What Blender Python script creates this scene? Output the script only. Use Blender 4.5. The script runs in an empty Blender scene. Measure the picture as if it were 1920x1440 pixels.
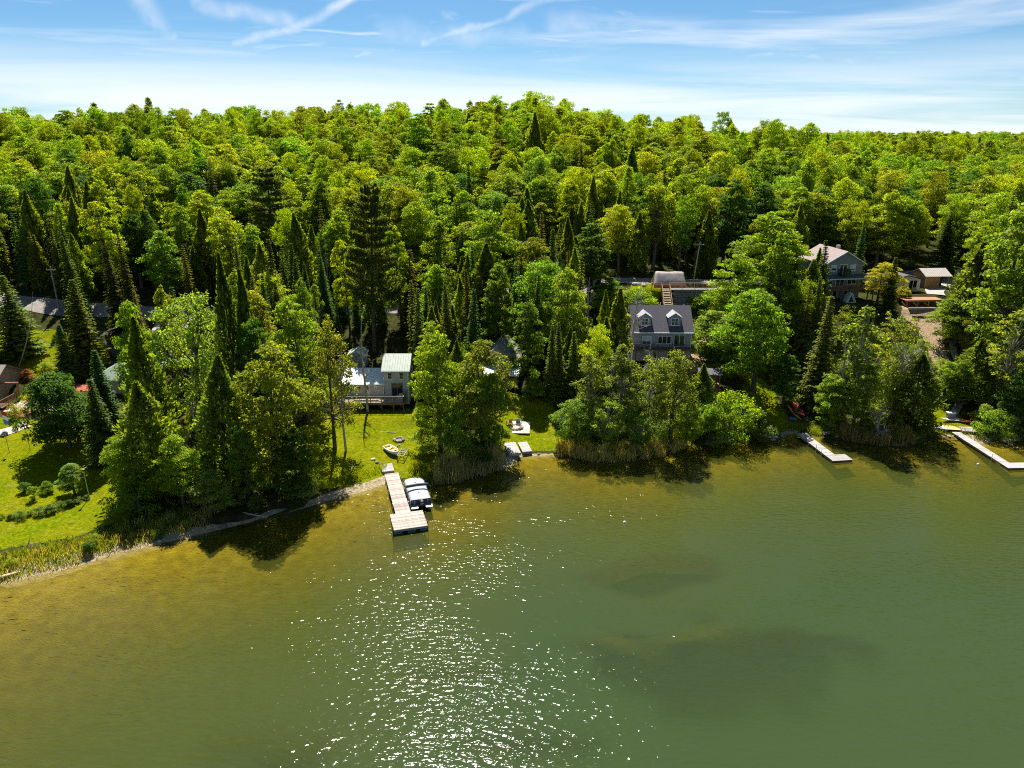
import bpy, math, random
import numpy as np

# ------------------------------------------------------------------ camera, sky, sun, exposure
SC = bpy.context.scene
COL = SC.collection
R = math.radians
W, H_, F = 1920.0, 1440.0, 1360.0
PITCH = R(19.0)
CAMZ = 42.0
SP, CP = math.sin(PITCH), math.cos(PITCH)
SUN_EL, SUN_AZ = R(55.0), R(-8.0)          # azimuth from +Y, negative = to the left

cam_d = bpy.data.cameras.new('camera')
cam = bpy.data.objects.new('camera', cam_d)
COL.objects.link(cam)
cam.location = (0, 0, CAMZ)
cam.rotation_euler = (R(90) - PITCH, 0, 0)
cam_d.sensor_width = 36.0
cam_d.lens = 36.0 * F / W
cam_d.clip_start = 0.5
cam_d.clip_end = 20000
SC.camera = cam

world = bpy.data.worlds.new('World')
SC.world = world
world.use_nodes = True

def build_world():
    nt = world.node_tree
    N, L = nt.nodes, nt.links
    N.clear()
    out = N.new('ShaderNodeOutputWorld')
    bg = N.new('ShaderNodeBackground')
    bg.inputs['Strength'].default_value = 0.062
    sky = N.new('ShaderNodeTexSky')
    sky.sky_type = 'NISHITA'
    sky.sun_disc = False
    sky.sun_elevation = SUN_EL
    sky.sun_rotation = SUN_AZ
    sky.altitude = 300
    sky.air_density = 0.8
    sky.dust_density = 0.15
    sky.ozone_density = 4.0
    hs = N.new('ShaderNodeHueSaturation')
    hs.inputs['Saturation'].default_value = 0.95
    hs.inputs['Value'].default_value = 0.72
    L.new(sky.outputs[0], hs.inputs['Color'])
    tint = N.new('ShaderNodeMixRGB'); tint.blend_type = 'MULTIPLY'
    tint.inputs['Fac'].default_value = 1.0
    tint.inputs['Color2'].default_value = (0.66, 0.95, 1.06, 1)
    L.new(hs.outputs[0], tint.inputs['Color1'])
    # cirrus on a flat layer above: direction / height
    tc = N.new('ShaderNodeTexCoord')
    sep = N.new('ShaderNodeSeparateXYZ')
    L.new(tc.outputs['Generated'], sep.inputs[0])
    zc = N.new('ShaderNodeMath'); zc.operation = 'MAXIMUM'; zc.inputs[1].default_value = 0.0
    L.new(sep.outputs['Z'], zc.inputs[0])
    za = N.new('ShaderNodeMath'); za.operation = 'ADD'; za.inputs[1].default_value = 0.07
    L.new(zc.outputs[0], za.inputs[0])
    dx = N.new('ShaderNodeMath'); dx.operation = 'DIVIDE'
    dy = N.new('ShaderNodeMath'); dy.operation = 'DIVIDE'
    L.new(sep.outputs['X'], dx.inputs[0]); L.new(za.outputs[0], dx.inputs[1])
    L.new(sep.outputs['Y'], dy.inputs[0]); L.new(za.outputs[0], dy.inputs[1])
    cmb = N.new('ShaderNodeCombineXYZ')
    L.new(dx.outputs[0], cmb.inputs['X']); L.new(dy.outputs[0], cmb.inputs['Y'])

    def layer(scale, rot, loc, nscale, detail, lo, hi, rough=0.6, dist=0.0):
        mp = N.new('ShaderNodeMapping')
        mp.inputs['Scale'].default_value = scale
        mp.inputs['Rotation'].default_value = (0, 0, rot)
        mp.inputs['Location'].default_value = loc
        L.new(cmb.outputs[0], mp.inputs['Vector'])
        nz = N.new('ShaderNodeTexNoise')
        nz.inputs['Scale'].default_value = nscale
        nz.inputs['Detail'].default_value = detail
        nz.inputs['Roughness'].default_value = rough
        nz.inputs['Distortion'].default_value = dist
        L.new(mp.outputs[0], nz.inputs['Vector'])
        mr = N.new('ShaderNodeMapRange')
        mr.interpolation_type = 'SMOOTHSTEP'
        mr.inputs['From Min'].default_value = lo
        mr.inputs['From Max'].default_value = hi
        L.new(nz.outputs[0], mr.inputs['Value'])
        return mr.outputs[0]
    c1 = layer((0.34, 0.55, 1), R(8), (3.1, 1.7, 0), 1.0, 9, 0.46, 0.84, 0.55, 0.8)     # broad veils
    c2 = layer((0.9, 1.7, 1), R(-24), (7.3, 2.2, 0), 1.0, 10, 0.54, 0.9, 0.6, 1.4)   # wisps
    mx = N.new('ShaderNodeMath'); mx.operation = 'MAXIMUM'
    L.new(c1, mx.inputs[0]); L.new(c2, mx.inputs[1])
    # the layer seen edge-on: a bright streaky band low over the horizon, thinning upwards
    hz = N.new('ShaderNodeMapRange'); hz.interpolation_type = 'SMOOTHSTEP'
    hz.inputs['From Min'].default_value = 0.12
    hz.inputs['From Max'].default_value = 0.035
    L.new(zc.outputs[0], hz.inputs['Value'])
    c3 = layer((0.14, 0.34, 1), R(-5), (0.4, 5.2, 0), 1.0, 8, 0.24, 0.66, 0.58, 0.8)
    hm = N.new('ShaderNodeMath'); hm.operation = 'MULTIPLY'
    L.new(hz.outputs[0], hm.inputs[0]); L.new(c3, hm.inputs[1])
    ad = N.new('ShaderNodeMath'); ad.operation = 'MAXIMUM'
    L.new(mx.outputs[0], ad.inputs[0]); L.new(hm.outputs[0], ad.inputs[1])
    # old contrails: long frayed strips, given as two directions (x/y, z/y) and a width
    def M(op, a, b=None, v=None):
        q = N.new('ShaderNodeMath'); q.operation = op
        L.new(a, q.inputs[0])
        if b is not None: L.new(b, q.inputs[1])
        elif v is not None: q.inputs[1].default_value = v
        return q.outputs[0]
    ysafe = M('MAXIMUM', sep.outputs['Y'], v=0.05)
    pa, pe = M('DIVIDE', sep.outputs['X'], ysafe), M('DIVIDE', sep.outputs['Z'], ysafe)
    pv = N.new('ShaderNodeCombineXYZ'); L.new(pa, pv.inputs[0]); L.new(pe, pv.inputs[1])
    wob = N.new('ShaderNodeTexNoise'); wob.inputs['Scale'].default_value = 22; wob.inputs['Detail'].default_value = 8
    L.new(pv.outputs[0], wob.inputs['Vector'])
    wc = N.new('ShaderNodeVectorMath'); wc.operation = 'SUBTRACT'; wc.inputs[1].default_value = (0.5, 0.5, 0.5)
    L.new(wob.outputs['Color'], wc.inputs[0])
    ws = N.new('ShaderNodeVectorMath'); ws.operation = 'SCALE'; ws.inputs['Scale'].default_value = 0.022
    L.new(wc.outputs[0], ws.inputs[0])
    pw = N.new('ShaderNodeVectorMath'); pw.operation = 'ADD'
    L.new(pv.outputs[0], pw.inputs[0]); L.new(ws.outputs[0], pw.inputs[1])
    flat = N.new('ShaderNodeVectorMath'); flat.operation = 'MULTIPLY'; flat.inputs[1].default_value = (1, 1, 0)
    L.new(pw.outputs[0], flat.inputs[0])
    cur = ad.outputs[0]
    fray = N.new('ShaderNodeMapRange'); fray.inputs['From Min'].default_value = 0.3; fray.inputs['From Max'].default_value = 0.65
    L.new(wob.outputs[0], fray.inputs['Value'])
    for (x0, y0, x1, y1, wd, st) in [(440, 80, 560, 52, 12, .75), (540, 58, 690, -25, 13, .8), (370, 6, 545, 40, 20, .55), (235, 78, 325, 70, 16, .5), (265, -10, 305, 66, 30, .42),
                                     (795, 76, 900, 48, 12, .6), (890, 52, 1060, -15, 9, .55), (670, 105, 735, 92, 6, .5), (720, 62, 980, 70, 30, .35), (1400, 102, 1680, 112, 9, .45), (1040, 45, 1500, 75, 32, .4)]:
        def dirn(px, py):
            u, v = (px - 960) / F, (720 - py) / F
            return (u / (CP + v * SP), (-SP + v * CP) / (CP + v * SP))
        A, Bq = dirn(x0, y0), dirn(x1, y1)
        dv = (Bq[0] - A[0], Bq[1] - A[1]); l2 = dv[0] ** 2 + dv[1] ** 2
        d0 = N.new('ShaderNodeVectorMath'); d0.operation = 'SUBTRACT'; d0.inputs[1].default_value = (A[0], A[1], 0)
        L.new(flat.outputs[0], d0.inputs[0])
        dt = N.new('ShaderNodeVectorMath'); dt.operation = 'DOT_PRODUCT'; dt.inputs[1].default_value = (dv[0] / l2, dv[1] / l2, 0)
        L.new(d0.outputs[0], dt.inputs[0])
        tt = N.new('ShaderNodeClamp'); L.new(dt.outputs['Value'], tt.inputs[0])
        sc = N.new('ShaderNodeVectorMath'); sc.operation = 'SCALE'; sc.inputs[0].default_value = (dv[0], dv[1], 0)
        L.new(tt.outputs[0], sc.inputs['Scale'])
        df = N.new('ShaderNodeVectorMath'); df.operation = 'DISTANCE'
        L.new(d0.outputs[0], df.inputs[0]); L.new(sc.outputs[0], df.inputs[1])
        mr = N.new('ShaderNodeMapRange'); mr.interpolation_type = 'SMOOTHSTEP'
        mr.inputs['From Min'].default_value = wd / F; mr.inputs['From Max'].default_value = 0.0
        mr.inputs['To Max'].default_value = st
        L.new(df.outputs['Value'], mr.inputs['Value'])
        cur = M('MAXIMUM', cur, M('MULTIPLY', mr.outputs[0], fray.outputs[0]))
    ad = N.new('ShaderNodeMath'); ad.operation = 'ADD'; ad.inputs[1].default_value = 0.0
    L.new(cur, ad.inputs[0])
    cap = N.new('ShaderNodeMath'); cap.operation = 'MULTIPLY'; cap.inputs[1].default_value = 0.85
    L.new(ad.outputs[0], cap.inputs[0])
    mix = N.new('ShaderNodeMixRGB')
    mix.inputs['Color2'].default_value = (7.6, 7.9, 8.2, 1)
    L.new(cap.outputs[0], mix.inputs['Fac'])
    L.new(tint.outputs[0], mix.inputs['Color1'])
    L.new(mix.outputs[0], bg.inputs['Color'])
    L.new(bg.outputs[0], out.inputs['Surface'])
build_world()

sun_d = bpy.data.lights.new('sun', 'SUN')
sun_d.energy = 5.0
sun_d.angle = R(0.53)
sun_d.color = (1.0, 0.955, 0.88)
sun = bpy.data.objects.new('sun', sun_d)
COL.objects.link(sun)
sun.location = (-60, 200, 200)
sun.rotation_euler = (R(90) - SUN_EL, 0, R(180) - SUN_AZ + math.pi)
# sun lamp shines along its -Z: tilt about X, then turn about Z so that the light comes from SUN_AZ
sun.rotation_euler = (-(R(90) - SUN_EL), 0, -SUN_AZ)

vs = SC.view_settings
vs.view_transform = 'Standard'
vs.look = 'None'
vs.exposure = 1.15
vs.gamma = 1.0
vs.use_curve_mapping = False
SC.render.engine = 'CYCLES'
cy = SC.cycles
cy.max_bounces = 6
cy.diffuse_bounces = 3
cy.glossy_bounces = 2
cy.transmission_bounces = 4
cy.transparent_max_bounces = 12
cy.caustics_reflective = False
cy.caustics_refractive = False
cy.sample_clamp_indirect = 4.0
cy.sample_clamp_direct = 4.0
cy.filter_width = 1.1
cy.use_denoising = False

rng = np.random.default_rng(7)
random.seed(7)

# ------------------------------------------------------------------ photo pixel <-> place
def ray(px, py):
    u, v = (px - W / 2) / F, (H_ / 2 - py) / F
    return np.array([u, CP + v * SP, -SP + v * CP])

def on_plane(px, py, z=0.0):
    d = ray(px, py)
    s = (z - CAMZ) / d[2]
    return np.array([d[0] * s, d[1] * s, z])

def proj(x, y, z):
    dz = z - CAMZ
    dep = y * CP - dz * SP
    up = y * SP + dz * CP
    return W / 2 + F * x / dep, H_ / 2 - F * up / dep, dep

# ------------------------------------------------------------------ land form
SHX, SHY = [], []
for a, b in [(0, 1095), (130, 1065), (220, 1037), (330, 1012), (400, 995), (470, 980), (560, 955), (620, 937), (680, 922), (720, 908),
             (780, 903), (850, 905), (900, 890), (955, 876), (975, 856), (1040, 853), (1100, 862), (1150, 866), (1230, 858), (1290, 838),
             (1380, 828), (1450, 820), (1490, 812), (1560, 822), (1620, 832), (1700, 836), (1745, 822), (1790, 818), (1830, 832), (1920, 826)]:
    p = on_plane(a, b)
    SHX.append(p[0]); SHY.append(p[1])
SHX = [-3000, -400, -160, -100, -70] + SHX + [95, 150, 400, 3000]
SHY = [-900, -60, 8, 30, 47] + SHY + [96, 100, 70, -900]
SHX, SHY = np.array(SHX), np.array(SHY)

DK = np.array([-3000, -250, -90, -45, -22, -10, -3, 0, 2, 8, 16, 24, 32, 42, 52, 65, 80, 110, 150, 190, 230, 300, 600, 4000], float)
BED = [-9, -8, -6.5, -4.6, -2.5, -1.05, -0.3, 0]
TAB = {
    -200: [.5, 1, 1.6, 2.2, 2.8, 3.6, 4.5, 6, 8, 13, 19, 25, 29, 29, 22, 10],
    -90: [.5, 1, 1.6, 2.2, 2.8, 3.6, 4.6, 6.2, 9, 15, 22, 28, 31, 30, 22, 10],
    -60: [.5, 1, 1.6, 2.2, 2.9, 3.8, 4.9, 6.4, 9.2, 15.5, 23, 29, 32.5, 31, 22, 10],
    -35: [.5, 1, 1.5, 2.1, 3.0, 4.4, 6.0, 8.4, 11.5, 18, 26, 31, 33, 32, 22, 10],
    -15: [.4, 1, 1.7, 2.6, 3.8, 6, 8.6, 11.6, 14, 20.5, 29, 34, 34.5, 33, 22, 10],
    5: [.4, 1.2, 2.2, 3.6, 5.6, 9, 12, 14.4, 16.6, 22.5, 31, 35, 34.5, 33, 22, 10],
    25: [.5, 1.7, 4.5, 7.4, 10.5, 14.8, 15.8, 17.5, 20, 25.5, 31.5, 33.5, 33, 31, 22, 10],
    45: [.5, 1.6, 4.2, 7.4, 10.4, 13.6, 15.4, 17, 19, 23.5, 27, 28, 28, 27, 20, 10],
    70: [.5, 1.4, 3.8, 7, 10.2, 12.6, 13.4, 15, 17, 21, 24.0, 25.5, 25.5, 24, 18, 10],
    100: [.5, 1.4, 3.8, 7, 10, 12.4, 13.6, 15, 16.5, 18.5, 20, 20.5, 20.5, 20, 20, 12],
    200: [.5, 1.4, 3.8, 7, 10, 12.4, 13.6, 15, 16, 16.5, 17, 17, 17, 17, 19, 12],
}
TX = np.array(sorted(TAB))
TZ = np.array([BED + TAB[k] for k in sorted(TAB)], float)

def smooth_noise(x, y, seed, scale):
    r = np.random.default_rng(seed)
    out = np.zeros(np.broadcast(x, y).shape)
    for k in range(7):
        a = r.uniform(0, 2 * math.pi); f = r.uniform(0.5, 1.6) / scale; ph = r.uniform(0, 6.28)
        out = out + np.sin((x * math.cos(a) + y * math.sin(a)) * f * 6.283 + ph)
    return out / 7 * 1.5

PADS = [  # x0, x1, y0, y1, z, soft edge
    (-27, -14.5, 100.5, 111, 2.5, 3.0),      # cottage by the long dock
    (-32, -18, 113, 124, 4.6, 3.0),          # shed behind it
    (-5, 5.5, 106, 116, 3.4, 2.5),           # porch cottage
    (19.5, 29.6, 114, 123, 6.6, 2.2),        # dormer house
    (17, 48, 131.8, 141, 15.1, 1.2),         # parking above the retaining wall
    (57, 68, 131.5, 146, 12.4, 2.0),         # balcony house
    (70.5, 90, 136, 149, 13.0, 1.6),         # guest cabin and woodshed
    (71, 82, 131, 135, 11.5, 1.2),
    (-82, -56, 99.5, 104, 3.6, 2.5),         # patio
    (-69, -56, 104, 122, 4.4, 3.0),          # garage and drive
    (27.5, 34, 104.5, 110, 4.6, 2.0),        # gazebo
]

WEEDS = [(1360, 1255, 15, 7.5), (1215, 1072, 8, 4.0), (520, 1405, 7, 3.0), (1010, 1400, 6, 2.5), (830, 1270, 5, 2.0)]
WEEDS = [(*on_plane(a, b)[:2], c, d) for (a, b, c, d) in WEEDS]
def weed_bed(x, y):
    w = np.zeros(np.shape(x))
    for (cx, cy_, rx, ry) in WEEDS:
        n = 0.35 * smooth_noise(np.asarray(x), np.asarray(y), 12, 7)
        r = np.sqrt(((x - cx) / rx) ** 2 + ((y - cy_) / ry) ** 2) + n
        w = np.maximum(w, np.clip((1.15 - r) / 0.5, 0, 1))
    return w * w * (3 - 2 * w)

def hfun(x, y, weeds=True):
    x = np.asarray(x, float); y = np.asarray(y, float)
    x, y = np.broadcast_arrays(x, y)
    ys = np.interp(x, SHX, SHY)
    d = y - ys
    sl = np.interp(x, [-160, -70, -50, -15, 0, 3000], [0.9, 0.85, 0.84, 0.86, 0.98, 1.0])
    d = np.where(d < 40, d * np.where(d < 0, sl, 1.0), d)
    xi = np.clip(x, TX[0], TX[-1])
    k = np.clip(np.searchsorted(TX, xi) - 1, 0, len(TX) - 2)
    t = (xi - TX[k]) / (TX[k + 1] - TX[k])
    t = t * t * (3 - 2 * t)
    z = np.zeros(x.shape)
    for j in range(len(TX) - 1):
        m = k == j
        if m.any():
            za = np.interp(d[m], DK, TZ[j]); zb = np.interp(d[m], DK, TZ[j + 1])
            z[m] = za + (zb - za) * t[m]
    amp = np.clip((d - 4) / 60, 0, 1)
    z = z + amp * (smooth_noise(x, y, 3, 45) * 1.3 + smooth_noise(x, y, 4, 14) * 0.35)
    z = z + np.where(d > 0, 1, 0) * np.clip(d / 3, 0, 1) * smooth_noise(x, y, 5, 4) * 0.07
    z = np.where(z < 0, z * np.interp(x, [-60, -40, -12, 8], [0.6, 0.72, 1.0, 1.35]), z)
    deep = np.clip((-d - 6) / 25, 0, 1)
    z = z + deep * smooth_noise(x, y, 8, 34) * 0.55
    if weeds: z = z + weed_bed(x, y) ** 2 * np.clip(-z - 1.9, 0, 4)      # weed beds grow up towards the surface
    for (x0, x1, y0, y1, pz, s) in PADS:
        dx = np.maximum(np.maximum(x0 - x, x - x1), 0); dy = np.maximum(np.maximum(y0 - y, y - y1), 0)
        w = np.clip(1 - np.hypot(dx, dy) / s, 0, 1)
        w = w * w * (3 - 2 * w)
        z = z * (1 - w) + pz * w
    return z

def hz(x, y):
    return float(hfun(np.array([x]), np.array([y]))[0])

def hit(px, py):
    d = ray(px, py)
    s = np.linspace(45, 420, 1500)
    P = d[None, :] * s[:, None]
    h = hfun(P[:, 0], P[:, 1])
    below = np.nonzero(P[:, 2] + CAMZ < h)[0]
    if len(below) == 0:
        i = len(s) - 1
    else:
        i = below[0]
    return np.array([P[i, 0], P[i, 1], h[i]])

def in_poly(px, py, poly):
    inside = np.zeros(px.shape, bool)
    n = len(poly)
    for i in range(n):
        x1, y1 = poly[i]; x2, y2 = poly[(i + 1) % n]
        c = ((y1 > py) != (y2 > py)) & (px < (x2 - x1) * (py - y1) / (y2 - y1 + 1e-9) + x1)
        inside ^= c
    return inside

# ------------------------------------------------------------------ materials
MATS = {}
def new_mat(name):
    m = bpy.data.materials.new(name)
    m.use_nodes = True
    MATS[name] = m
    return m, m.node_tree.nodes, m.node_tree.links, m.node_tree.nodes['Principled BSDF']

def surf(name, col, rough=0.7, var=0.18, scale=6.0, bump=0.15, metallic=0.0, spec=0.4, stretch=(1, 1, 1), bscale=None):
    m, N, L, B = new_mat(name)
    tc = N.new('ShaderNodeTexCoord')
    mp = N.new('ShaderNodeMapping'); mp.inputs['Scale'].default_value = stretch
    L.new(tc.outputs['Object'], mp.inputs['Vector'])
    nz = N.new('ShaderNodeTexNoise'); nz.inputs['Scale'].default_value = scale; nz.inputs['Detail'].default_value = 8
    L.new(mp.outputs[0], nz.inputs['Vector'])
    oi = N.new('ShaderNodeObjectInfo')
    a = N.new('ShaderNodeMath'); a.operation = 'MULTIPLY_ADD'; a.inputs[1].default_value = 0.5; a.inputs[2].default_value = -0.25
    L.new(oi.outputs['Random'], a.inputs[0])
    s = N.new('ShaderNodeMath'); s.operation = 'ADD'
    L.new(nz.outputs[0], s.inputs[0]); L.new(a.outputs[0], s.inputs[1])
    mr = N.new('ShaderNodeMapRange')
    mr.inputs['From Min'].default_value = 0.25; mr.inputs['From Max'].default_value = 0.75
    mr.inputs['To Min'].default_value = 1 - var; mr.inputs['To Max'].default_value = 1 + var
    mr.clamp = False
    L.new(s.outputs[0], mr.inputs['Value'])
    mul = N.new('ShaderNodeVectorMath'); mul.operation = 'SCALE'
    mul.inputs[0].default_value = col
    L.new(mr.outputs[0], mul.inputs['Scale'])
    L.new(mul.outputs[0], B.inputs['Base Color'])
    B.inputs['Roughness'].default_value = rough
    B.inputs['Metallic'].default_value = metallic
    B.inputs['Specular IOR Level'].default_value = spec
    if bump:
        n2 = N.new('ShaderNodeTexNoise'); n2.inputs['Scale'].default_value = bscale or scale * 5; n2.inputs['Detail'].default_value = 5
        L.new(mp.outputs[0], n2.inputs['Vector'])
        bp = N.new('ShaderNodeBump'); bp.inputs['Strength'].default_value = bump; bp.inputs['Distance'].default_value = 0.05
        L.new(n2.outputs[0], bp.inputs['Height'])
        L.new(bp.outputs[0], B.inputs['Normal'])
    return m

def leaf_mat(name, trans=0.56, gloss=0.012, hue=0.016, fixed=None):
    """leaf: reflects and lets light through; colour from the object's own colour, varied leaf by leaf"""
    m, N, L, B = new_mat(name)
    N.remove(B)
    out = [n for n in N if n.type == 'OUTPUT_MATERIAL'][0]
    oi = N.new('ShaderNodeObjectInfo')
    at = N.new('ShaderNodeAttribute'); at.attribute_name = 'tint'
    hv = N.new('ShaderNodeHueSaturation')
    if fixed:
        rv = N.new('ShaderNodeHueSaturation'); rv.inputs['Color'].default_value = (*fixed, 1)
        for sock, lo, hi in (('Hue', 0.485, 0.515), ('Value', 0.78, 1.2)):
            q = N.new('ShaderNodeMapRange'); q.inputs['To Min'].default_value = lo; q.inputs['To Max'].default_value = hi
            L.new(oi.outputs['Random'], q.inputs['Value']); L.new(q.outputs[0], rv.inputs[sock])
        L.new(rv.outputs[0], hv.inputs['Color'])
    else:
        L.new(oi.outputs['Color'], hv.inputs['Color'])
    sx = N.new('ShaderNodeSeparateColor'); L.new(at.outputs['Color'], sx.inputs[0])
    h1 = N.new('ShaderNodeMath'); h1.operation = 'MULTIPLY_ADD'; h1.inputs[1].default_value = hue * 2; h1.inputs[2].default_value = 0.5 - hue
    L.new(sx.outputs[1], h1.inputs[0])
    L.new(h1.outputs[0], hv.inputs['Hue'])
    v1 = N.new('ShaderNodeMath'); v1.operation = 'MULTIPLY_ADD'; v1.inputs[1].default_value = 0.9; v1.inputs[2].default_value = 0.55
    L.new(sx.outputs[0], v1.inputs[0])
    L.new(v1.outputs[0], hv.inputs['Value'])
    df = N.new('ShaderNodeBsdfDiffuse')
    tr = N.new('ShaderNodeBsdfTranslucent')
    db = N.new('ShaderNodeMixRGB'); db.blend_type = 'MULTIPLY'; db.inputs['Fac'].default_value = 1
    db.inputs['Color2'].default_value = (1.6, 1.65, 1.1, 1)
    L.new(hv.outputs[0], db.inputs['Color1'])
    L.new(db.outputs[0], df.inputs['Color'])
    tb = N.new('ShaderNodeMixRGB'); tb.blend_type = 'MULTIPLY'; tb.inputs['Fac'].default_value = 1
    tb.inputs['Color2'].default_value = (3.3, 3.2, 0.42, 1)
    L.new(hv.outputs[0], tb.inputs['Color1'])
    L.new(tb.outputs[0], tr.inputs['Color'])
    mx = N.new('ShaderNodeMixShader'); mx.inputs[0].default_value = trans
    L.new(df.outputs[0], mx.inputs[1]); L.new(tr.outputs[0], mx.inputs[2])
    gl = N.new('ShaderNodeBsdfGlossy'); gl.inputs['Roughness'].default_value = 0.55; gl.inputs['Color'].default_value = (1, 1, 0.95, 1)
    m2 = N.new('ShaderNodeMixShader'); m2.inputs[0].default_value = gloss
    L.new(mx.outputs[0], m2.inputs[1]); L.new(gl.outputs[0], m2.inputs[2])
    L.new(m2.outputs[0], out.inputs['Surface'])
    return m

leaf_mat('leaf')
leaf_mat('needle', trans=0.42, gloss=0.006, hue=0.02)
leaf_mat('blade', trans=0.4, gloss=0.01, hue=0.02)
surf('bark', (0.085, 0.07, 0.055), 0.9, 0.35, 3.0, 0.4, stretch=(1, 1, 0.25))
surf('pale_bark', (0.30, 0.27, 0.24), 0.85, 0.3, 2.5, 0.3, stretch=(1, 1, 0.4))
surf('dead_wood', (0.36, 0.33, 0.30), 0.85, 0.25, 3, 0.3)
surf('siding_white', (0.46, 0.48, 0.49), 0.6, 0.06, 2, 0.0)
surf('siding_grey', (0.30, 0.31, 0.31), 0.65, 0.07, 2, 0.0)
surf('siding_taupe', (0.36, 0.34, 0.315), 0.65, 0.07, 2, 0.0)
surf('siding_blue', (0.20, 0.235, 0.25), 0.65, 0.07, 2, 0.0)
surf('siding_tan', (0.33, 0.29, 0.22), 0.7, 0.07, 2, 0.0)
surf('shed_grey', (0.30, 0.33, 0.35), 0.65, 0.08, 2, 0.0)
surf('trim_white', (0.72, 0.73, 0.72), 0.5, 0.05, 3, 0.0)
surf('metal_green', (0.40, 0.45, 0.38), 0.42, 0.16, 1.6, 0.05, spec=0.5)
surf('metal_white', (0.78, 0.78, 0.76), 0.45, 0.05, 1.5, 0.05)
surf('metal_tan', (0.42, 0.38, 0.34), 0.45, 0.08, 1.5, 0.05)
surf('shingle_dark', (0.085, 0.08, 0.095), 0.9, 0.25, 5, 0.6, stretch=(1, 1, 1), bscale=14)
surf('shingle_brown', (0.30, 0.235, 0.215), 0.9, 0.18, 5, 0.6, bscale=14)
surf('shingle_grey', (0.20, 0.185, 0.17), 0.9, 0.2, 5, 0.6, bscale=14)
surf('shingle_green', (0.185, 0.245, 0.20), 0.85, 0.16, 5, 0.5, bscale=14)
surf('shingle_teal', (0.05, 0.085, 0.085), 0.9, 0.2, 5, 0.5, bscale=14)
surf('roof_black', (0.04, 0.04, 0.045), 0.7, 0.2, 4, 0.3)
surf('wood_dock', (0.36, 0.31, 0.265), 0.85, 0.36, 3, 0.2, stretch=(1, 6, 6))
surf('wood_dock_pale', (0.33, 0.31, 0.29), 0.85, 0.3, 3, 0.2, stretch=(1, 6, 6))
surf('wood_grey', (0.27, 0.245, 0.215), 0.85, 0.3, 3, 0.3)
surf('wood_brown', (0.19, 0.105, 0.06), 0.8, 0.25, 3, 0.3)
surf('wood_red', (0.33, 0.13, 0.065), 0.75, 0.22, 3, 0.3)
surf('wood_cedar', (0.42, 0.23, 0.10), 0.75, 0.22, 3, 0.3)
surf('wood_fresh', (0.55, 0.43, 0.28), 0.75, 0.15, 3, 0.2)
surf('plywood', (0.55, 0.33, 0.12), 0.75, 0.12, 2, 0.1)
surf('block_grey', (0.15, 0.155, 0.155), 0.9, 0.22, 4, 0.4)
surf('block_tan', (0.36, 0.29, 0.235), 0.9, 0.2, 4, 0.4)
surf('stone', (0.36, 0.33, 0.29), 0.9, 0.35, 2, 0.4)
surf('stone_dark', (0.16, 0.14, 0.13), 0.9, 0.35, 2, 0.4)
surf('paver', (0.52, 0.44, 0.36), 0.9, 0.12, 3, 0.3)
surf('gravel', (0.30, 0.265, 0.235), 0.95, 0.22, 1.4, 0.7, bscale=9)
surf('asphalt', (0.085, 0.082, 0.085), 0.95, 0.2, 1.4, 0.5, bscale=9)
surf('drive', (0.30, 0.275, 0.27), 0.95, 0.18, 1.2, 0.5, bscale=9)
surf('concrete', (0.42, 0.41, 0.40), 0.9, 0.12, 3, 0.2)
surf('mulch', (0.33, 0.085, 0.045), 0.95, 0.3, 5, 0.6)
surf('steel', (0.45, 0.46, 0.47), 0.4, 0.1, 5, 0.0, metallic=0.7)
surf('black', (0.015, 0.015, 0.017), 0.5, 0.2, 5, 0.0)
surf('boat_cover', (0.27, 0.295, 0.32), 0.75, 0.1, 2, 0.12, bscale=5)
surf('boat_cover_dark', (0.045, 0.05, 0.065), 0.7, 0.12, 2, 0.1)
surf('boat_hull', (0.035, 0.045, 0.055), 0.35, 0.1, 2, 0.0)
surf('aluminium', (0.55, 0.56, 0.57), 0.35, 0.06, 4, 0.0, metallic=0.6)
surf('tarp', (0.40, 0.34, 0.305), 0.8, 0.14, 1.2, 0.25, bscale=4)
surf('tarp_grey', (0.35, 0.35, 0.35), 0.7, 0.15, 2, 0.2)
surf('float_teal', (0.025, 0.10, 0.14), 0.5, 0.15, 3, 0.0)
surf('plastic_white', (0.7, 0.71, 0.70), 0.4, 0.04, 3, 0.0)
surf('plastic_red', (0.50, 0.035, 0.02), 0.35, 0.08, 3, 0.0)
surf('plastic_orange', (0.62, 0.13, 0.025), 0.35, 0.12, 2, 0.0)
surf('plastic_yellow', (0.62, 0.42, 0.06), 0.4, 0.1, 3, 0.0)
surf('plastic_blue', (0.06, 0.22, 0.42), 0.4, 0.1, 3, 0.0)
surf('plastic_teal', (0.02, 0.10, 0.15), 0.4, 0.1, 3, 0.0)
surf('plastic_grey', (0.22, 0.23, 0.25), 0.5, 0.1, 3, 0.0)
surf('cloth_red', (0.5, 0.03, 0.03), 0.8, 0.1, 3, 0.0)
surf('cloth_blue', (0.04, 0.20, 0.45), 0.8, 0.1, 3, 0.0)
surf('cloth_white', (0.72, 0.72, 0.70), 0.8, 0.1, 3, 0.0)
surf('cloth_mint', (0.42, 0.55, 0.50), 0.8, 0.1, 3, 0.0)
surf('flowers', (0.55, 0.38, 0.36), 0.9, 0.35, 8, 0.5)
m, N, L, B = new_mat('glass')
B.inputs['Base Color'].default_value = (0.02, 0.025, 0.03, 1); B.inputs['Roughness'].default_value = 0.08
B.inputs['Specular IOR Level'].default_value = 0.8
nz = N.new('ShaderNodeTexNoise'); nz.inputs['Scale'].default_value = 1.2
bp = N.new('ShaderNodeBump'); bp.inputs['Strength'].default_value = 0.05
L.new(nz.outputs[0], bp.inputs['Height']); L.new(bp.outputs[0], B.inputs['Normal'])
m, N, L, B = new_mat('blind')
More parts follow.
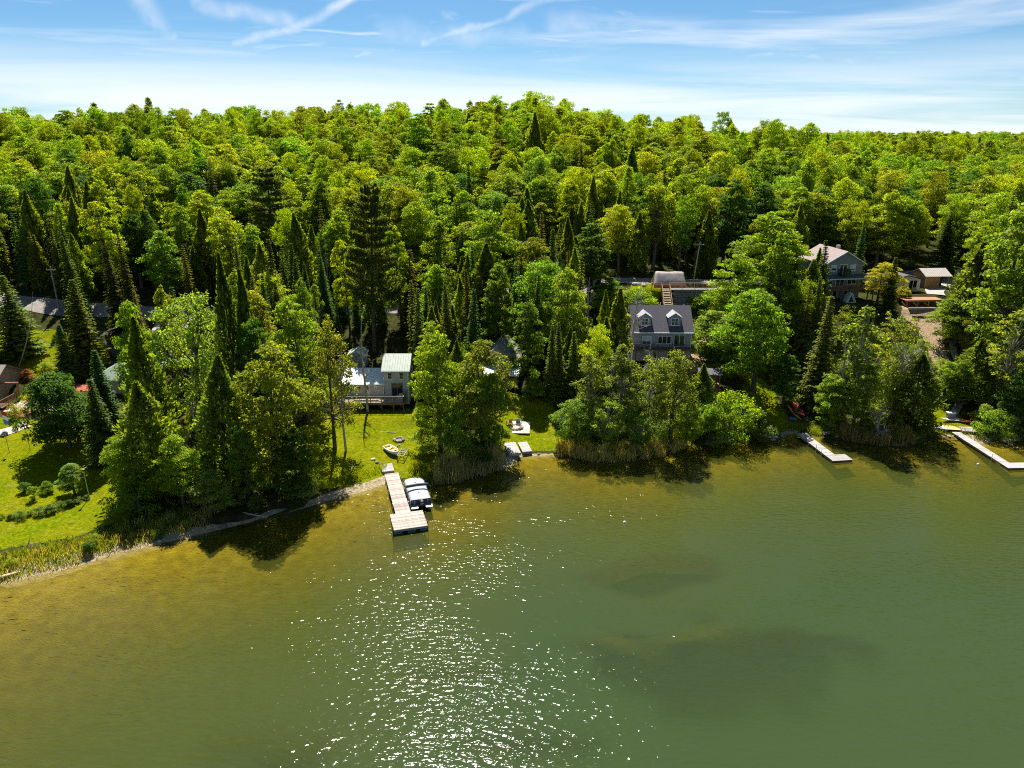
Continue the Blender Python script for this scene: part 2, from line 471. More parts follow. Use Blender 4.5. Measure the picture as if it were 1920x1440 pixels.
B.inputs['Base Color'].default_value = (0.55, 0.56, 0.55, 1)

# ------------------------------------------------------------------ mesh helpers
def link(o, parent=None):
    COL.objects.link(o)
    if parent is not None:
        o.parent = parent
    return o

def tag(o, label=None, cat=None, group=None, kind=None):
    if label: o['label'] = label
    if cat: o['category'] = cat
    if group: o['group'] = group
    if kind: o['kind'] = kind
    return o

def empty(name, loc, rz=0.0):
    o = bpy.data.objects.new(name, None)
    o.empty_display_size = 0.3
    COL.objects.link(o)
    o.location = loc
    o.rotation_euler = (0, 0, rz)
    return o

def np_mesh(name, V, Fq, mats=(), mat_idx=None, tint=None, smooth=False):
    """V (n,3); Fq (m,k) all the same k"""
    V = np.asarray(V, np.float32); Fq = np.asarray(Fq, np.int32)
    me = bpy.data.meshes.new(name)
    n, (mf, k) = len(V), Fq.shape
    me.vertices.add(n); me.vertices.foreach_set('co', V.ravel())
    me.loops.add(mf * k); me.loops.foreach_set('vertex_index', Fq.ravel())
    me.polygons.add(mf)
    me.polygons.foreach_set('loop_start', np.arange(0, mf * k, k, dtype=np.int32))
    me.polygons.foreach_set('loop_total', np.full(mf, k, np.int32))
    for mt in mats:
        me.materials.append(MATS[mt] if isinstance(mt, str) else mt)
    if mat_idx is not None:
        me.polygons.foreach_set('material_index', np.asarray(mat_idx, np.int32))
    if smooth:
        me.polygons.foreach_set('use_smooth', np.ones(mf, bool))
    me.update(calc_edges=True)
    if tint is not None:
        at = me.attributes.new('tint', 'FLOAT_COLOR', 'POINT')
        c = np.ones((n, 4), np.float32); c[:, :tint.shape[1]] = tint
        at.data.foreach_set('color', c.ravel())
    return me

class MB:
    """collects boxes, bars and prisms and links them as one mesh object"""
    def __init__(self):
        self.v, self.f = [], []
    def poly(self, pts, faces):
        b = len(self.v)
        self.v += [tuple(float(c) for c in p) for p in pts]
        self.f += [tuple(b + i for i in f) for f in faces]
        return self
    def box(self, x0, x1, y0, y1, z0, z1):
        p = [(x0, y0, z0), (x1, y0, z0), (x1, y1, z0), (x0, y1, z0), (x0, y0, z1), (x1, y0, z1), (x1, y1, z1), (x0, y1, z1)]
        return self.poly(p, [(0, 3, 2, 1), (4, 5, 6, 7), (0, 1, 5, 4), (1, 2, 6, 5), (2, 3, 7, 6), (3, 0, 4, 7)])
    def extrude(self, prof, a, b, axis='y'):
        """closed profile; axis y: prof is (x,z), axis x: prof is (y,z), axis z: prof is (x,y)"""
        n = len(prof)
        def pt(p, t):
            return {'y': (p[0], t, p[1]), 'x': (t, p[0], p[1]), 'z': (p[0], p[1], t)}[axis]
        pts = [pt(p, a) for p in prof] + [pt(p, b) for p in prof]
        fs = [tuple(range(n)), tuple(range(2 * n - 1, n - 1, -1))]
        fs += [(i, i + n, (i + 1) % n + n, (i + 1) % n) for i in range(n)]
        return self.poly(pts, fs)
    def bar(self, p, q, w, h=None, sides=4, w2=None):
        """straight bar p->q"""
        p, q = np.array(p, float), np.array(q, float)
        h = h or w
        d = q - p; ln = np.linalg.norm(d) or 1e-6; d = d / ln
        up = np.array([0, 0, 1.0]) if abs(d[2]) < 0.95 else np.array([0, 1.0, 0])
        s = np.cross(d, up); s /= np.linalg.norm(s); u = np.cross(s, d)
        k2 = (w2 / w) if w2 else 1.0
        pts = []
        for o, k in ((p, 1.0), (q, k2)):
            for i in range(sides):
                a = 2 * math.pi * (i + 0.5) / sides
                r = math.sqrt(2) / 2 if sides == 4 else 0.5
                pts.append(o + s * math.cos(a) * w * r * k + u * math.sin(a) * h * r * k)
        fs = [tuple(range(sides - 1, -1, -1)), tuple(range(sides, 2 * sides))]
        fs += [(i, (i + 1) % sides, (i + 1) % sides + sides, i + sides) for i in range(sides)]
        return self.poly(pts, fs)
    def tube(self, path, radii, sides=6):
        path = [np.array(p, float) for p in path]
        rings = []
        for i, p in enumerate(path):
            d = path[min(i + 1, len(path) - 1)] - path[max(i - 1, 0)]
            d /= (np.linalg.norm(d) or 1e-6)
            up = np.array([0, 0, 1.0]) if abs(d[2]) < 0.9 else np.array([1.0, 0, 0])
            s = np.cross(d, up); s /= np.linalg.norm(s); u = np.cross(s, d)
            rings.append([p + radii[i] * (s * math.cos(2 * math.pi * k / sides) + u * math.sin(2 * math.pi * k / sides)) for k in range(sides)])
        b = 0
        pts = [q for r in rings for q in r]
        fs = []
        for i in range(len(path) - 1):
            for k in range(sides):
                a, c = i * sides + k, i * sides + (k + 1) % sides
                fs.append((a, c, c + sides, a + sides))
        fs.append(tuple(range(sides - 1, -1, -1)))
        fs.append(tuple(range((len(path) - 1) * sides, len(path) * sides)))
        return self.poly(pts, fs)
    def mesh(self, name, mat, smooth=False):
        me = bpy.data.meshes.new(name)
        me.from_pydata(self.v, [], self.f)
        me.materials.append(MATS[mat])
        if smooth:
            for p in me.polygons: p.use_smooth = True
        me.update()
        return me
    def build(self, name, mat, parent=None, smooth=False):
        return link(bpy.data.objects.new(name, self.mesh(name, mat, smooth)), parent)

def part(name, mat, parent, *boxes):
    m = MB()
    for b in boxes: m.box(*b)
    return m.build(name, mat, parent)

def place(name, me, parent, loc, rot=(0, 0, 0), scale=(1, 1, 1)):
    o = bpy.data.objects.new(name, me)
    link(o, parent)
    o.location = loc; o.rotation_euler = rot; o.scale = scale
    return o
# ------------------------------------------------------------------ ground sheet (land and lake bed) and water
def axis(fine0, fine1, step, far0, far1, grow=1.18):
    a = list(np.arange(fine0, fine1 + 1e-6, step))
    s, v = step, fine1
    while v < far1:
        s *= grow; v += s; a.append(v)
    s, v = step, fine0
    while v > far0:
        s *= grow; v -= s; a.insert(0, v)
    return np.array(a)

LAWNS = [
    [(-60, 775), (60, 790), (150, 800), (215, 850), (240, 930), (246, 970), (130, 1008), (-60, 1040)],
    [(-60, 618), (110, 618), (205, 650), (195, 690), (110, 705), (-60, 712)],
    [(580, 790), (640, 764), (800, 768), (815, 830), (830, 898), (735, 896), (600, 918), (560, 890)],
    [(915, 800), (930, 745), (985, 738), (1040, 760), (1050, 845), (975, 848), (925, 860)],
    [(1395, 690), (1440, 720), (1492, 805), (1440, 818), (1390, 770)],
    [(1735, 755), (1790, 770), (1835, 808), (1755, 816)],
    [(1180, 530), (1240, 532), (1240, 560), (1185, 560)],
]
SOILS = [
    [(1690, 556), (1765, 556), (1765, 640), (1800, 720), (1770, 720), (1735, 650), (1690, 610)],
    [(860, 535), (930, 545), (925, 575), (850, 572)],
    [(1270, 640), (1330, 620), (1320, 700), (1280, 700)],
]

BEACH = [[(520, 972), (600, 926), (690, 902), (722, 886), (732, 915), (610, 950), (530, 980)], [(930, 848), (1060, 848), (1060, 872), (930, 885)], [(0, 1062), (130, 1035), (330, 990), (420, 980), (420, 1000), (0, 1110)],
         [(1430, 806), (1500, 806), (1500, 824), (1430, 826)], [(1760, 812), (1860, 818), (1860, 840), (1760, 830)]]
def build_ground():
    xs = axis(-84, 92, 0.65, -4000, 4000)
    ys = axis(56, 152, 0.65, -2500, 5000)
    X, Y = np.meshgrid(xs, ys)
    Z = hfun(X, Y)
    D = Y - np.interp(X, SHX, SHY)
    nx, ny = len(xs), len(ys)
    V = np.stack([X.ravel(), Y.ravel(), Z.ravel()], 1)
    I = np.arange(nx * ny).reshape(ny, nx)
    Fq = np.stack([I[:-1, :-1], I[:-1, 1:], I[1:, 1:], I[1:, :-1]], -1).reshape(-1, 4)
    yy = np.maximum(Y, 30)
    PX, PY, _ = proj(X, yy, Z)
    near = (Y > 40) & (Y < 160)
    lawn = np.zeros(X.shape); soil = np.zeros(X.shape)
    for p in LAWNS: lawn = np.maximum(lawn, (in_poly(PX, PY, p) & near) * 1.0)
    for p in SOILS: soil = np.maximum(soil, (in_poly(PX, PY, p) & near) * 1.0)
    def blur(a):
        for _ in range(2):
            b = a.copy()
            b[1:-1, 1:-1] = (a[1:-1, 1:-1] * 2 + a[:-2, 1:-1] + a[2:, 1:-1] + a[1:-1, :-2] + a[1:-1, 2:]) / 6
            a = b
        return a
    lawn, soil = blur(lawn), blur(soil)
    wid = np.clip(0.55 + 0.75 * smooth_noise(X, Y, 22, 7), 0.05, 1.5)
    sand = np.clip(1 - np.abs(D - 0.3 - 0.9 * smooth_noise(X, Y, 21, 9)) / wid, 0, 1) * np.clip(wid * 1.4, 0, 1)
    lawn = np.where(Z < -0.3, np.clip(weed_bed(X, Y) * 2.5, 0, 1), lawn)
    beach = np.zeros(X.shape)
    for p in BEACH: beach = np.maximum(beach, (in_poly(PX, PY, p) & near) * 1.0)
    sand = np.maximum(sand, np.clip(blur(beach) + 0.25 * smooth_noise(X, Y, 23, 3), 0, 1) * (beach > 0))
    tint = np.stack([lawn.ravel(), sand.ravel(), soil.ravel()], 1)
    m, N, L, B = new_mat('ground')
    geo = N.new('ShaderNodeNewGeometry')
    at = N.new('ShaderNodeAttribute'); at.attribute_name = 'tint'
    sp = N.new('ShaderNodeSeparateColor'); L.new(at.outputs['Color'], sp.inputs[0])
    pz = N.new('ShaderNodeSeparateXYZ'); L.new(geo.outputs['Position'], pz.inputs[0])
    def noise(scale, detail=6, dist=0.0, vec=None):
        n = N.new('ShaderNodeTexNoise'); n.inputs['Scale'].default_value = scale; n.inputs['Detail'].default_value = detail
        n.inputs['Distortion'].default_value = dist
        L.new(vec or geo.outputs['Position'], n.inputs['Vector']); return n.outputs[0]
    def ramp(fac, *stops):
        r = N.new('ShaderNodeValToRGB')
        while len(r.color_ramp.elements) < len(stops): r.color_ramp.elements.new(0.5)
        for e, (p, c) in zip(r.color_ramp.elements, stops):
            e.position = p; e.color = (*c, 1)
        L.new(fac, r.inputs[0]); return r.outputs[0]
    def mixc(fac, a, b):
        x = N.new('ShaderNodeMixRGB'); L.new(fac, x.inputs[0]); L.new(a, x.inputs[1]); L.new(b, x.inputs[2]); return x.outputs[0]
    def addm(a, b, op='ADD', v=None):
        q = N.new('ShaderNodeMath'); q.operation = op; L.new(a, q.inputs[0])
        if v is None: L.new(b, q.inputs[1])
        else: q.inputs[1].default_value = v
        return q.outputs[0]
    def edge(a, n, lo, hi):
        s = addm(a, addm(n, None, 'MULTIPLY_ADD'), 'ADD') if False else None
        q = N.new('ShaderNodeMath'); q.operation = 'MULTIPLY_ADD'; q.inputs[1].default_value = 0.5; q.inputs[2].default_value = -0.25
        L.new(n, q.inputs[0])
        s = addm(a, q.outputs[0])
        r = N.new('ShaderNodeMapRange'); r.interpolation_type = 'SMOOTHSTEP'
        r.inputs['From Min'].default_value = lo; r.inputs['From Max'].default_value = hi
        L.new(s, r.inputs['Value']); return r.outputs[0]
    n_big, n_mid, n_fine = noise(0.22, 6, 0.5), noise(0.9, 8), noise(3.2, 8)
    forest = ramp(n_mid, (0.3, (0.028, 0.026, 0.012)), (0.55, (0.05, 0.055, 0.016)), (0.75, (0.085, 0.07, 0.04)))
    grass = mixc(ramp(n_big, (0.35, (0, 0, 0)), (0.68, (1, 1, 1))),
                 ramp(n_fine, (0.25, (0.092, 0.130, 0.002)), (0.55, (0.150, 0.185, 0.003)), (0.8, (0.20, 0.215, 0.008))),
                 ramp(n_fine, (0.25, (0.13, 0.145, 0.003)), (0.55, (0.20, 0.195, 0.005)), (0.8, (0.25, 0.215, 0.018))))
    grass = mixc(ramp(n_mid, (0.58, (0, 0, 0)), (0.76, (0.55, 0.55, 0.55))), grass, ramp(n_fine, (0.2, (0.16, 0.13, 0.035)), (0.8, (0.26, 0.2, 0.08))))
    wear = N.new('ShaderNodeMixRGB'); wear.blend_type = 'MULTIPLY'; wear.inputs[0].default_value = 1
    L.new(grass, wear.inputs[1]); L.new(ramp(noise(1.7, 9, 1.2), (0.3, (0.55, 0.66, 0.5)), (0.62, (1.1, 1.08, 1.1))), wear.inputs[2])
    grass = wear.outputs[0]
    sandc = ramp(n_fine, (0.3, (0.20, 0.155, 0.085)), (0.7, (0.46, 0.38, 0.25)))
    soilc = ramp(n_fine, (0.3, (0.23, 0.15, 0.09)), (0.7, (0.42, 0.31, 0.21)))
    c = mixc(edge(sp.outputs[0], n_fine, 0.35, 0.6), forest, grass)
    c = mixc(edge(sp.outputs[2], n_mid, 0.4, 0.6), c, soilc)
    c = mixc(edge(sp.outputs[1], n_mid, 0.42, 0.62), c, sandc)
    # lake bed: marl and algae, dark weed beds farther out
    bed = ramp(n_mid, (0.25, (0.17, 0.125, 0.012)), (0.6, (0.28, 0.215, 0.018)), (0.85, (0.34, 0.28, 0.04)))
    weed = mixc(sp.outputs[0], bed, ramp(n_mid, (0.3, (0.018, 0.028, 0.012)), (0.7, (0.04, 0.052, 0.018))))
    r = N.new('ShaderNodeMapRange'); r.inputs['From Min'].default_value = -1.2; r.inputs['From Max'].default_value = -2.2
    L.new(pz.outputs['Z'], r.inputs['Value'])
    bedc = weed
    wet = N.new('ShaderNodeMapRange'); wet.inputs['From Min'].default_value = 0.06; wet.inputs['From Max'].default_value = -0.12
    L.new(pz.outputs['Z'], wet.inputs['Value'])
    far = N.new('ShaderNodeMapRange'); far.inputs['From Min'].default_value = 420; far.inputs['From Max'].default_value = 900
    L.new(pz.outputs['Y'], far.inputs['Value'])
    c = mixc(far.outputs[0], c, ramp(n_mid, (0.3, (0.022, 0.045, 0.008)), (0.7, (0.05, 0.085, 0.012))))      # open woodland far behind the hill
    c = mixc(wet.outputs[0], c, bedc)
    L.new(c, B.inputs['Base Color'])
    B.inputs['Roughness'].default_value = 0.95
    B.inputs['Specular IOR Level'].default_value = 0.0
    bp = N.new('ShaderNodeBump'); bp.inputs['Strength'].default_value = 1.0; bp.inputs['Distance'].default_value = 0.2
    L.new(noise(7.0, 8), bp.inputs['Height']); L.new(bp.outputs[0], B.inputs['Normal'])
    me = np_mesh('ground', V, Fq, ['ground'], tint=tint, smooth=True)
    g = link(bpy.data.objects.new('ground', me)); tag(g, 'wooded shore slope and lake bed', None, None, 'structure')

    # ---- water sheet over the part that lies below the lake level
    wm, N, L, B = new_mat('water')
    N.remove(B)
    out = [n for n in N if n.type == 'OUTPUT_MATERIAL'][0]
    geo = N.new('ShaderNodeNewGeometry')
    at = N.new('ShaderNodeAttribute'); at.attribute_name = 'tint'
    sp = N.new('ShaderNodeSeparateColor'); L.new(at.outputs['Color'], sp.inputs[0])
    def wv(scale, rot, ns, det, dist=0.3):
        mp = N.new('ShaderNodeMapping'); mp.inputs['Scale'].default_value = scale; mp.inputs['Rotation'].default_value = (0, 0, rot)
        L.new(geo.outputs['Position'], mp.inputs['Vector'])
        n = N.new('ShaderNodeTexNoise'); n.inputs['Scale'].default_value = ns; n.inputs['Detail'].default_value = det
        n.inputs['Roughness'].default_value = 0.5
        n.inputs['Distortion'].default_value = dist
        L.new(mp.outputs[0], n.inputs['Vector']); return n.outputs[0]
    w1 = wv((0.55, 1.25, 1), R(14), 2.1, 0.0)
    w2 = wv((0.7, 1.3, 1), R(24), 4.4, 0.0)
    s = N.new('ShaderNodeMath'); s.operation = 'MULTIPLY_ADD'; s.inputs[1].default_value = 0.32
    L.new(w2, s.inputs[0]); L.new(w1, s.inputs[2])
    gust = wv((0.6, 1.4, 1), R(12), 0.09, 4, 0.8)
    gm = N.new('ShaderNodeMapRange'); gm.inputs['From Min'].default_value = 0.3; gm.inputs['From Max'].default_value = 0.7
    gm.inputs['To Min'].default_value = 0.4; gm.inputs['To Max'].default_value = 1.3
    L.new(gust, gm.inputs['Value'])
    hgt = N.new('ShaderNodeMath'); hgt.operation = 'MULTIPLY'; L.new(s.outputs[0], hgt.inputs[0]); L.new(gm.outputs[0], hgt.inputs[1])
    bp = N.new('ShaderNodeBump'); bp.inputs['Strength'].default_value = 1.0; bp.inputs['Distance'].default_value = 0.092
    L.new(hgt.outputs[0], bp.inputs['Height'])
    gl = N.new('ShaderNodeBsdfGlossy'); gl.inputs['Roughness'].default_value = 0.06
    L.new(bp.outputs[0], gl.inputs['Normal'])
    fr = N.new('ShaderNodeFresnel'); fr.inputs['IOR'].default_value = 1.333; L.new(bp.outputs[0], fr.inputs['Normal'])
    tr = N.new('ShaderNodeBsdfTransparent'); tr.inputs['Color'].default_value = (0.93, 0.92, 0.80, 1)
    df = N.new('ShaderNodeBsdfDiffuse')
    # suspended matter: yellow-green, more blue-green where the column is deeper
    rp = N.new('ShaderNodeValToRGB')
    rp.color_ramp.elements[0].position = 0.0; rp.color_ramp.elements[0].color = (0.074, 0.070, 0.009, 1)
    rp.color_ramp.elements[1].position = 1.0; rp.color_ramp.elements[1].color = (0.031, 0.050, 0.015, 1)
    e = rp.color_ramp.elements.new(0.45); e.color = (0.045, 0.059, 0.011, 1)
    dn = N.new('ShaderNodeMath'); dn.operation = 'MULTIPLY'; dn.inputs[1].default_value = 0.2     # depth / 5 m
    L.new(sp.outputs[1], dn.inputs[0]); L.new(dn.outputs[0], rp.inputs[0])
    L.new(rp.outputs[0], df.inputs['Color'])
    ex = N.new('ShaderNodeMath'); ex.operation = 'MULTIPLY'; ex.inputs[1].default_value = -0.62
    L.new(sp.outputs[0], ex.inputs[0])
    e2 = N.new('ShaderNodeMath'); e2.operation = 'EXPONENT'; L.new(ex.outputs[0], e2.inputs[0])
    e3 = N.new('ShaderNodeMath'); e3.operation = 'SUBTRACT'; e3.inputs[0].default_value = 1.0; L.new(e2.outputs[0], e3.inputs[1])
    body = N.new('ShaderNodeMixShader'); L.new(e3.outputs[0], body.inputs[0]); L.new(tr.outputs[0], body.inputs[1]); L.new(df.outputs[0], body.inputs[2])
    top = N.new('ShaderNodeMixShader'); L.new(fr.outputs[0], top.inputs[0]); L.new(body.outputs[0], top.inputs[1]); L.new(gl.outputs[0], top.inputs[2])
    L.new(top.outputs[0], out.inputs['Surface'])
    ok = (Z < 0.35)
    keep = (ok[:-1, :-1] | ok[:-1, 1:] | ok[1:, 1:] | ok[1:, :-1]).ravel()
    land = ((D > 12)[:-1, :-1]).ravel()
    Fw = Fq[keep & ~land]
    used = np.unique(Fw); remap = np.full(nx * ny, -1); remap[used] = np.arange(len(used))
    Vw = V[used].copy(); dep = np.maximum(-Vw[:, 2], 0); Vw[:, 2] = 0
    dep0 = np.maximum(-hfun(Vw[:, 0], Vw[:, 1], False), 0)
    tw = np.stack([dep, dep0, dep], 1)
    me = np_mesh('lake_water', Vw, remap[Fw], ['water'], tint=tw, smooth=True)
    w = link(bpy.data.objects.new('lake_water', me)); tag(w, 'green rippled lake water with sun glitter', None, None, 'structure')
build_ground()

def ribbon(name, path, width, mat, label, lift=0.07, steps=1.2, kind='structure'):
    """a road or path laid on the ground along a line of (x, y)"""
    pts = []
    for (a, b) in zip(path[:-1], path[1:]):
        n = max(1, int(math.dist(a, b) / steps))
        pts += [(a[0] + (b[0] - a[0]) * i / n, a[1] + (b[1] - a[1]) * i / n) for i in range(n)]
    pts.append(path[-1])
    P = np.array(pts)
    for _ in range(4):
        P[1:-1] = (P[:-2] + P[1:-1] * 2 + P[2:]) / 4
    T = np.gradient(P, axis=0); T /= np.linalg.norm(T, axis=1)[:, None]
    S = np.stack([T[:, 1], -T[:, 0]], 1)
    k = 7
    V, Fq = [], []
    jit = 1 + 0.07 * smooth_noise(P[:, 0], P[:, 1], 31, 5)
    for j in range(k):
        o = (j / (k - 1) - 0.5) * width
        q = P + S * (o * jit)[:, None]
        z = hfun(q[:, 0], q[:, 1]) + lift
        V.append(np.column_stack([q, z]))
    n = len(P)
    V = np.concatenate(V)
    for j in range(k - 1):
        for i in range(n - 1):
            Fq.append((j * n + i, (j + 1) * n + i, (j + 1) * n + i + 1, j * n + i + 1))
    me = np_mesh(name, V, Fq, [mat], smooth=True)
    o = link(bpy.data.objects.new(name, me)); tag(o, label, None, None, kind)
    return o

ribbon('road', [(-240, 150), (-120, 134), (-86, 131), (-60, 134), (-40, 139), (-15, 143), (5, 141.5), (30, 138.5), (48, 138), (62, 151), (90, 153), (150, 160), (300, 165)],
       5.2, 'gravel', 'pale gravel lane crossing the slope behind the cottages')
ribbon('driveway', [(-63, 133), (-61.5, 125), (-61, 117), (-61.5, 110.5)], 6.0, 'drive', 'grey gravel driveway leading to the green roofed garage', lift=0.1)
ribbon('forecourt', [(-72, 124.5), (-66, 124), (-58, 124)], 5.0, 'asphalt', 'dark shaded forecourt at the head of the driveway', lift=0.14)
ribbon('access_drive', [(92, 150), (86, 144), (82.5, 140.5), (81, 136.5)], 3.2, 'gravel', 'pale gravel drive beside the guest cabin', lift=0.1)
ribbon('foot_path', [(81, 131), (80, 126), (76, 121), (75, 115), (73, 110), (68, 104)], 1.1, 'gravel', 'narrow stony foot path winding down to the lake', lift=0.06)
# ------------------------------------------------------------------ trees: proto meshes
def unit(v):
    return v / (np.linalg.norm(v, axis=-1, keepdims=True) + 1e-9)

def quads(P, Nn, s, asp, rg, axis=None):
    """one small four-cornered leaf spray at each point"""
    n = len(P)
    if axis is None:
        a = unit(np.cross(Nn, rg.normal(size=(n, 3))))
    else:
        a = unit(axis)
    b = unit(np.cross(Nn, a))
    s = np.broadcast_to(s, n)[:, None]
    A, Bv = a * s, b * s * asp
    bend = unit(Nn) * s * 0.22
    V = np.stack([P + A, P + Bv + bend, P - A, P - Bv + bend], 1).reshape(-1, 3)
    return V

def crown_mesh(name, V, tint_leaf, mat):
    n = len(V) // 4
    Fq = np.arange(n * 4).reshape(n, 4)
    t = np.repeat(tint_leaf, 4, axis=0)
    return np_mesh(name, V, Fq, [mat], tint=t)

def broadleaf(seed, H=14.0, cw=7.5, base=0.22, n_cl=70, leaves=8000, ls=0.21, profile='round', lay=0.62, clr=(0.12, 0.2), mat='leaf', loose=0.0, bark='bark', limbs=18, thick=1.0):
    rg = np.random.default_rng(seed)
    z0, hc = base * H, (1 - base) * H
    C, Rr = [], []
    off = rg.normal(size=2) * 0.04 * cw
    lob = rg.uniform(0, 6.28, 3)
    for i in range(n_cl):
        t = rg.uniform(0.04, 1.0) ** 0.85
        if profile == 'round': pr = math.sqrt(max(0.02, 1 - (2 * t - 0.95) ** 2 * 0.93))
        elif profile == 'egg': pr = (math.sin(math.pi * min(1, t * 0.93 + 0.06)) ** 0.7) * (1.15 - 0.45 * t)
        elif profile == 'tall': pr = (math.sin(math.pi * min(1, t * 0.9 + 0.08)) ** 0.55) * (1.05 - 0.3 * t)
        else: pr = max(0.12, 1 - abs(t - 0.62) / 0.62) ** 0.6            # vase
        a = rg.uniform(0, 2 * math.pi)
        pr *= 1 + 0.20 * math.sin(2 * a + lob[0]) * math.sin(3 * t + lob[1]) + 0.12 * math.sin(3 * a + lob[2])
        rr = cw / 2 * pr * (rg.uniform(0.62, 0.93) if rg.random() < 0.72 else rg.uniform(0.1, 0.6))
        R0 = cw * rg.uniform(*clr) * (0.7 + 0.45 * pr)
        z = z0 + hc * t * 0.97 - R0 * 0.3
        C.append((rr * math.cos(a) + off[0], rr * math.sin(a) + off[1], z)); Rr.append(R0)
    C, Rr = np.array(C), np.array(Rr)
    w = Rr ** 2; cnt = np.maximum(12, (leaves * w / w.sum()).astype(int))
    Ps, Ns, Ts = [], [], []
    for c, r, k in zip(C, Rr, cnt):
        d = unit(rg.normal(size=(k, 3)))
        d[:, 2] = np.where(d[:, 2] < -0.2, -d[:, 2] * rg.uniform(0.2, 1, k), d[:, 2])
        rad = r * (0.55 + 0.5 * rg.random(k) ** 0.6)
        # lobed clump
        rad *= 1 + 0.22 * np.sin(5 * d[:, 0] + seed) * np.sin(5 * d[:, 1] + c[2])
        if loose:
            rad *= 1 + loose * rg.normal(size=k) * 0.4
        P = c + d * rad[:, None] * np.array([1, 1, lay])
        Nn = unit(d * 0.55 + rg.normal(size=(k, 3)) * 0.55 + np.array([0, 0, 0.55]))
        tv = np.clip(rg.normal(0.5, 0.13) + rg.normal(size=k) * 0.16, 0, 1)
        th = np.clip(rg.normal(0.5, 0.18) + rg.normal(size=k) * 0.15, 0, 1)
        Ps.append(P); Ns.append(Nn); Ts.append(np.stack([tv, th, th], 1))
    P, Nn, T = np.concatenate(Ps), np.concatenate(Ns), np.concatenate(Ts)
    V = quads(P, Nn, ls * rg.uniform(0.7, 1.35, len(P)), 0.72, rg)
    cr = crown_mesh('crown', V, T, mat)
    # trunk with limbs into the clumps
    mb = MB()
    r0 = (0.016 * H + 0.05) * thick
    bendv = rg.normal(size=2) * 0.03 * H
    path = [np.array([bendv[0] * (t ** 2), bendv[1] * t ** 2, H * 0.82 * t]) for t in np.linspace(0, 1, 6)]
    path[0][2] = -0.4
    mb.tube(path, [r0 * 1.25, r0 * 0.95, r0 * 0.75, r0 * 0.55, r0 * 0.35, r0 * 0.12], 7)
    for c, r in list(zip(C, Rr))[:limbs]:
        tz = max(0.25, min(0.8, (c[2] / H) * 0.62))
        p0 = np.array([bendv[0] * (tz / .82) ** 2, bendv[1] * (tz / .82) ** 2, tz * H])
        mid = p0 * 0.5 + c * 0.5 + np.array([0, 0, -0.06 * H * rg.random()])
        mb.tube([p0, mid, c], [r0 * 0.32, r0 * 0.2, r0 * 0.06], 4)
    return cr, mb.mesh('trunk', bark), H, cw

def spruce(seed, H=14.0, cw=4.6, thin=1.0, droop=0.35, taper=0.78, mat='needle', gap=0.42, first=0.05, ls=0.36):
    rg = np.random.default_rng(seed)
    Vs, Ts = [], []
    mb = MB()
    z = first * H
    while z < H * 0.985:
        t = (z - first * H) / (H * (1 - first))
        rad = cw / 2 * (1 - t) ** taper * rg.uniform(0.82, 1.1) + 0.05
        nb = max(5, int((8 + 6 * (1 - t)) * thin))
        a0 = rg.uniform(0, 6.28)
        for j in range(nb):
            a = a0 + 2 * math.pi * j / nb + rg.normal() * 0.2
            ln = rad * rg.uniform(0.7, 1.12)
            out = np.array([math.cos(a), math.sin(a), 0])
            dv = droop * rg.uniform(0.7, 1.3)
            k = max(2, int(ln / 0.3))
            u = (np.arange(k) + 0.5) / k
            C = np.array([0, 0, z]) + out * (u * ln)[:, None] + np.array([0, 0, 1.0]) * (-(dv) * ln * u + 0.22 * ln * u ** 2.2)[:, None]
            side = np.array([-out[1], out[0], 0])
            for sg in (-1, 1, 0):
                ax = out * 0.75 + side * sg * rg.uniform(0.6, 1.0) + np.array([0, 0, -0.30])
                ax = np.broadcast_to(ax, (k, 3)) + rg.normal(size=(k, 3)) * 0.14
                sz = ls * (0.62 + 0.55 * (1 - u)) * rg.uniform(0.75, 1.25, k) * (0.34 + 0.72 * (1 - t) ** 0.8)
                Pq = C + unit(ax) * (sz * 0.7)[:, None]
                Nn = unit(np.array([0, 0, 0.8]) + out * 0.3 + rg.normal(size=(k, 3)) * 0.35)
                Vs.append(quads(Pq, Nn, sz, 0.42, rg, axis=ax))
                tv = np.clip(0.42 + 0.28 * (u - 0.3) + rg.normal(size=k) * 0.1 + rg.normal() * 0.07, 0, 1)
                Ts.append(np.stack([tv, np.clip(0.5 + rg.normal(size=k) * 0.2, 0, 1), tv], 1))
        z += gap * rg.uniform(0.8, 1.2) * (0.55 + 0.55 * (1 - t))
    V, T = np.concatenate(Vs), np.concatenate(Ts)
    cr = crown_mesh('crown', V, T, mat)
    r0 = 0.013 * H + 0.04
    mb.tube([(0, 0, -0.4), (0, 0, H * 0.4), (0, 0, H * 0.8), (0, 0, H)], [r0 * 1.2, r0 * 0.75, r0 * 0.35, 0.015], 6)
    return cr, mb.mesh('trunk', 'bark'), H, cw

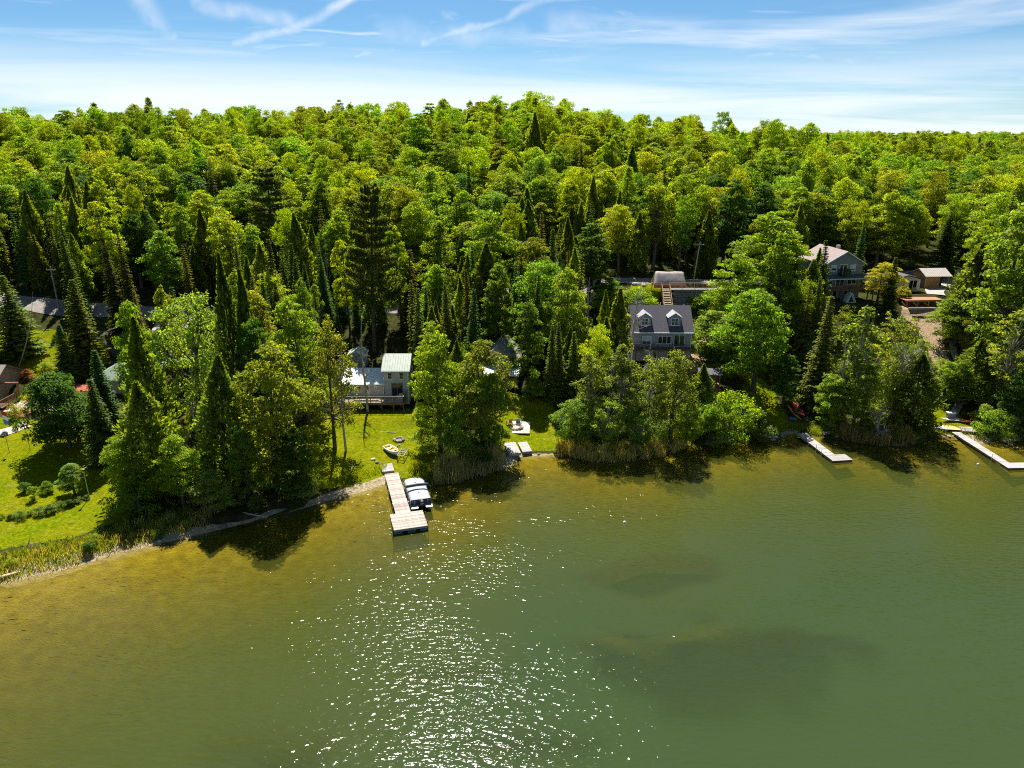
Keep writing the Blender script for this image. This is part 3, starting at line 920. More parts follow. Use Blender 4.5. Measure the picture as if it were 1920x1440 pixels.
def cedar(seed, H=11.0, cw=3.8, n=5200, power=0.8, ls=0.24):
    rg = np.random.default_rng(seed)
    t = rg.random(n) ** 1.25
    a = rg.uniform(0, 6.28, n)
    nl = 26
    lobe = rg.uniform(0, 6.28, 8)
    env = np.sin(np.pi * np.clip(t * 0.86 + 0.14, 0, 1)) ** 0.75 * (1 - t) ** (power - 0.5 if power > .5 else 0) * 1.15
    lump = 1 + 0.20 * np.sin(4 * a + lobe[0] + 7 * t) + 0.22 * np.sin(22 * t + 3 * a + lobe[1]) + 0.16 * np.sin(7 * a - 31 * t + lobe[2])
    rad = cw / 2 * env * lump * (0.45 + 0.62 * rg.random(n) ** 0.6)
    out = np.stack([np.cos(a), np.sin(a), np.zeros(n)], 1)
    P = out * rad[:, None]; P[:, 2] = H * (0.03 + 0.95 * t) - rad * 0.18
    ax = unit(out * 0.6 + np.array([0, 0, 0.55]) + rg.normal(size=(n, 3)) * 0.3)
    Nn = unit(out * 0.5 + rg.normal(size=(n, 3)) * 0.5 + np.array([0, 0, 0.35]))
    V = quads(P, Nn, ls * rg.uniform(0.7, 1.3, n), 0.5, rg, axis=ax)
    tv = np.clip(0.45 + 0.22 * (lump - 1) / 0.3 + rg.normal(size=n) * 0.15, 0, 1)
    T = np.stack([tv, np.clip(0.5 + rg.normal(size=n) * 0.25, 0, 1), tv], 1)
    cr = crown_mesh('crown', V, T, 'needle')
    mb = MB(); r0 = 0.014 * H + 0.04
    mb.tube([(0, 0, -0.4), (0.05, 0, H * 0.4), (0, 0.05, H * 0.92)], [r0 * 1.2, r0 * 0.7, 0.03], 6)
    return cr, mb.mesh('trunk', 'bark'), H, cw

def white_pine(seed, H=20.0, cw=9.0):
    rg = np.random.default_rng(seed)
    Vs, Ts = [], []
    mb = MB(); r0 = 0.32
    mb.tube([(0, 0, -0.4), (0.15, 0, H * 0.45), (0.0, 0.1, H * 0.8), (0, 0, H)], [r0 * 1.2, r0 * 0.8, r0 * 0.4, 0.03], 8)
    z = H * 0.30
    while z < H * 0.98:
        t = (z - H * 0.3) / (H * 0.7)
        nb = rg.integers(3, 6)
        a0 = rg.uniform(0, 6.28)
        for j in range(nb):
            a = a0 + 6.28 * j / nb + rg.normal() * 0.3
            ln = cw / 2 * (1.05 - t) ** 0.7 * rg.uniform(0.55, 1.15) + 0.4
            out = np.array([math.cos(a), math.sin(a), 0.0])
            tip = np.array([0, 0, z]) + out * ln + np.array([0, 0, ln * 0.18])
            mb.tube([(0, 0, z), np.array([0, 0, z]) + out * ln * 0.5, tip], [0.07 * (1.2 - t), 0.045, 0.012], 4)
            k = int(60 + 60 * ln)
            u = 0.25 + 0.8 * rg.random(k) ** 0.7
            spread = 0.30 * ln * np.sin(np.clip(u, 0, 1) * 2.6)
            P = np.array([0, 0, z]) + out * (u * ln)[:, None] + np.array([0, 0, 1.0]) * (0.18 * ln * u ** 2)[:, None]
            P = P + np.stack([-out[1] * np.ones(k), out[0] * np.ones(k), np.zeros(k)], 1) * (rg.normal(size=k) * spread * 0.7)[:, None]
            P[:, 2] += rg.normal(size=k) * 0.16 + 0.05
            ax = unit(out * 0.6 + rg.normal(size=(k, 3)) * 0.5 + np.array([0, 0, 0.3]))
            Nn = unit(rg.normal(size=(k, 3)) * 0.5 + np.array([0, 0, 0.8]))
            Vs.append(quads(P, Nn, 0.24 * rg.uniform(0.7, 1.3, k), 0.45, rg, axis=ax))
            tv = np.clip(0.5 + rg.normal() * 0.12 + rg.normal(size=k) * 0.12, 0, 1)
            Ts.append(np.stack([tv, np.clip(0.5 + rg.normal(size=k) * 0.2, 0, 1), tv], 1))
        z += rg.uniform(0.55, 1.05)
    cr = crown_mesh('crown', np.concatenate(Vs), np.concatenate(Ts), 'needle')
    return cr, mb.mesh('trunk', 'bark'), H, cw

def bare_tree(seed, H=12.0, spread=0.3, n=16, r0=0.16, first=0.3, depth=2, mat='dead_wood', lean=0.0):
    rg = np.random.default_rng(seed)
    mt, mbr = MB(), MB()
    path = [np.array([lean * H * t + 0.015 * H * math.sin(5 * t + seed), 0.01 * H * math.sin(4 * t), H * t]) for t in np.linspace(0, 1, 8)]
    path[0][2] = -0.3
    mt.tube(path, [r0 * (1.15 - t) + 0.012 for t in np.linspace(0, 1, 8)], 7)
    def twig(p, d, ln, r, lev):
        k = 4
        pts = [p]; cur = p.copy(); dd = d.copy()
        for i in range(k):
            dd = unit(dd + rg.normal(size=3) * 0.22 + np.array([0, 0, 0.06]))
            cur = cur + dd * ln / k; pts.append(cur.copy())
        mbr.tube(pts, [r * (1 - 0.8 * i / k) + 0.006 for i in range(k + 1)], 4)
        if lev > 0:
            for _ in range(rg.integers(2, 5)):
                q = pts[rg.integers(1, k + 1)]
                twig(q, unit(dd + rg.normal(size=3) * 0.7), ln * rg.uniform(0.35, 0.6), r * 0.5, lev - 1)
    for i in range(n):
        t = rg.uniform(first, 0.98)
        j = min(6, int(t * 7)); p = path[j] + (path[j + 1] - path[j]) * (t * 7 - j)
        a = rg.uniform(0, 6.28)
        twig(p, unit(np.array([math.cos(a), math.sin(a), rg.uniform(0.0, 0.7)])), H * spread * rg.uniform(0.4, 1.0) * (1.25 - t), r0 * 0.55 * (1.2 - t), depth)
    return mbr.mesh('branches', mat), mt.mesh('trunk', mat), H, H * spread * 2

PROTO = {}
for i in range(7):
    prof = ['round', 'egg', 'round', 'vase', 'egg', 'tall', 'round'][i]
    PROTO['broad%d' % i] = broadleaf(100 + i, 15.5, [8.4, 7.4, 9.0, 8.6, 7.8, 6.2, 7.6][i], [0.2, 0.18, 0.25, 0.3, 0.2, 0.12, 0.22][i],
                                     [150, 130, 165, 140, 135, 140, 120][i], 11500, 0.135, prof, clr=(0.075, 0.135))
for i in range(4):
    PROTO['near%d' % i] = broadleaf(200 + i, 13.0, [8.0, 7.0, 7.6, 6.4][i], [0.16, 0.12, 0.16, 0.10][i], [140, 130, 150, 130][i], 13500, 0.118,
                                    ['egg', 'tall', 'round', 'tall'][i], clr=(0.075, 0.13))
for i in range(3):
    PROTO['airy%d' % i] = broadleaf(300 + i, 13.0, [7.0, 6.2, 7.4][i], 0.16, 110, 8000, 0.11, ['egg', 'tall', 'vase'][i], clr=(0.07, 0.12), loose=0.8, lay=0.8)
for i in range(4):
    PROTO['wisp%d' % i] = broadleaf(350 + i, 12.0, [5.6, 6.4, 5.0, 6.8][i], [0.12, 0.2, 0.1, 0.22][i], [105, 95, 110, 90][i], [5200, 4600, 5600, 4300][i], 0.115, ['tall', 'vase', 'egg', 'vase'][i],
                                    clr=(0.05, 0.10), loose=0.9, lay=0.85, bark='pale_bark', limbs=60, thick=0.55)
for i in range(3):
    PROTO['broad%d' % (7 + i)] = broadleaf(170 + i, 15.5, [6.6, 9.4, 7.0][i], [0.3, 0.28, 0.15][i], [110, 150, 120][i], [8000, 11000, 9500][i], 0.135, ['vase', 'vase', 'egg'][i], clr=(0.06, 0.13), loose=0.4, limbs=40, lay=[0.9, 0.7, 1.0][i])
PROTO['globe'] = broadleaf(400, 9.0, 8.2, 0.10, 130, 24000, 0.125, 'round', clr=(0.09, 0.14), lay=0.8)
for i in range(4):
    PROTO['bush%d' % i] = broadleaf(500 + i, 3.4, [4.2, 3.6, 4.6, 3.4][i], -0.06, 40, 3800, 0.095, ['round', 'egg', 'round', 'vase'][i], clr=(0.11, 0.18), lay=0.8)
for i in range(7):
    PROTO['spruce%d' % i] = spruce(600 + i, 14.0, [5.0, 4.2, 3.6, 5.6, 4.6, 3.2, 4.0][i], thin=[1, 1, 1, 1, .75, .7, .6][i], droop=[0.35, 0.45, 0.5, 0.28, 0.5, 0.6, 0.4][i], gap=[0.42, 0.42, 0.45, 0.48, 0.6, 0.5, 0.62][i],
                                    taper=[.78, .78, .78, .78, .65, .6, .85][i], first=[.05, .05, .05, .05, .16, .1, .25][i])
for i in range(3):
    PROTO['cedar%d' % i] = cedar(700 + i, 11.0, [3.8, 3.2, 4.6][i])
for i in range(2):
    PROTO['pine%d' % i] = white_pine(800 + i)
for i in range(5):
    PROTO['bare%d' % i] = bare_tree(900 + i, 11.0, [0.22, 0.3, 0.35, 0.4, 0.3][i], [12, 16, 22, 24, 18][i], 0.19, [0.35, 0.3, 0.2, 0.12, 0.5][i])

LIME = (0.142, 0.178, 0.007); GREEN = (0.088, 0.140, 0.012); DARK = (0.042, 0.086, 0.016); OLIVE = (0.102, 0.124, 0.026)
PALE = (0.135, 0.175, 0.045); BLUE = (0.048, 0.090, 0.034); BROWN = (0.095, 0.098, 0.034); CEDAR = (0.105, 0.138, 0.024); GOLD = (0.19, 0.18, 0.012)
FRESH = (0.115, 0.165, 0.010); SPR = (0.062, 0.088, 0.028)
PART2 = {'bare': 'branches'}

def put_tree(proto, name, x, y, height, width, col, label, cat='tree', group=None, rz=None, z=None, tilt=(0, 0)):
    cr, tr, H, cw = PROTO[proto]
    z = hz(x, y) if z is None else z
    root = empty(name, (x, y, z - 0.05), random.uniform(0, 6.28) if rz is None else rz)
    root.rotation_euler[0], root.rotation_euler[1] = tilt if tilt != (0, 0) else (random.gauss(0, R(1.6)), random.gauss(0, R(1.6)))
    s = width / cw
    root.scale = (s, s, height / H)
    link(bpy.data.objects.new('trunk', tr), root)
    c = link(bpy.data.objects.new('branches' if proto.startswith('bare') else 'crown', cr), root)
    c.color = (*col, 1)
    if proto.startswith('bare'): c['kind'] = 'stuff'
    tag(root, label, cat, group)
    return root

def jit(col, k=0.12):
    f = 1 + random.uniform(-k, k); g = random.uniform(-k, k) * 0.6
    return (max(0, col[0] * f * (1 + g)), max(0, col[1] * f), max(0, col[2] * f * (1 - g)))

FEATURED_BOX = []
def tree_px(proto, name, px, base, top, wpx, col, label, cat='tree', group=None, **kw):
    """stands where the photo shows its foot on the ground; size from its top and sides at that distance"""
    p = hit(px, base)
    v = (H_ / 2 - top) / F
    dep = p[1] / (CP + v * SP)
    zt = CAMZ + dep * (-SP + v * CP)
    h = max(0.6, zt - p[2])
    w = wpx / F * dep
    FEATURED_BOX.append((p[0], p[1], w * 0.5))
    return put_tree(proto, name, p[0], p[1], h, w, jit(col, 0.05), label, cat, group, z=p[2], **kw)
# ------------------------------------------------------------------ trees and shrubs one can tell apart (foot px, foot py, top py, width px)
T = tree_px
# left garden
T('spruce3', 'spruce_tree', 42, 668, 512, 104, (0.095, 0.122, 0.037), 'wide greyish olive spruce on the upper lawn by the leaning birch', 'spruce')
T('spruce0', 'spruce_tree', 166, 692, 520, 92, (0.084, 0.096, 0.027), 'broad brown topped spruce beside the driveway', 'spruce')
T('spruce1', 'spruce_tree', 130, 712, 606, 58, BLUE, 'small dark blue green spruce between the mulch bed and the broad spruce', 'spruce')
T('globe', 'maple_tree', 132, 840, 698, 122, (0.038, 0.075, 0.022), 'round dense dark green maple on the lower lawn', 'tree')
T('spruce1', 'spruce_tree', 205, 812, 652, 78, BLUE, 'tallest pointed spruce in front of the green garage roof', 'spruce')
T('spruce0', 'spruce_tree', 203, 870, 704, 84, SPR, 'full spruce with green tips beside the round dark maple', 'spruce')
T('near3', 'young_tree', 140, 926, 868, 52, (0.10, 0.15, 0.04), 'small pale ornamental tree on the lawn beside the grey lamp post', 'tree')
# shore thicket left of the long dock
T('cedar2', 'cedar_tree', 300, 925, 712, 114, (0.112, 0.143, 0.027), 'large olive cedar rising from the shore thicket', 'cedar')
T('near2', 'shore_maple', 252, 945, 812, 84, FRESH, 'bright green young maple at the lawn end of the thicket', 'tree')
T('near0', 'shore_maple', 345, 950, 812, 92, FRESH, 'lime green maple in front of the large olive cedar', 'tree')
T('airy0', 'willow_shrub', 396, 962, 880, 96, PALE, 'pale grey green willow shrub overhanging the water', 'shrub')
T('bush2', 'leafy_bush', 262, 960, 895, 90, GREEN, 'dark leafy bush at the foot of the lime green maples', 'shrub')
T('cedar0', 'cedar_tree', 432, 920, 662, 94, (0.084, 0.113, 0.029), 'tall dark cone shaped cedar left of the big yellow green tree', 'cedar')
T('near1', 'poplar_tree', 518, 914, 636, 168, (0.125, 0.145, 0.012), 'big tall yellow green tree at the water edge left of the dock', 'tree')
T('near3', 'shore_tree', 560, 936, 800, 84, DARK, 'low dark green tree beside the shaded lawn edge', 'tree')
T('airy1', 'willow_shrub', 585, 930, 868, 46, PALE, 'small silvery shrub at the sandy edge near the dock', 'shrub')
T('near3', 'shore_tree', 470, 945, 790, 66, GREEN, 'leafy green tree filling the gap under the tall cone cedar', 'tree')
T('bare3', 'dead_tree', 385, 905, 742, 80, (1, 1, 1), 'grey leafless tree between the two big cedars', 'dead tree')
# behind the thicket
T('near0', 'maple_tree', 282, 800, 556, 88, GREEN, 'tall deep green maple right of the driveway', 'tree')
T('airy2', 'locust_tree', 392, 838, 552, 148, (0.115, 0.16, 0.04), 'pale feathery rounded tree with a light trunk above the thicket', 'tree')
T('cedar1', 'cedar_tree', 302, 850, 590, 70, CEDAR, 'olive cedar standing in front of the feathery pale tree', 'cedar')
T('near1', 'maple_tree', 580, 800, 548, 122, (0.12, 0.16, 0.012), 'fresh green maple behind the big yellow green tree', 'tree')
T('airy0', 'ash_tree', 628, 842, 592, 100, (0.10, 0.11, 0.022), 'olive ash tree at the left end of the cottage deck', 'tree')
T('near3', 'maple_tree', 505, 830, 590, 90, DARK, 'dark shaded maple between feathery tree and fresh green maple', 'tree')
T('cedar0', 'cedar_tree', 455, 800, 470, 52, (0.067, 0.092, 0.023), 'very tall slim dark cedar above the feathery tree', 'cedar')
T('cedar1', 'cedar_tree', 484, 806, 500, 44, (0.067, 0.092, 0.023), 'slim dark cedar just right of the very tall one', 'cedar')
# dead trunks on the cottage lawn
T('bare0', 'dead_tree', 688, 772, 596, 60, (1, 1, 1), 'tall thin dead tree standing in front of the cottage deck', 'dead tree')
T('bare1', 'dead_tree', 648, 846, 655, 76, (1, 1, 1), 'bare grey dead tree on the lawn left of the deck', 'dead tree')
# clump between the two lawns
T('near1', 'maple_tree', 826, 842, 612, 106, (0.125, 0.165, 0.010), 'bright lime green tree right of the white cottage', 'tree')
T('near0', 'oak_tree', 905, 838, 632, 136, (0.10, 0.112, 0.016), 'olive brown leafed tree beside the porch cottage', 'tree')
T('bush1', 'leafy_bush', 862, 868, 770, 72, GREEN, 'green bush under the olive brown tree above the reeds', 'shrub')
T('bush3', 'leafy_bush', 918, 852, 700, 66, (0.09, 0.14, 0.012), 'tall green bush in front of the porch cottage', 'shrub')
T('bush0', 'leafy_bush', 792, 846, 806, 52, PALE, 'low pale bush at the lawn edge beside the reeds', 'shrub')
T('bush0', 'leafy_bush', 932, 838, 795, 42, DARK, 'dark low bush at the shady side of the stone patio', 'shrub')
T('bush3', 'leafy_bush', 948, 815, 806, 20, GREEN, 'small green plant clump between patio and dock sections', 'shrub')
# right of the porch cottage
T('spruce2', 'spruce_tree', 1034, 752, 606, 42, (0.084, 0.102, 0.032), 'slim brownish spruce right of the porch cottage', 'spruce')
T('spruce2', 'spruce_tree', 1047, 748, 598, 40, (0.084, 0.102, 0.032), 'second slim spruce touching the one by the porch cottage', 'spruce')
T('spruce2', 'spruce_tree', 1074, 744, 618, 44, CEDAR, 'slim olive spruce behind the shore shrubs', 'spruce')
T('bush1', 'leafy_bush', 1002, 752, 708, 44, GREEN, 'bright bush at the top corner of the porch cottage lawn', 'shrub')
T('near2', 'shore_tree', 1078, 842, 748, 78, GREEN, 'round leafy shore tree at the right edge of the patio lawn', 'tree')
T('wisp0', 'birch_tree', 1108, 820, 660, 92, OLIVE, 'airy olive birch above the tan reeds', 'tree')
T('wisp2', 'birch_tree', 1158, 818, 640, 96, (0.10, 0.12, 0.028), 'taller airy birch in front of the dormer house corner', 'tree')
T('wisp1', 'shore_tree', 1135, 850, 748, 84, FRESH, 'fresh green shore tree low between the two airy birches', 'tree')
T('wisp3', 'birch_tree', 1212, 832, 664, 92, OLIVE, 'thin leaved olive tree below the dormer house balcony', 'tree')
T('airy1', 'shore_tree', 1256, 836, 652, 98, (0.11, 0.13, 0.022), 'full yellow green tree below the dormer house windows', 'tree')
T('wisp1', 'shore_tree', 1196, 850, 770, 80, GREEN, 'low green tree behind the tan reeds', 'tree')
T('near0', 'shore_tree', 1284, 838, 752, 76, FRESH, 'low bright tree at the right end of the tan reeds', 'tree')
T('cedar0', 'cedar_tree', 1312, 800, 682, 52, (0.078, 0.109, 0.027), 'dark cedar just left of the wooden gazebo', 'cedar')
T('bare2', 'dead_tree', 1210, 760, 640, 70, (1, 1, 1), 'twiggy bare tree in front of the dormer house wall', 'dead tree')
T('bare2', 'dead_tree', 1180, 690, 540, 90, (1, 1, 1), 'arching bare grey tree left of the dormer house', 'dead tree')
T('bush2', 'leafy_bush', 1365, 826, 736, 100, FRESH, 'large rounded bush on the shore below the gazebo', 'shrub')
T('bush1', 'leafy_bush', 1416, 822, 768, 66, (0.09, 0.125, 0.03), 'grey green rounded bush beside the shaded grass strip', 'shrub')
T('bush0', 'leafy_bush', 1328, 832, 760, 66, GREEN, 'green bush left of the large rounded shore bush', 'shrub')
# around gazebo and grass strip
T('near2', 'maple_tree', 1412, 735, 538, 138, (0.095, 0.15, 0.010), 'large leafy maple behind the gazebo', 'tree')
T('near0', 'maple_tree', 1368, 620, 472, 112, FRESH, 'bright maple right of the retaining wall', 'tree')
T('near3', 'maple_tree', 1330, 680, 578, 92, (0.115, 0.155, 0.02), 'bright bushy maple against the dormer house side', 'tree')
T('bush2', 'leafy_bush', 1318, 590, 552, 50, FRESH, 'lime bush at the foot of the retaining wall', 'shrub')
T('near1', 'maple_tree', 1444, 575, 392, 140, FRESH, 'very large fresh green maple left of the balcony house', 'tree')
T('spruce2', 'spruce_tree', 1478, 620, 482, 44, (0.078, 0.079, 0.027), 'brownish spruce between the big maples and balcony house', 'spruce')
T('cedar0', 'cedar_tree', 1507, 640, 486, 60, (0.095, 0.109, 0.032), 'rounded olive cedar left of the balcony house', 'cedar')
T('spruce1', 'spruce_tree', 1534, 612, 446, 52, SPR, 'dark narrow spruce touching the balcony house roof', 'spruce')
T('spruce0', 'spruce_tree', 1526, 762, 550, 80, (0.084, 0.092, 0.032), 'big tall brown green spruce above the middle dock', 'spruce')
T('near3', 'shore_tree', 1468, 762, 660, 60, DARK, 'dark leafy tree shading the grass strip', 'tree')
T('spruce2', 'spruce_tree', 1662, 586, 480, 42, (0.067, 0.087, 0.025), 'dark spruce between balcony house and guest cabin', 'spruce')
T('near2', 'maple_tree', 1644, 570, 490, 68, GOLD, 'golden green maple beside the balcony house', 'tree')
T('bush1', 'leafy_bush', 1695, 556, 536, 30, GOLD, 'golden bush in front of the guest cabin', 'shrub')
# right shore wood
T('near3', 'shore_tree', 1556, 804, 700, 76, FRESH, 'bright leafy tree beside the middle dock', 'tree')
T('wisp2', 'birch_tree', 1600, 800, 568, 118, (0.11, 0.14, 0.03), 'tall thin leaved tree below the balcony house', 'tree')
T('wisp3', 'birch_tree', 1668, 790, 590, 112, OLIVE, 'broad airy tree in front of the guest cabin deck', 'tree')
T('airy2', 'shore_tree', 1612, 812, 680, 84, (0.10, 0.14, 0.014), 'green tree above the dead fallen crown', 'tree')
T('cedar2', 'cedar_tree', 1706, 800, 662, 82, (0.067, 0.090, 0.025), 'dark cedar beside the fallen crown on the shore', 'cedar')
T('wisp0', 'shore_tree', 1658, 790, 680, 76, (0.12, 0.15, 0.012), 'yellow green tree left of the dark shore cedar', 'tree')
T('bush0', 'leafy_bush', 1640, 690, 645, 60, GOLD, 'golden bush in the thicket under the balcony house', 'shrub')
T('bare3', 'dead_tree', 1712, 720, 640, 80, (1, 1, 1), 'grey twiggy tree beside the stony foot path', 'dead tree')
T('near2', 'maple_tree', 1790, 650, 556, 84, (0.10, 0.14, 0.012), 'green maple right of the red soil slope', 'tree')
T('near1', 'poplar_tree', 1862, 700, 372, 190, (0.11, 0.15, 0.012), 'very tall broad green poplar at the right end', 'tree')
T('near0', 'poplar_tree', 1925, 690, 350, 150, FRESH, 'very tall poplar right of the broad one', 'tree')
T('cedar1', 'cedar_tree', 1800, 640, 450, 70, (0.095, 0.115, 0.032), 'olive cedar behind the woodshed corner', 'cedar')
T('wisp1', 'birch_tree', 1868, 776, 566, 128, (0.12, 0.145, 0.032), 'large airy birch with pale trunk above the orange kayak', 'tree')
T('near3', 'shore_tree', 1768, 752, 676, 56, FRESH, 'bright small tree beside the stony foot path', 'tree')
T('cedar2', 'cedar_tree', 1818, 752, 632, 80, (0.084, 0.109, 0.032), 'olive bushy cedar above the right dock', 'cedar')
T('near0', 'shore_tree', 1900, 800, 690, 84, DARK, 'dark leafy tree overhanging the right shore', 'tree')
T('bush1', 'leafy_bush', 1842, 798, 758, 44, PALE, 'pale bush beside the orange kayak', 'shrub')
T('bush2', 'leafy_bush', 1868, 818, 770, 66, GREEN, 'green bush on the bank right of the kayaks', 'shrub')
T('bush1', 'leafy_bush', 1738, 806, 776, 28, FRESH, 'lime weeds bush beside the right dock', 'shrub')
# twiggy half dead trees in the shore wood
for (px, base, top, w, label) in [
    (1098, 800, 690, 44, 'twiggy dead tree beside the airy olive birch'), (1140, 790, 655, 50, 'tall bare tree between the two airy birches'),
    (1268, 790, 700, 50, 'bare tree right of the tree below the dormer windows'), (1575, 780, 610, 60, 'bare pale tree left of the tall thin leaved tree'),
    (1640, 750, 650, 60, 'grey bare tree in the thicket under the balcony house'), (1690, 780, 690, 50, 'bare grey tree in front of the dark shore cedar'),
    (1880, 760, 620, 64, 'pale bare birch trunk at the right end'), (600, 720, 560, 40, 'bare grey pole of a dead spruce behind the olive ash'),
    (1100, 660, 520, 60, 'bare arching tree on the bank left of the dormer house'), (615, 560, 445, 30, 'bare dead trunk on the lower hillside')]:
    T('bare%d' % (len(label) % 4), 'dead_tree', px, base, top, w, (1, 1, 1), label, 'dead tree')
# hillside landmarks
T('pine0', 'white_pine', 702, 660, 336, 104, (0.07, 0.085, 0.030), 'tall white pine with tiered branches above the cottage', 'pine')
T('pine1', 'white_pine', 520, 520, 305, 110, (0.085, 0.10, 0.036), 'old white pine with bare trunk on the middle hillside', 'pine')
T('spruce2', 'spruce_tree', 884, 440, 302, 34, SPR, 'slim dark spruce spire high on the middle hillside', 'spruce')
T('spruce2', 'spruce_tree', 872, 450, 345, 32, SPR, 'shorter dark spire left of the highest hillside spruce', 'spruce')
T('spruce2', 'spruce_tree', 787, 712, 536, 44, (0.095, 0.122, 0.047), 'pale grey green spire spruce behind the lime tree', 'spruce')
T('spruce2', 'spruce_tree', 846, 690, 560, 36, (0.084, 0.090, 0.032), 'brownish spire spruce left of the porch cottage roof', 'spruce')
T('spruce1', 'spruce_tree', 1762, 512, 392, 66, (0.050, 0.070, 0.023), 'dark full spruce behind the woodshed', 'spruce')
T('near0', 'maple_tree', 1690, 470, 360, 90, FRESH, 'tall fresh maple on the slope behind the woodshed', 'tree')
T('spruce1', 'spruce_tree', 232, 640, 440, 54, (0.043, 0.049, 0.021), 'nearly black spruce behind the driveway', 'spruce')
T('spruce1', 'spruce_tree', 258, 636, 430, 44, (0.050, 0.051, 0.021), 'second blackish spruce close to the driveway one', 'spruce')
T('spruce1', 'spruce_tree', 148, 590, 440, 50, SPR, 'dark spruce beside the wooden utility pole', 'spruce')
T('near2', 'maple_tree', 1010, 660, 484, 110, (0.09, 0.15, 0.014), 'green maple with dark trunk above the porch cottage', 'tree')
T('near0', 'maple_tree', 1060, 690, 496, 96, (0.115, 0.15, 0.02), 'rounded light maple above the slim spruces', 'tree')
T('near3', 'maple_tree', 990, 730, 560, 70, (0.07, 0.11, 0.02), 'shaded maple behind the porch cottage', 'tree')
T('near1', 'maple_tree', 920, 560, 388, 104, FRESH, 'fresh upright maple on the bank above the porch cottage', 'tree')
T('bush2', 'leafy_bush', 1196, 580, 538, 62, (0.12, 0.17, 0.012), 'bright shrub left of the wooden stair', 'shrub')
T('bush0', 'leafy_bush', 1165, 585, 545, 50, PALE, 'pale shrub at the top left of the dormer house', 'shrub')
T('bush1', 'leafy_bush', 1142, 552, 520, 46, GREEN, 'green bush on the bank edge left of the boulders', 'shrub')
T('bush0', 'leafy_bush', 1128, 580, 540, 50, FRESH, 'fresh bush on the steep bank below the lane', 'shrub')
T('bush3', 'leafy_bush', 1300, 578, 556, 36, GREEN, 'green shrub beside the retaining wall end', 'shrub')

# garden shrubs, one by one
for (px, base, top, w, col, label) in [
    (48, 898 + 28, 906, 22, DARK, 'dark clipped shrub on the lawn island'), (66, 938, 912, 18, GREEN, 'upright green shrub on the lawn island'),
    (90, 924, 902, 28, GREEN, 'widest green shrub on the lawn island'), (30, 806, 793, 12, PALE, 'flower ring at the foot of a feeder pole'),
    (52, 712, 692, 22, (0.16, 0.06, 0.07), 'reddish purple shrub in the mulch bed'), (85, 694, 678, 24, PALE, 'white flowering rounded shrub at the lawn edge'),
    (54, 756, 732, 24, GOLD, 'golden green shrub at the top of the garden steps'), (40, 752, 742, 14, GREEN, 'small round green shrub beside the deck rail'),
    (32, 786, 756, 26, (0.14, 0.14, 0.02), 'small weeping tree in the lower mulch bed'), (48, 774, 762, 18, GOLD, 'low golden shrub by the garden steps'),
    (28, 788, 777, 14, GREEN, 'low dark shrub at the bed wall')]:
    T('bush%d' % random.randint(0, 3), 'garden_shrub', px, base, top, w, col, label, 'shrub')
for i, (px, base, top, w) in enumerate([(6, 974, 966, 10), (21, 974, 963, 16), (39, 973, 958, 24), (58, 968, 958, 12), (74, 966, 951, 26), (97, 960, 944, 24),
                                        (115, 953, 940, 22), (132, 948, 934, 20), (148, 942, 931, 18), (163, 938, 928, 14)]):
    T('bush%d' % (i % 4), 'border_plant', px, base, top, w, (0.09, 0.13, 0.03), 'rounded border plant in the curved row across the lower lawn', 'plant', 'row of border plants on the lawn')

# ------------------------------------------------------------------ the rest of the wood
CLEAR = [  # px rectangle that stays open to view, and how far the thing in it stands (y)
    (638, 650, 778, 800, 108), (600, 765, 835, 930, 104), (920, 636, 1046, 850, 113), (1183, 572, 1302, 668, 121), (1178, 500, 1352, 578, 141),
    (1536, 458, 1622, 566, 141), (1672, 500, 1786, 580, 146), (1690, 560, 1768, 640, 137), (0, 765, 245, 1000, 100), (0, 625, 262, 765, 121),
    (1318, 662, 1372, 714, 110), (1470, 752, 1600, 872, 110), (1742, 768, 1925, 880, 110), (1400, 700, 1492, 816, 112), (76, 556, 158, 584, 134),
    (392, 528, 420, 548, 140), (1140, 510, 1190, 535, 140), (653, 652, 697, 690, 117),
]
def blocked(x, y, z, h, w):
    px, py0, dep = proj(x, y, z)
    _, py1, _ = proj(x, y, z + h)
    hw = w * 0.5 * F / dep
    for (a, b, c, d, yy) in CLEAR:
        if y < yy and px + hw * 0.85 > a and px - hw * 0.85 < c and py0 > b and py1 < d:
            return True
    return False
OPEN_YARD = (-110, -56.5, 112, 131)
KEEP_OUT = [(x0 - 1.0, x1 + 1.0, y0 - 1, y1 + 1) for (x0, x1, y0, y1, z, s) in PADS]
ROADL = [(-240, 150), (-120, 134), (-86, 131), (-60, 134), (-40, 139), (-15, 143), (5, 141.5), (30, 138.5), (48, 138), (62, 151), (90, 153), (150, 160), (300, 165)]
def near_road(x, y):
    ry = np.interp(x, [p[0] for p in ROADL], [p[1] for p in ROADL])
    return abs(y - ry) < 3.6

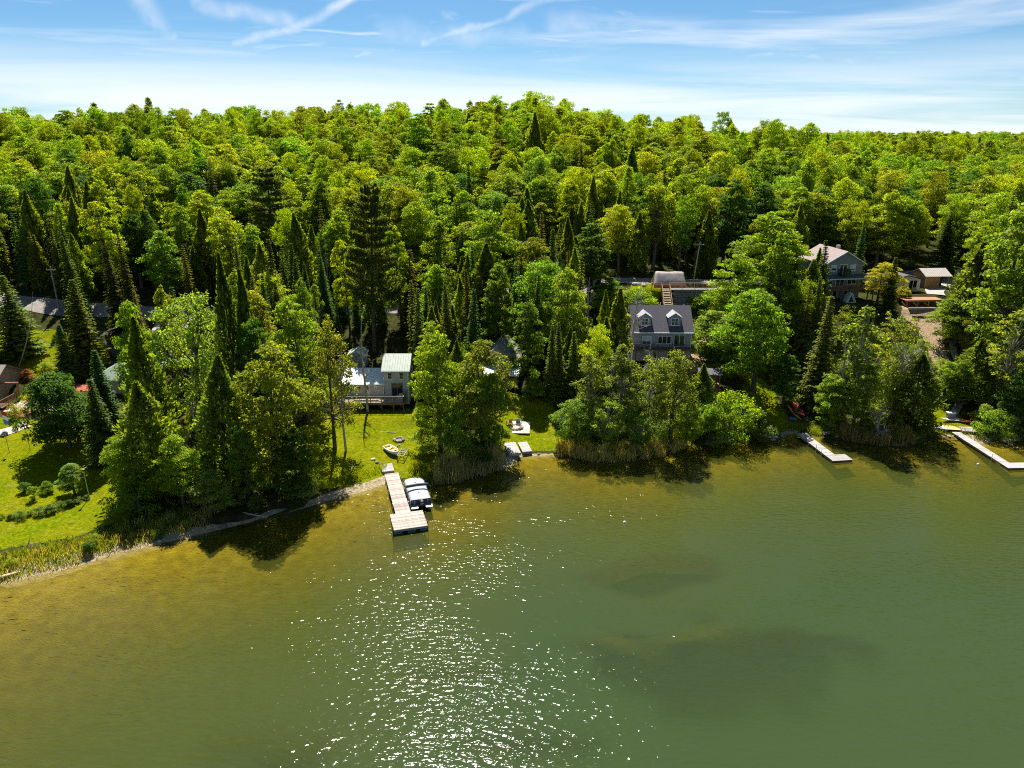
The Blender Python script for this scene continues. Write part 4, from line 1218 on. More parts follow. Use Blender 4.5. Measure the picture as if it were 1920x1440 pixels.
def scatter():
    rg = np.random.default_rng(42)
    items = []
    step = 5.6
    for gy in np.arange(96, 330, step):
        sp = step * (0.84 if gy < 150 else 1.04)
        half = 0.78 * gy + 45
        for gx in np.arange(-half, half, sp):
            x = gx + rg.uniform(-0.46, 0.46) * sp; y = gy + rg.uniform(-0.46, 0.46) * step
            ys = np.interp(x, SHX, SHY)
            if y - ys < 9: continue
            if near_road(x, y): continue
            if any(a < x < b and c < y < d for (a, b, c, d) in KEEP_OUT): continue
            if OPEN_YARD[0] < x < OPEN_YARD[1] and OPEN_YARD[2] < y < OPEN_YARD[3]: continue
            z = hz(x, y)
            px, py, dep = proj(x, y, z)
            low = y < 150
            u = rg.random()
            bel = np.clip(0.5 + 0.5 * smooth_noise(np.array([x]), np.array([y]), 77, 40)[0], 0, 1)
            pc = (0.48 + 0.3 * bel) if (y < 148 and x < 18) else (0.3 + 0.2 * bel) if (y < 150 and x < 40) else (0.22 if y < 165 else 0.05 + 0.09 * bel)
            if x < -40 and y < 160: pc = 0.42
            if u < pc:
                kind = 'spruce%d' % rg.choice([0, 1, 2, 4, 5, 6]) if rg.random() < 0.6 else 'cedar%d' % rg.integers(0, 3)
                h = rg.uniform(10, 19); w = h * rg.uniform(0.21, 0.31) * (1.0 if kind[0] == 's' else 1.15)
            else:
                kind = 'broad%d' % rg.integers(0, 10)
                h = rg.uniform(13.0, 19.5) * (1.0 if low else 0.97); w = rg.uniform(5.6, 11.2) * (0.78 if low else 1.0)
                if rg.random() < 0.12: h *= 0.65; w *= 0.75
            if y > 215: h *= rg.uniform(0.85, 1.22) if x < 60 else rg.uniform(0.75, 1.4)
            bad = False
            for (fx, fy, fr) in FEATURED_BOX:
                if (x - fx) ** 2 + (y - fy) ** 2 < (fr * 0.85 + w * 0.32) ** 2:
                    bad = True; break
            if bad: continue
            if blocked(x, y, z, h, w):
                if kind[0] != 'b': continue
                h2 = rg.uniform(1.5, 3.2)
                if blocked(x, y, z, h2, h2 * 1.3): continue
                kind = 'bush%d' % rg.integers(0, 4); h = h2; w = h2 * rg.uniform(1.1, 1.5)
            items.append((kind, x, y, z, h, w, px, py, dep))
    # the wood goes on behind the crest, lower and lower to the right
    for gy in np.arange(335, 1000, 11.0):
        for gx in np.arange(-0.78 * gy - 20, 0.78 * gy + 20, 11.0):
            if gy > 420 and gx < -0.1 * gy: continue
            x = gx + rg.uniform(-5, 5); y = gy + rg.uniform(-5, 5); z = hz(x, y)
            items.append(('broad%d' % rg.integers(0, 10), x, y, z, rg.uniform(14, 26), rg.uniform(8, 14), *proj(x, y, z)))
    # a second, denser layer of slim conifers around and behind the cottages
    for _ in range(900):
        x = rg.uniform(-95, 60); y = rg.uniform(100, 158)
        ys = np.interp(x, SHX, SHY)
        if y - ys < 16 or near_road(x, y): continue
        if x > 12 and rg.random() < 0.6: continue
        if OPEN_YARD[0] < x < OPEN_YARD[1] and OPEN_YARD[2] < y < OPEN_YARD[3]: continue
        if any(a < x < b and c < y < d for (a, b, c, d) in KEEP_OUT): continue
        z = hz(x, y); h = rg.uniform(7, 17); kind = 'spruce%d' % rg.choice([1, 2, 4, 5, 6]) if rg.random() < 0.6 else 'cedar%d' % rg.integers(0, 2)
        w = h * rg.uniform(0.18, 0.26)
        if any((x - i[1]) ** 2 + (y - i[2]) ** 2 < (1.5 + 0.2 * i[5]) ** 2 for i in items): continue
        if any((x - fx) ** 2 + (y - fy) ** 2 < (fr * 0.8 + w * 0.3) ** 2 for (fx, fy, fr) in FEATURED_BOX): continue
        if blocked(x, y, z, h, w): continue
        px, py, dep = proj(x, y, z)
        items.append((kind, x, y, z, h, w, px, py, dep))
    return items
ITEMS = scatter()

def is_in(px, py, dep, h, w):
    hw = w * 0.5 * F / dep
    top = py - h * F / dep
    return -hw * 0.8 < px < W + hw * 0.8 and top < 1440 and py > -50

BROADC = [LIME, FRESH, LIME, (0.118, 0.155, 0.007), GREEN, (0.135, 0.162, 0.008), (0.10, 0.145, 0.014), (0.105, 0.125, 0.014), (0.155, 0.18, 0.008), DARK, (0.06, 0.10, 0.012)]
def pick_col(kind, y, x, rg):
    if kind.startswith('spruce'): return jit([SPR, BLUE, BROWN, (0.075, 0.09, 0.03)][rg.integers(0, 4)], 0.2)
    if kind.startswith('cedar'): return jit([CEDAR, (0.085, 0.11, 0.024), (0.11, 0.13, 0.03)][rg.integers(0, 3)], 0.18)
    return jit(BROADC[rg.integers(0, len(BROADC))], 0.18)
rgc = np.random.default_rng(5)
inv = [it for it in ITEMS if is_in(it[6], it[7], it[8], it[4], it[5])]
outv = [it for it in ITEMS if not is_in(it[6], it[7], it[8], it[4], it[5])]
broad_in = sorted([it for it in inv if it[0].startswith('broad')], key=lambda t: t[8])
con_in = sorted([it for it in inv if it[0][0] in 'sc'], key=lambda t: t[8])
bush_in = [it for it in inv if it[0].startswith('bush')]
mass = broad_in[300:] + con_in[300:] + [t for t in outv if not t[0].startswith('bush')]

def describe(col):
    if col[0] > 0.155: return 'yellow green'
    if col[0] > 0.118: return 'lime green'
    if col[2] > 0.018: return 'dull olive'
    return 'mid green'
def whereabouts(x, y, px):
    """nearest landmark up or down the slope"""
    lane = np.interp(x, [p[0] for p in ROADL], [p[1] for p in ROADL])
    names = ['the driveway', 'the old white pine', 'the white cottage', 'the porch cottage', 'the tarp shelter', 'the balcony house', 'the woodshed']
    n = names[int(np.searchsorted([290, 620, 880, 1150, 1400, 1640], px))]
    if y < lane: return 'below the lane near ' + n
    if y < lane + 28: return 'just above the lane over ' + n
    if y < lane + 62: return 'halfway up the hillside over ' + n
    return 'near the hilltop over ' + n
for (k, x, y, z, h, w, px, py, dep) in broad_in[:300]:
    col = pick_col(k, y, x, rgc)
    c = describe(col)
    form = 'small' if h < 11 else ('slender' if w < 0.42 * h else ('broad' if w > 0.6 * h else 'full'))
    wh = whereabouts(x, y, px)
    put_tree(k, 'broadleaf_tree', x, y, h, w, col, '%s %s leafy tree %s' % (form, c, wh), 'tree', 'leafy trees ' + wh, z=z)
for (k, x, y, z, h, w, px, py, dep) in con_in[:300]:
    col = pick_col(k, y, x, rgc)
    sp = k.startswith('spruce')
    wh = whereabouts(x, y, px)
    form = 'short' if h < 11 else ('tall' if h > 15.5 else 'medium')
    put_tree(k, 'spruce_tree' if sp else 'cedar_tree', x, y, h, w, col, ('%s dark pointed spruce %s' if sp else '%s olive slim cedar %s') % (form, wh),
             'spruce' if sp else 'cedar', ('spruces ' if sp else 'cedars ') + wh, z=z)
for (k, x, y, z, h, w, px, py, dep) in bush_in:
    put_tree(k, 'undergrowth_bush', x, y, h, w, jit(FRESH if rgc.random() < .5 else GREEN, 0.2), 'leafy undergrowth bush in a clearing near the cottages', 'shrub', 'undergrowth bushes near the cottages', z=z)

# farther trees read as one mass
def build_mass(items):
    coll = bpy.data.collections.new('forest_stock')
    keys = ['broad%d' % i for i in range(10)] + ['spruce%d' % i for i in range(7)] + ['cedar%d' % i for i in range(3)]
    cols = [LIME, FRESH, (0.118, 0.155, 0.007), GREEN, (0.135, 0.162, 0.008), (0.10, 0.145, 0.014), (0.142, 0.168, 0.008), FRESH, LIME, (0.11, 0.14, 0.012), SPR, BLUE, BROWN, SPR, SPR, BROWN, BROWN, CEDAR, CEDAR, CEDAR]
    order = []
    for i, k in enumerate(keys):
        cr, tr, H, cw = PROTO[k]
        nv, nt = len(cr.vertices), len(tr.vertices)
        me = cr.copy(); me.name = 'stock_%02d' % i
        o = bpy.data.objects.new('stock_%02d' % i, me)
        me.materials.clear()
        me.materials.append(leaf_mat('far_leaf_%02d' % i, fixed=cols[i]) if k.startswith('broad') else leaf_mat('far_needle_%02d' % i, trans=0.22, gloss=0.03, hue=0.02, fixed=cols[i]))
        coll.objects.link(o)
        order.append((k, H, cw))
    idx = {k: i for i, (k, _, _) in enumerate(order)}
    P = np.array([[t[1], t[2], t[3]] for t in items], np.float32)
    me = bpy.data.meshes.new('distant_forest')
    me.vertices.add(len(P)); me.vertices.foreach_set('co', P.ravel())
    a = me.attributes.new('pick', 'INT', 'POINT'); a.data.foreach_set('value', np.array([idx[t[0]] for t in items], np.int32))
    a = me.attributes.new('size', 'FLOAT_VECTOR', 'POINT')
    S = np.array([[t[5] / order[idx[t[0]]][2], t[5] / order[idx[t[0]]][2], t[4] / order[idx[t[0]]][1]] for t in items], np.float32)
    a.data.foreach_set('vector', S.ravel())
    a = me.attributes.new('turn', 'FLOAT_VECTOR', 'POINT')
    Tn = np.zeros((len(P), 3), np.float32); Tn[:, 2] = np.random.default_rng(9).uniform(0, 6.28, len(P))
    a.data.foreach_set('vector', Tn.ravel())
    ng = bpy.data.node_groups.new('forest', 'GeometryNodeTree')
    ng.interface.new_socket('Geometry', in_out='INPUT', socket_type='NodeSocketGeometry')
    ng.interface.new_socket('Geometry', in_out='OUTPUT', socket_type='NodeSocketGeometry')
    gi, go = ng.nodes.new('NodeGroupInput'), ng.nodes.new('NodeGroupOutput')
    ci = ng.nodes.new('GeometryNodeCollectionInfo')
    ci.inputs['Collection'].default_value = coll
    ci.inputs['Separate Children'].default_value = True
    ci.inputs['Reset Children'].default_value = True
    ip = ng.nodes.new('GeometryNodeInstanceOnPoints')
    ip.inputs['Pick Instance'].default_value = True
    def attr(name, typ):
        n = ng.nodes.new('GeometryNodeInputNamedAttribute'); n.data_type = typ; n.inputs['Name'].default_value = name
        return n.outputs['Attribute']
    ng.links.new(gi.outputs[0], ip.inputs['Points'])
    ng.links.new(ci.outputs[0], ip.inputs['Instance'])
    ng.links.new(attr('pick', 'INT'), ip.inputs['Instance Index'])
    ng.links.new(attr('turn', 'FLOAT_VECTOR'), ip.inputs['Rotation'])
    ng.links.new(attr('size', 'FLOAT_VECTOR'), ip.inputs['Scale'])
    ng.links.new(ip.outputs[0], go.inputs[0])
    o = link(bpy.data.objects.new('distant_forest', me))
    md = o.modifiers.new('forest', 'NODES'); md.node_group = ng
    tag(o, 'dense leafy forest covering the far hilltop', 'forest', None, 'stuff')
build_mass(mass)

# ------------------------------------------------------------------ undergrowth along the shore, reeds and long grass
def bush_place(x):
    names = ['by the rough grass strip', 'under the big cedars', 'beside the lime tree reeds', 'behind the tan reeds', 'below the gazebo', 'beside the middle dock', 'near the fallen dead crown', 'above the right dock']
    return names[int(np.searchsorted([-35, -15, 3, 27, 40, 50, 62], x))]
def shore_bushes():
    rg = np.random.default_rng(11)
    for px in range(640, 1920, 15):
        pass
    spots = []
    for (x0, x1, n, d0, d1) in [(-62, -36, 26, 0.8, 5.5), (-34, -22, 16, 1.5, 9), (-8, -1.5, 8, 1.5, 8), (7, 38, 26, 2.0, 13), (46, 60, 20, 1.5, 9), (68, 78, 8, 1.5, 8), (33, 62, 30, 14, 34), (8, 34, 16, 13, 20), (62, 80, 20, 10, 30), (-55, -30, 20, 18, 40)]:
        for _ in range(n):
            x = rg.uniform(x0, x1); y = np.interp(x, SHX, SHY) + rg.uniform(d0, d1)
            if any(a < x < b and c < y < d for (a, b, c, d) in KEEP_OUT): continue
            z = hz(x, y)
            px, py, dep = proj(x, y, z)
            if any(bool(in_poly(np.array([px]), np.array([py]), p)[0]) for p in LAWNS + SOILS): continue
            h = rg.uniform(1.2, 3.2) * (0.4 if x < -36 and y < 90 else 1); w = h * rg.uniform(0.9, 1.5)
            if blocked(x, y, z, h, w): continue
            spots.append((x, y, z, h, w))
    for (x, y, z, h, w) in spots:
        ci = rg.integers(0, 5); col = [FRESH, GREEN, PALE, OLIVE, DARK][ci]; tone = ['bright green', 'mid green', 'pale', 'olive', 'dark green'][ci]
        put_tree('bush%d' % rg.integers(0, 4), 'undergrowth_bush', x, y, h, w, jit(col, 0.2), '%s %s %s' % (tone, 'leafy bush in the thicket' if h > 1.1 else 'low weedy bush', bush_place(x)), 'shrub', 'bushes ' + bush_place(x), z=z)
    # saplings that close the wood below the houses
    for (x0, x1, n, d0, d1) in [(34, 62, 20, 12, 36), (8, 22, 6, 10, 26), (66, 84, 16, 8, 32), (-50, -28, 14, 20, 40), (-12, 8, 8, 28, 42)]:
        for _ in range(n):
            x = rg.uniform(x0, x1); y = np.interp(x, SHX, SHY) + rg.uniform(d0, d1)
            if any(a < x < b and c < y < d for (a, b, c, d) in KEEP_OUT): continue
            z = hz(x, y)
            px, py, dep = proj(x, y, z)
            if any(bool(in_poly(np.array([px]), np.array([py]), p)[0]) for p in LAWNS + SOILS): continue
            h = rg.uniform(4.5, 8.5); w = h * rg.uniform(0.38, 0.6)
            if blocked(x, y, z, h, w): continue
            ci = rg.integers(0, 5); col = [FRESH, GREEN, OLIVE, PALE, LIME][ci]; tone = ['bright green', 'mid green', 'olive', 'pale', 'lime green'][ci]
            put_tree(['near3', 'wisp0', 'wisp1', 'airy0', 'wisp2', 'wisp3'][rg.integers(0, 6)], 'young_tree', x, y, h, w, jit(col, 0.2), 'young slender %s tree in the thicket %s' % (tone, bush_place(x)), 'tree', 'young trees ' + bush_place(x), z=z)
shore_bushes()

def blades(name, label, cat, pts, hmin, hmax, wid, cols, lean=0.25, seed=1, heads=False):
    """upright blades, one narrow bent strip each"""
    rg = np.random.default_rng(seed)
    P = np.asarray(pts, float); n = len(P)
    h = rg.uniform(hmin, hmax, n); a = rg.uniform(0, 6.28, n)
    h *= np.clip(0.72 + 0.38 * smooth_noise(P[:, 0], P[:, 1], seed + 300, 2.6) + 0.1 * rg.normal(size=n), 0.25, 1.2)
    d = np.stack([np.cos(a), np.sin(a), np.zeros(n)], 1)
    tip = P + np.array([0, 0, 1.0]) * h[:, None] + rg.normal(size=(n, 3)) * np.array([lean, lean, 0]) * h[:, None]
    mid = P * 0.45 + tip * 0.55 + np.array([0, 0, 0.05]) * h[:, None]
    w = wid * rg.uniform(0.7, 1.4, n)[:, None]
    V = np.stack([P - d * w, P + d * w, mid + d * w * 0.8, tip + d * w * 0.25, tip - d * w * 0.25, mid - d * w * 0.8], 1).reshape(-1, 3)
    b = np.arange(n) * 6
    Fq = np.concatenate([np.stack([b, b + 1, b + 2, b + 5], 1), np.stack([b + 5, b + 2, b + 3, b + 4], 1)])
    T = np.clip(np.stack([rg.normal(0.5, 0.22, n), rg.normal(0.5, 0.28, n), rg.random(n)], 1), 0, 1)
    me = np_mesh(name, V, Fq, ['blade'], tint=np.repeat(T, 6, axis=0))
    o = link(bpy.data.objects.new(name, me)); o.color = (*cols, 1)
    tag(o, label, cat, None, 'stuff')
    return o

def shore_pts(x0, x1, d0, d1, n, seed):
    rg = np.random.default_rng(seed)
    x = rg.uniform(x0, x1, n); y = np.interp(x, SHX, SHY) + d0 + (d1 - d0) * rg.beta(1.6, 1.6, n) + 0.5 * smooth_noise(x, x * 0, seed + 90, 3.0)
    k = smooth_noise(x, y, seed + 50, 2.6) + rg.normal(size=n) * 0.35 > -0.25
    x, y = x[k], y[k]
    return np.stack([x, y, np.maximum(hfun(x, y), -0.4)], 1)
REED = (0.19, 0.135, 0.075); REEDG = (0.12, 0.125, 0.035); TALLG = (0.125, 0.145, 0.022)
blades('reed_bed', 'grey brown reeds below the lime tree beside the covered boat', 'reeds', shore_pts(-10, -1.2, -0.9, 4.4, 4200, 1), 1.2, 2.9, 0.026, (0.21, 0.18, 0.12), 0.18, 1)
blades('reed_bed', 'tan reeds along the shore right of the patio lawn', 'reeds', shore_pts(6.2, 24.5, -0.6, 2.8, 5200, 2), 0.7, 2.1, 0.028, (0.30, 0.24, 0.12), 0.22, 2)
blades('sedge_clump', 'green sedge growing through the tan reeds', 'grass', shore_pts(6.2, 26, 0.2, 4.2, 5000, 3), 0.5, 1.4, 0.03, TALLG, 0.2, 3)
blades('reed_bed', 'shaded grey reeds between the middle and right docks', 'reeds', shore_pts(48, 58, -0.6, 2.6, 3600, 4), 1.0, 2.2, 0.028, REED, 0.12, 4)
blades('long_grass', 'long rough grass between left lawn and water', 'grass', shore_pts(-64, -36, 0.2, 6.0, 15000, 5), 0.2, 0.75, 0.035, (0.105, 0.125, 0.018), 0.28, 5)
blades('long_grass', 'rough grass at the shore beside the long dock', 'grass', np.concatenate([shore_pts(-13.5, -8, 0.2, 4.5, 2600, 6), shore_pts(-24, -16.5, 2.4, 5.0, 1800, 7)]), 0.25, 0.8, 0.03, (0.14, 0.155, 0.016), 0.3, 6)
blades('dry_grass', 'dry straw coloured grass tips in the left shore strip', 'grass', shore_pts(-62, -34, 0.0, 5.0, 4200, 8), 0.4, 1.2, 0.022, (0.24, 0.19, 0.08), 0.3, 8)
blades('long_grass', 'green rough grass under the middle dock trees', 'grass', shore_pts(38, 50, 0.3, 3.0, 3000, 9), 0.3, 0.9, 0.03, TALLG, 0.3, 9)
blades('long_grass', 'rough grass around the right dock and kayaks', 'grass', shore_pts(58, 78, 0.2, 4.0, 4000, 10), 0.2, 0.6, 0.03, TALLG, 0.3, 10)
def forest_weeds():
    rg = np.random.default_rng(15)
    pts = []
    n = 26000
    px = rg.uniform(-60, 1980, n); 
    x = rg.uniform(-80, 90, n); y = np.interp(x, SHX, SHY) + rg.uniform(3, 46, n)
    z = hfun(x, y)
    a, b, _ = proj(x, y, z)
    k = smooth_noise(x, y, 66, 7) > -0.1
    for p in LAWNS + SOILS: k &= ~in_poly(a, b, p)
    for (x0, x1, y0, y1) in KEEP_OUT: k &= ~((x > x0) & (x < x1) & (y > y0) & (y < y1))
    return np.stack([x, y, z], 1)[k]
blades('ground_cover', 'low weeds and ferns covering the wood floor', 'undergrowth', forest_weeds(), 0.25, 0.8, 0.07, (0.085, 0.125, 0.014), 0.5, 15)
# ------------------------------------------------------------------ building helpers (local axes: x right, y away from the lake, z up)
def window(parent, x, z, w, h, y, mull=1, bars=0, name='window', blind=0.0, frame=0.09, mat='trim_white', sill=True):
    """front window: frame (> pane panels, sill), sits proud of a wall at y"""
    m = MB()
    f = frame
    m.box(x - w / 2, x - w / 2 + f, y - 0.06, y + 0.02, z, z + h)
    m.box(x + w / 2 - f, x + w / 2, y - 0.06, y + 0.02, z, z + h)
    m.box(x - w / 2 + f, x + w / 2 - f, y - 0.057, y + 0.02, z, z + f)
    m.box(x - w / 2 + f, x + w / 2 - f, y - 0.057, y + 0.02, z + h - f, z + h)
    for i in range(mull):
        cx = x - w / 2 + w * (i + 1) / (mull + 1)
        m.box(cx - f / 2, cx + f / 2, y - 0.054, y + 0.02, z + f, z + h - f)
    for i in range(bars):
        cz = z + h * (i + 1) / (bars + 1)
        m.box(x - w / 2 + f, x + w / 2 - f, y - 0.050, y + 0.02, cz - f * 0.35, cz + f * 0.35)
    o = m.build(name, mat, parent)
    n = mull + 1
    iw = (w - f) / n
    for i in range(n):
        x0 = x - w / 2 + f / 2 + iw * i + f / 2
        part('pane', 'glass', o, (x0, x0 + iw - f, y - 0.03, y - 0.01, z + f, z + h - f))
    if blind == 0.0 and name == 'window' and random.random() < 0.45: blind = random.choice((0.25, 0.4, 0.6))
    if blind > 0:
        part('blind', 'blind', o, (x - w / 2 + f, x + w / 2 - f, y - 0.036, y - 0.032, z + h - f - blind * (h - 2 * f), z + h - f))
    if sill:
        part('sill', mat, o, (x - w / 2 - 0.05, x + w / 2 + 0.05, y - 0.10, y, z - 0.07, z - 0.003))
    return o

def gable_x(parent, x0, x1, y0, y1, ze, zr, wall_z0, wallmat, roofmat, over=0.35, thick=0.14, ry=None, rname='roof'):
    """house body with ridge along x; front slope faces the lake"""
    ry = (y0 + y1) / 2 if ry is None else ry
    MB().extrude([(y0, wall_z0), (y1, wall_z0), (y1, ze), (ry, zr), (y0, ze)], x0, x1, 'x').build('wall', wallmat, parent)
    sf, sb = (zr - ze) / (ry - y0), (zr - ze) / (y1 - ry)
    f0, b1 = y0 - over, y1 + over
    zf, zb = ze - sf * over, ze - sb * over
    rf = MB().extrude([(f0, zf + 0.02), (ry, zr + 0.02), (ry, zr + 0.02 + thick), (f0, zf + 0.02 + thick)], x0 - over, x1 + over, 'x').build(rname, roofmat, parent)
    MB().extrude([(b1, zb + 0.02), (ry + 0.002, zr + 0.02), (ry + 0.002, zr + 0.02 + thick), (b1, zb + 0.02 + thick)], x0 - over, x1 + over, 'x').build(rname, roofmat, parent)
    part('fascia', 'trim_white', parent, (x0 - over, x1 + over, f0 - 0.03, f0 - 0.003, zf - 0.02, zf + thick + 0.01))
    part('gutter', 'trim_white', parent, (x0 - over, x1 + over, f0 - 0.15, f0 - 0.034, zf - 0.02, zf + 0.10))
    part('downspout', 'trim_white', parent, (x1 - 0.14, x1 - 0.05, y0 - 0.13, y0 - 0.05, max(wall_z0 + 0.5, 0.3), zf))
    return rf, sf, zf, f0, ry

def gable_y(parent, x0, x1, y0, y1, ze, zr, wall_z0, wallmat, roofmat, over=0.4, thick=0.14, trim='trim_white'):
    """ridge runs away from the lake; gable end faces it"""
    cx = (x0 + x1) / 2
    MB().extrude([(x0, wall_z0), (x1, wall_z0), (x1, ze), (cx, zr), (x0, ze)], y0, y1, 'y').build('wall', wallmat, parent)
    s = (zr - ze) / (cx - x0)
    a, za = x0 - over, ze - s * over
    b = x1 + over
    MB().extrude([(a, za + 0.02), (cx, zr + 0.02), (cx, zr + 0.02 + thick), (a, za + 0.02 + thick)], y0 - over, y1 + over, 'y').build('roof', roofmat, parent)
    MB().extrude([(b, za + 0.02), (cx + 0.002, zr + 0.02), (cx + 0.002, zr + 0.02 + thick), (b, za + 0.02 + thick)], y0 - over, y1 + over, 'y').build('roof', roofmat, parent)
    if trim:
        m = MB()
        m.bar((a, y0 - over - 0.03, za + 0.08), (cx, y0 - over - 0.03, zr + 0.08), 0.04, 0.18)
        m.bar((cx, y0 - over - 0.03, zr + 0.08), (b, y0 - over - 0.03, za + 0.08), 0.04, 0.18)
        m.build('fascia', trim, parent)

def siding_lines(parent, x0, x1, y, z0, z1, mat, step=0.30, skip=()):
    """lap boards of a front wall, each proud at its lower edge"""
    z = z0
    while z < z1 - 0.02:
        zt = min(z + step, z1)
        segs = [(x0, x1)]
        for (a, b, c, d) in skip:
            if z < d and zt > c:
                ns = []
                for (p, q) in segs:
                    if a > p: ns.append((p, min(a, q)))
                    if b < q: ns.append((max(b, p), q))
                segs = [s for s in ns if s[1] - s[0] > 0.02]
        for (p, q) in segs:
            MB().extrude([(y - 0.030, z), (y, z), (y, zt), (y - 0.008, zt)], p, q, 'x').build('siding_board', mat, parent)
        z = zt

def ribs(parent, x0, x1, pf, pr, step, mat, r=0.035):
    """standing seams of a metal roof: too fine to pick apart singly"""
    m = MB()
    n = int((x1 - x0) / step)
    for i in range(n + 1):
        x = x0 + (x1 - x0) * i / n
        m.bar((x, pf[0], pf[1]), (x, pr[0], pr[1]), r, r * 1.2)
    o = m.build('roof_seams', mat, parent); o['kind'] = 'stuff'
    return o

def planks(parent, me_len, width, x, y0, y1, z, mat, thick=0.045, gap=0.012, along='x', name='plank', jitz=0.004):
    """deck boards: each its own piece, one shared mesh. Boards run along x and follow one another in y"""
    n = max(1, int(round((y1 - y0) / width)))
    pw = (y1 - y0) / n
    me = MB().box(-me_len / 2, me_len / 2, -pw / 2 + gap / 2, pw / 2 - gap / 2, 0, thick).mesh(name, mat)
    for i in range(n):
        o = place(name, me, parent, (x + random.uniform(-.015, .015), y0 + pw * (i + 0.5), z + random.uniform(0, jitz)))

def rail_run(parent, p, q, zf, h=0.95, step=0.16, post=1.8, mat='wood_brown', top=0.09, balusters=True):
    """railing: posts and rails as parts, balusters joined (too thin to pick apart)"""
    p, q = np.array(p, float), np.array(q, float)
    ln = np.linalg.norm(q - p); d = (q - p) / ln
    P3 = lambda t, z: (p[0] + d[0] * t, p[1] + d[1] * t, z)
    n = max(1, int(round(ln / post)))
    for i in range(n + 1):
        MB().bar(P3(ln * i / n, zf - 0.1), P3(ln * i / n, zf + h + 0.04), 0.10).build('rail_post', mat, parent)
    MB().bar(P3(0, zf + h), P3(ln, zf + h), top, 0.06).build('top_rail', mat, parent)
    MB().bar(P3(0, zf + 0.12), P3(ln, zf + 0.12), 0.05, 0.06).build('bottom_rail', mat, parent)
    if balusters:
        m = MB()
        k = int(ln / step)
        for i in range(1, k):
            m.bar(P3(ln * i / k, zf + 0.13), P3(ln * i / k, zf + h - 0.02), 0.035)
        o = m.build('balusters', mat, parent); o['kind'] = 'stuff'

# ------------------------------------------------------------------ white cottage with tower and deck
def white_cottage():
    r = empty('cottage', (-19.6, 105.2, 2.5))
    tag(r, 'white two storey cottage with green grey metal roof and a low white roofed wing', 'cottage')
    # tower
    gable_x(r, 0, 3.75, 0, 5.0, 5.6, 7.25, -0.4, 'siding_white', 'metal_green', 0.32)
    s = (7.25 - 5.6) / 2.5
    ribs(r, -0.28, 4.03, (-0.31, 5.6 - s * .31 + 0.18), (2.5, 7.25 + .18), 0.36, 'metal_green')
    siding_lines(r, 0, 3.75, 0, 1.3, 5.6, 'siding_white', 0.36, skip=[(1.05, 2.85, 1.3, 3.5), (0.5, 1.35, 4.0, 5.2), (2.3, 3.15, 4.0, 5.2)])
    window(r, 0.92, 4.05, 0.8, 1.1, -0.035, 0, 1, blind=0.0)
    window(r, 2.72, 4.05, 0.8, 1.1, -0.035, 0, 1)
    window(r, 1.95, 1.42, 1.7, 2.02, -0.035, 1, 0, name='patio_door', frame=0.07, sill=False, mat='plastic_grey')
    part('corner_board', 'trim_white', r, (3.70, 3.79, -0.05, 0.10, 1.3, 5.45))
    # wing
    gable_x(r, -6.3, -0.02, -0.1, 6.2, 3.35, 4.45, -0.4, 'siding_white', 'metal_white', 0.30, ry=4.0, rname='wing_roof')
    s2 = (4.45 - 3.35) / 4.1
    ribs(r, -6.55, 0.2, (-0.39, 3.35 - s2 * .29 + .18), (4.0, 4.45 + .18), 0.45, 'metal_white', 0.03)
    siding_lines(r, -6.3, -0.05, -0.1, 1.3, 3.3, 'siding_white', 0.36, skip=[(-1.55, -0.75, 2.2, 3.1), (-4.3, -3.5, 1.9, 3.1), (-5.3, -4.5, 1.9, 3.1), (-3.1, -2.2, 1.3, 3.25)])
    window(r, -1.15, 2.25, 0.8, 0.8, -0.135, 1, 0)
    window(r, -3.9, 1.95, 0.75, 1.1, -0.135, 0, 1)
    window(r, -4.9, 1.95, 0.75, 1.1, -0.135, 0, 1)
    d = part('door', 'trim_white', r, (-3.05, -2.25, -0.16, -0.08, 1.42, 3.2))
    part('pane', 'glass', d, (-2.9, -2.4, -0.175, -0.155, 2.3, 3.0))
    # deck
    part('deck_beam', 'wood_brown', r, (-6.6, 3.4, -3.25, -3.1, 1.05, 1.36), (-6.6, -6.45, -3.1, -0.2, 1.05, 1.33), (3.25, 3.4, -3.1, -0.1, 1.05, 1.33))
    planks(r, 10.0, 0.30, -1.6, -3.3, -0.15, 1.37, 'wood_grey', name='deck_plank')
    for x in (-6.3, -4.2, -2.1, 0.0, 1.8, 3.25):
        MB().box(x - .075, x + .075, -3.18, -3.03, -0.6, 1.06).build('deck_post', 'wood_brown', r)
        MB().bar((x - 0.55, -3.1, 1.05), (x, -3.1, 0.5), 0.07).build('brace', 'wood_brown', r)
    rail_run(r, (-6.55, -3.15), (3.3, -3.15), 1.42, 0.9, 0.2, 1.7, 'wood_grey')
    rail_run(r, (3.3, -3.15), (3.3, -0.2), 1.42, 0.9, 0.2, 1.5, 'wood_grey')
    return r
white_cottage()
def lumber():
    r = empty('lumber_stack', (-22.0, 102.75, 3.92), R(1.5))
    tag(r, 'stack of long fresh pine boards lying on the cottage deck', 'lumber')
    for i in range(7):
        w = 4.6 - 0.25 * (i % 3)
        me = MB().box(-w / 2, w / 2, -0.07, 0.07, 0, 0.07).build('board', 'wood_fresh', r)
        me.location = (random.uniform(-.3, .3), -0.25 + 0.16 * (i % 4), 0.08 * (i // 4))
    for i in range(3):
        o = MB().box(-1.9, 1.9, -0.04, 0.04, 0, 0.09).build('board', 'wood_fresh', r); o.location = (0.2 * i, -0.2 + .15 * i, 0.17)
    return r
lumber()
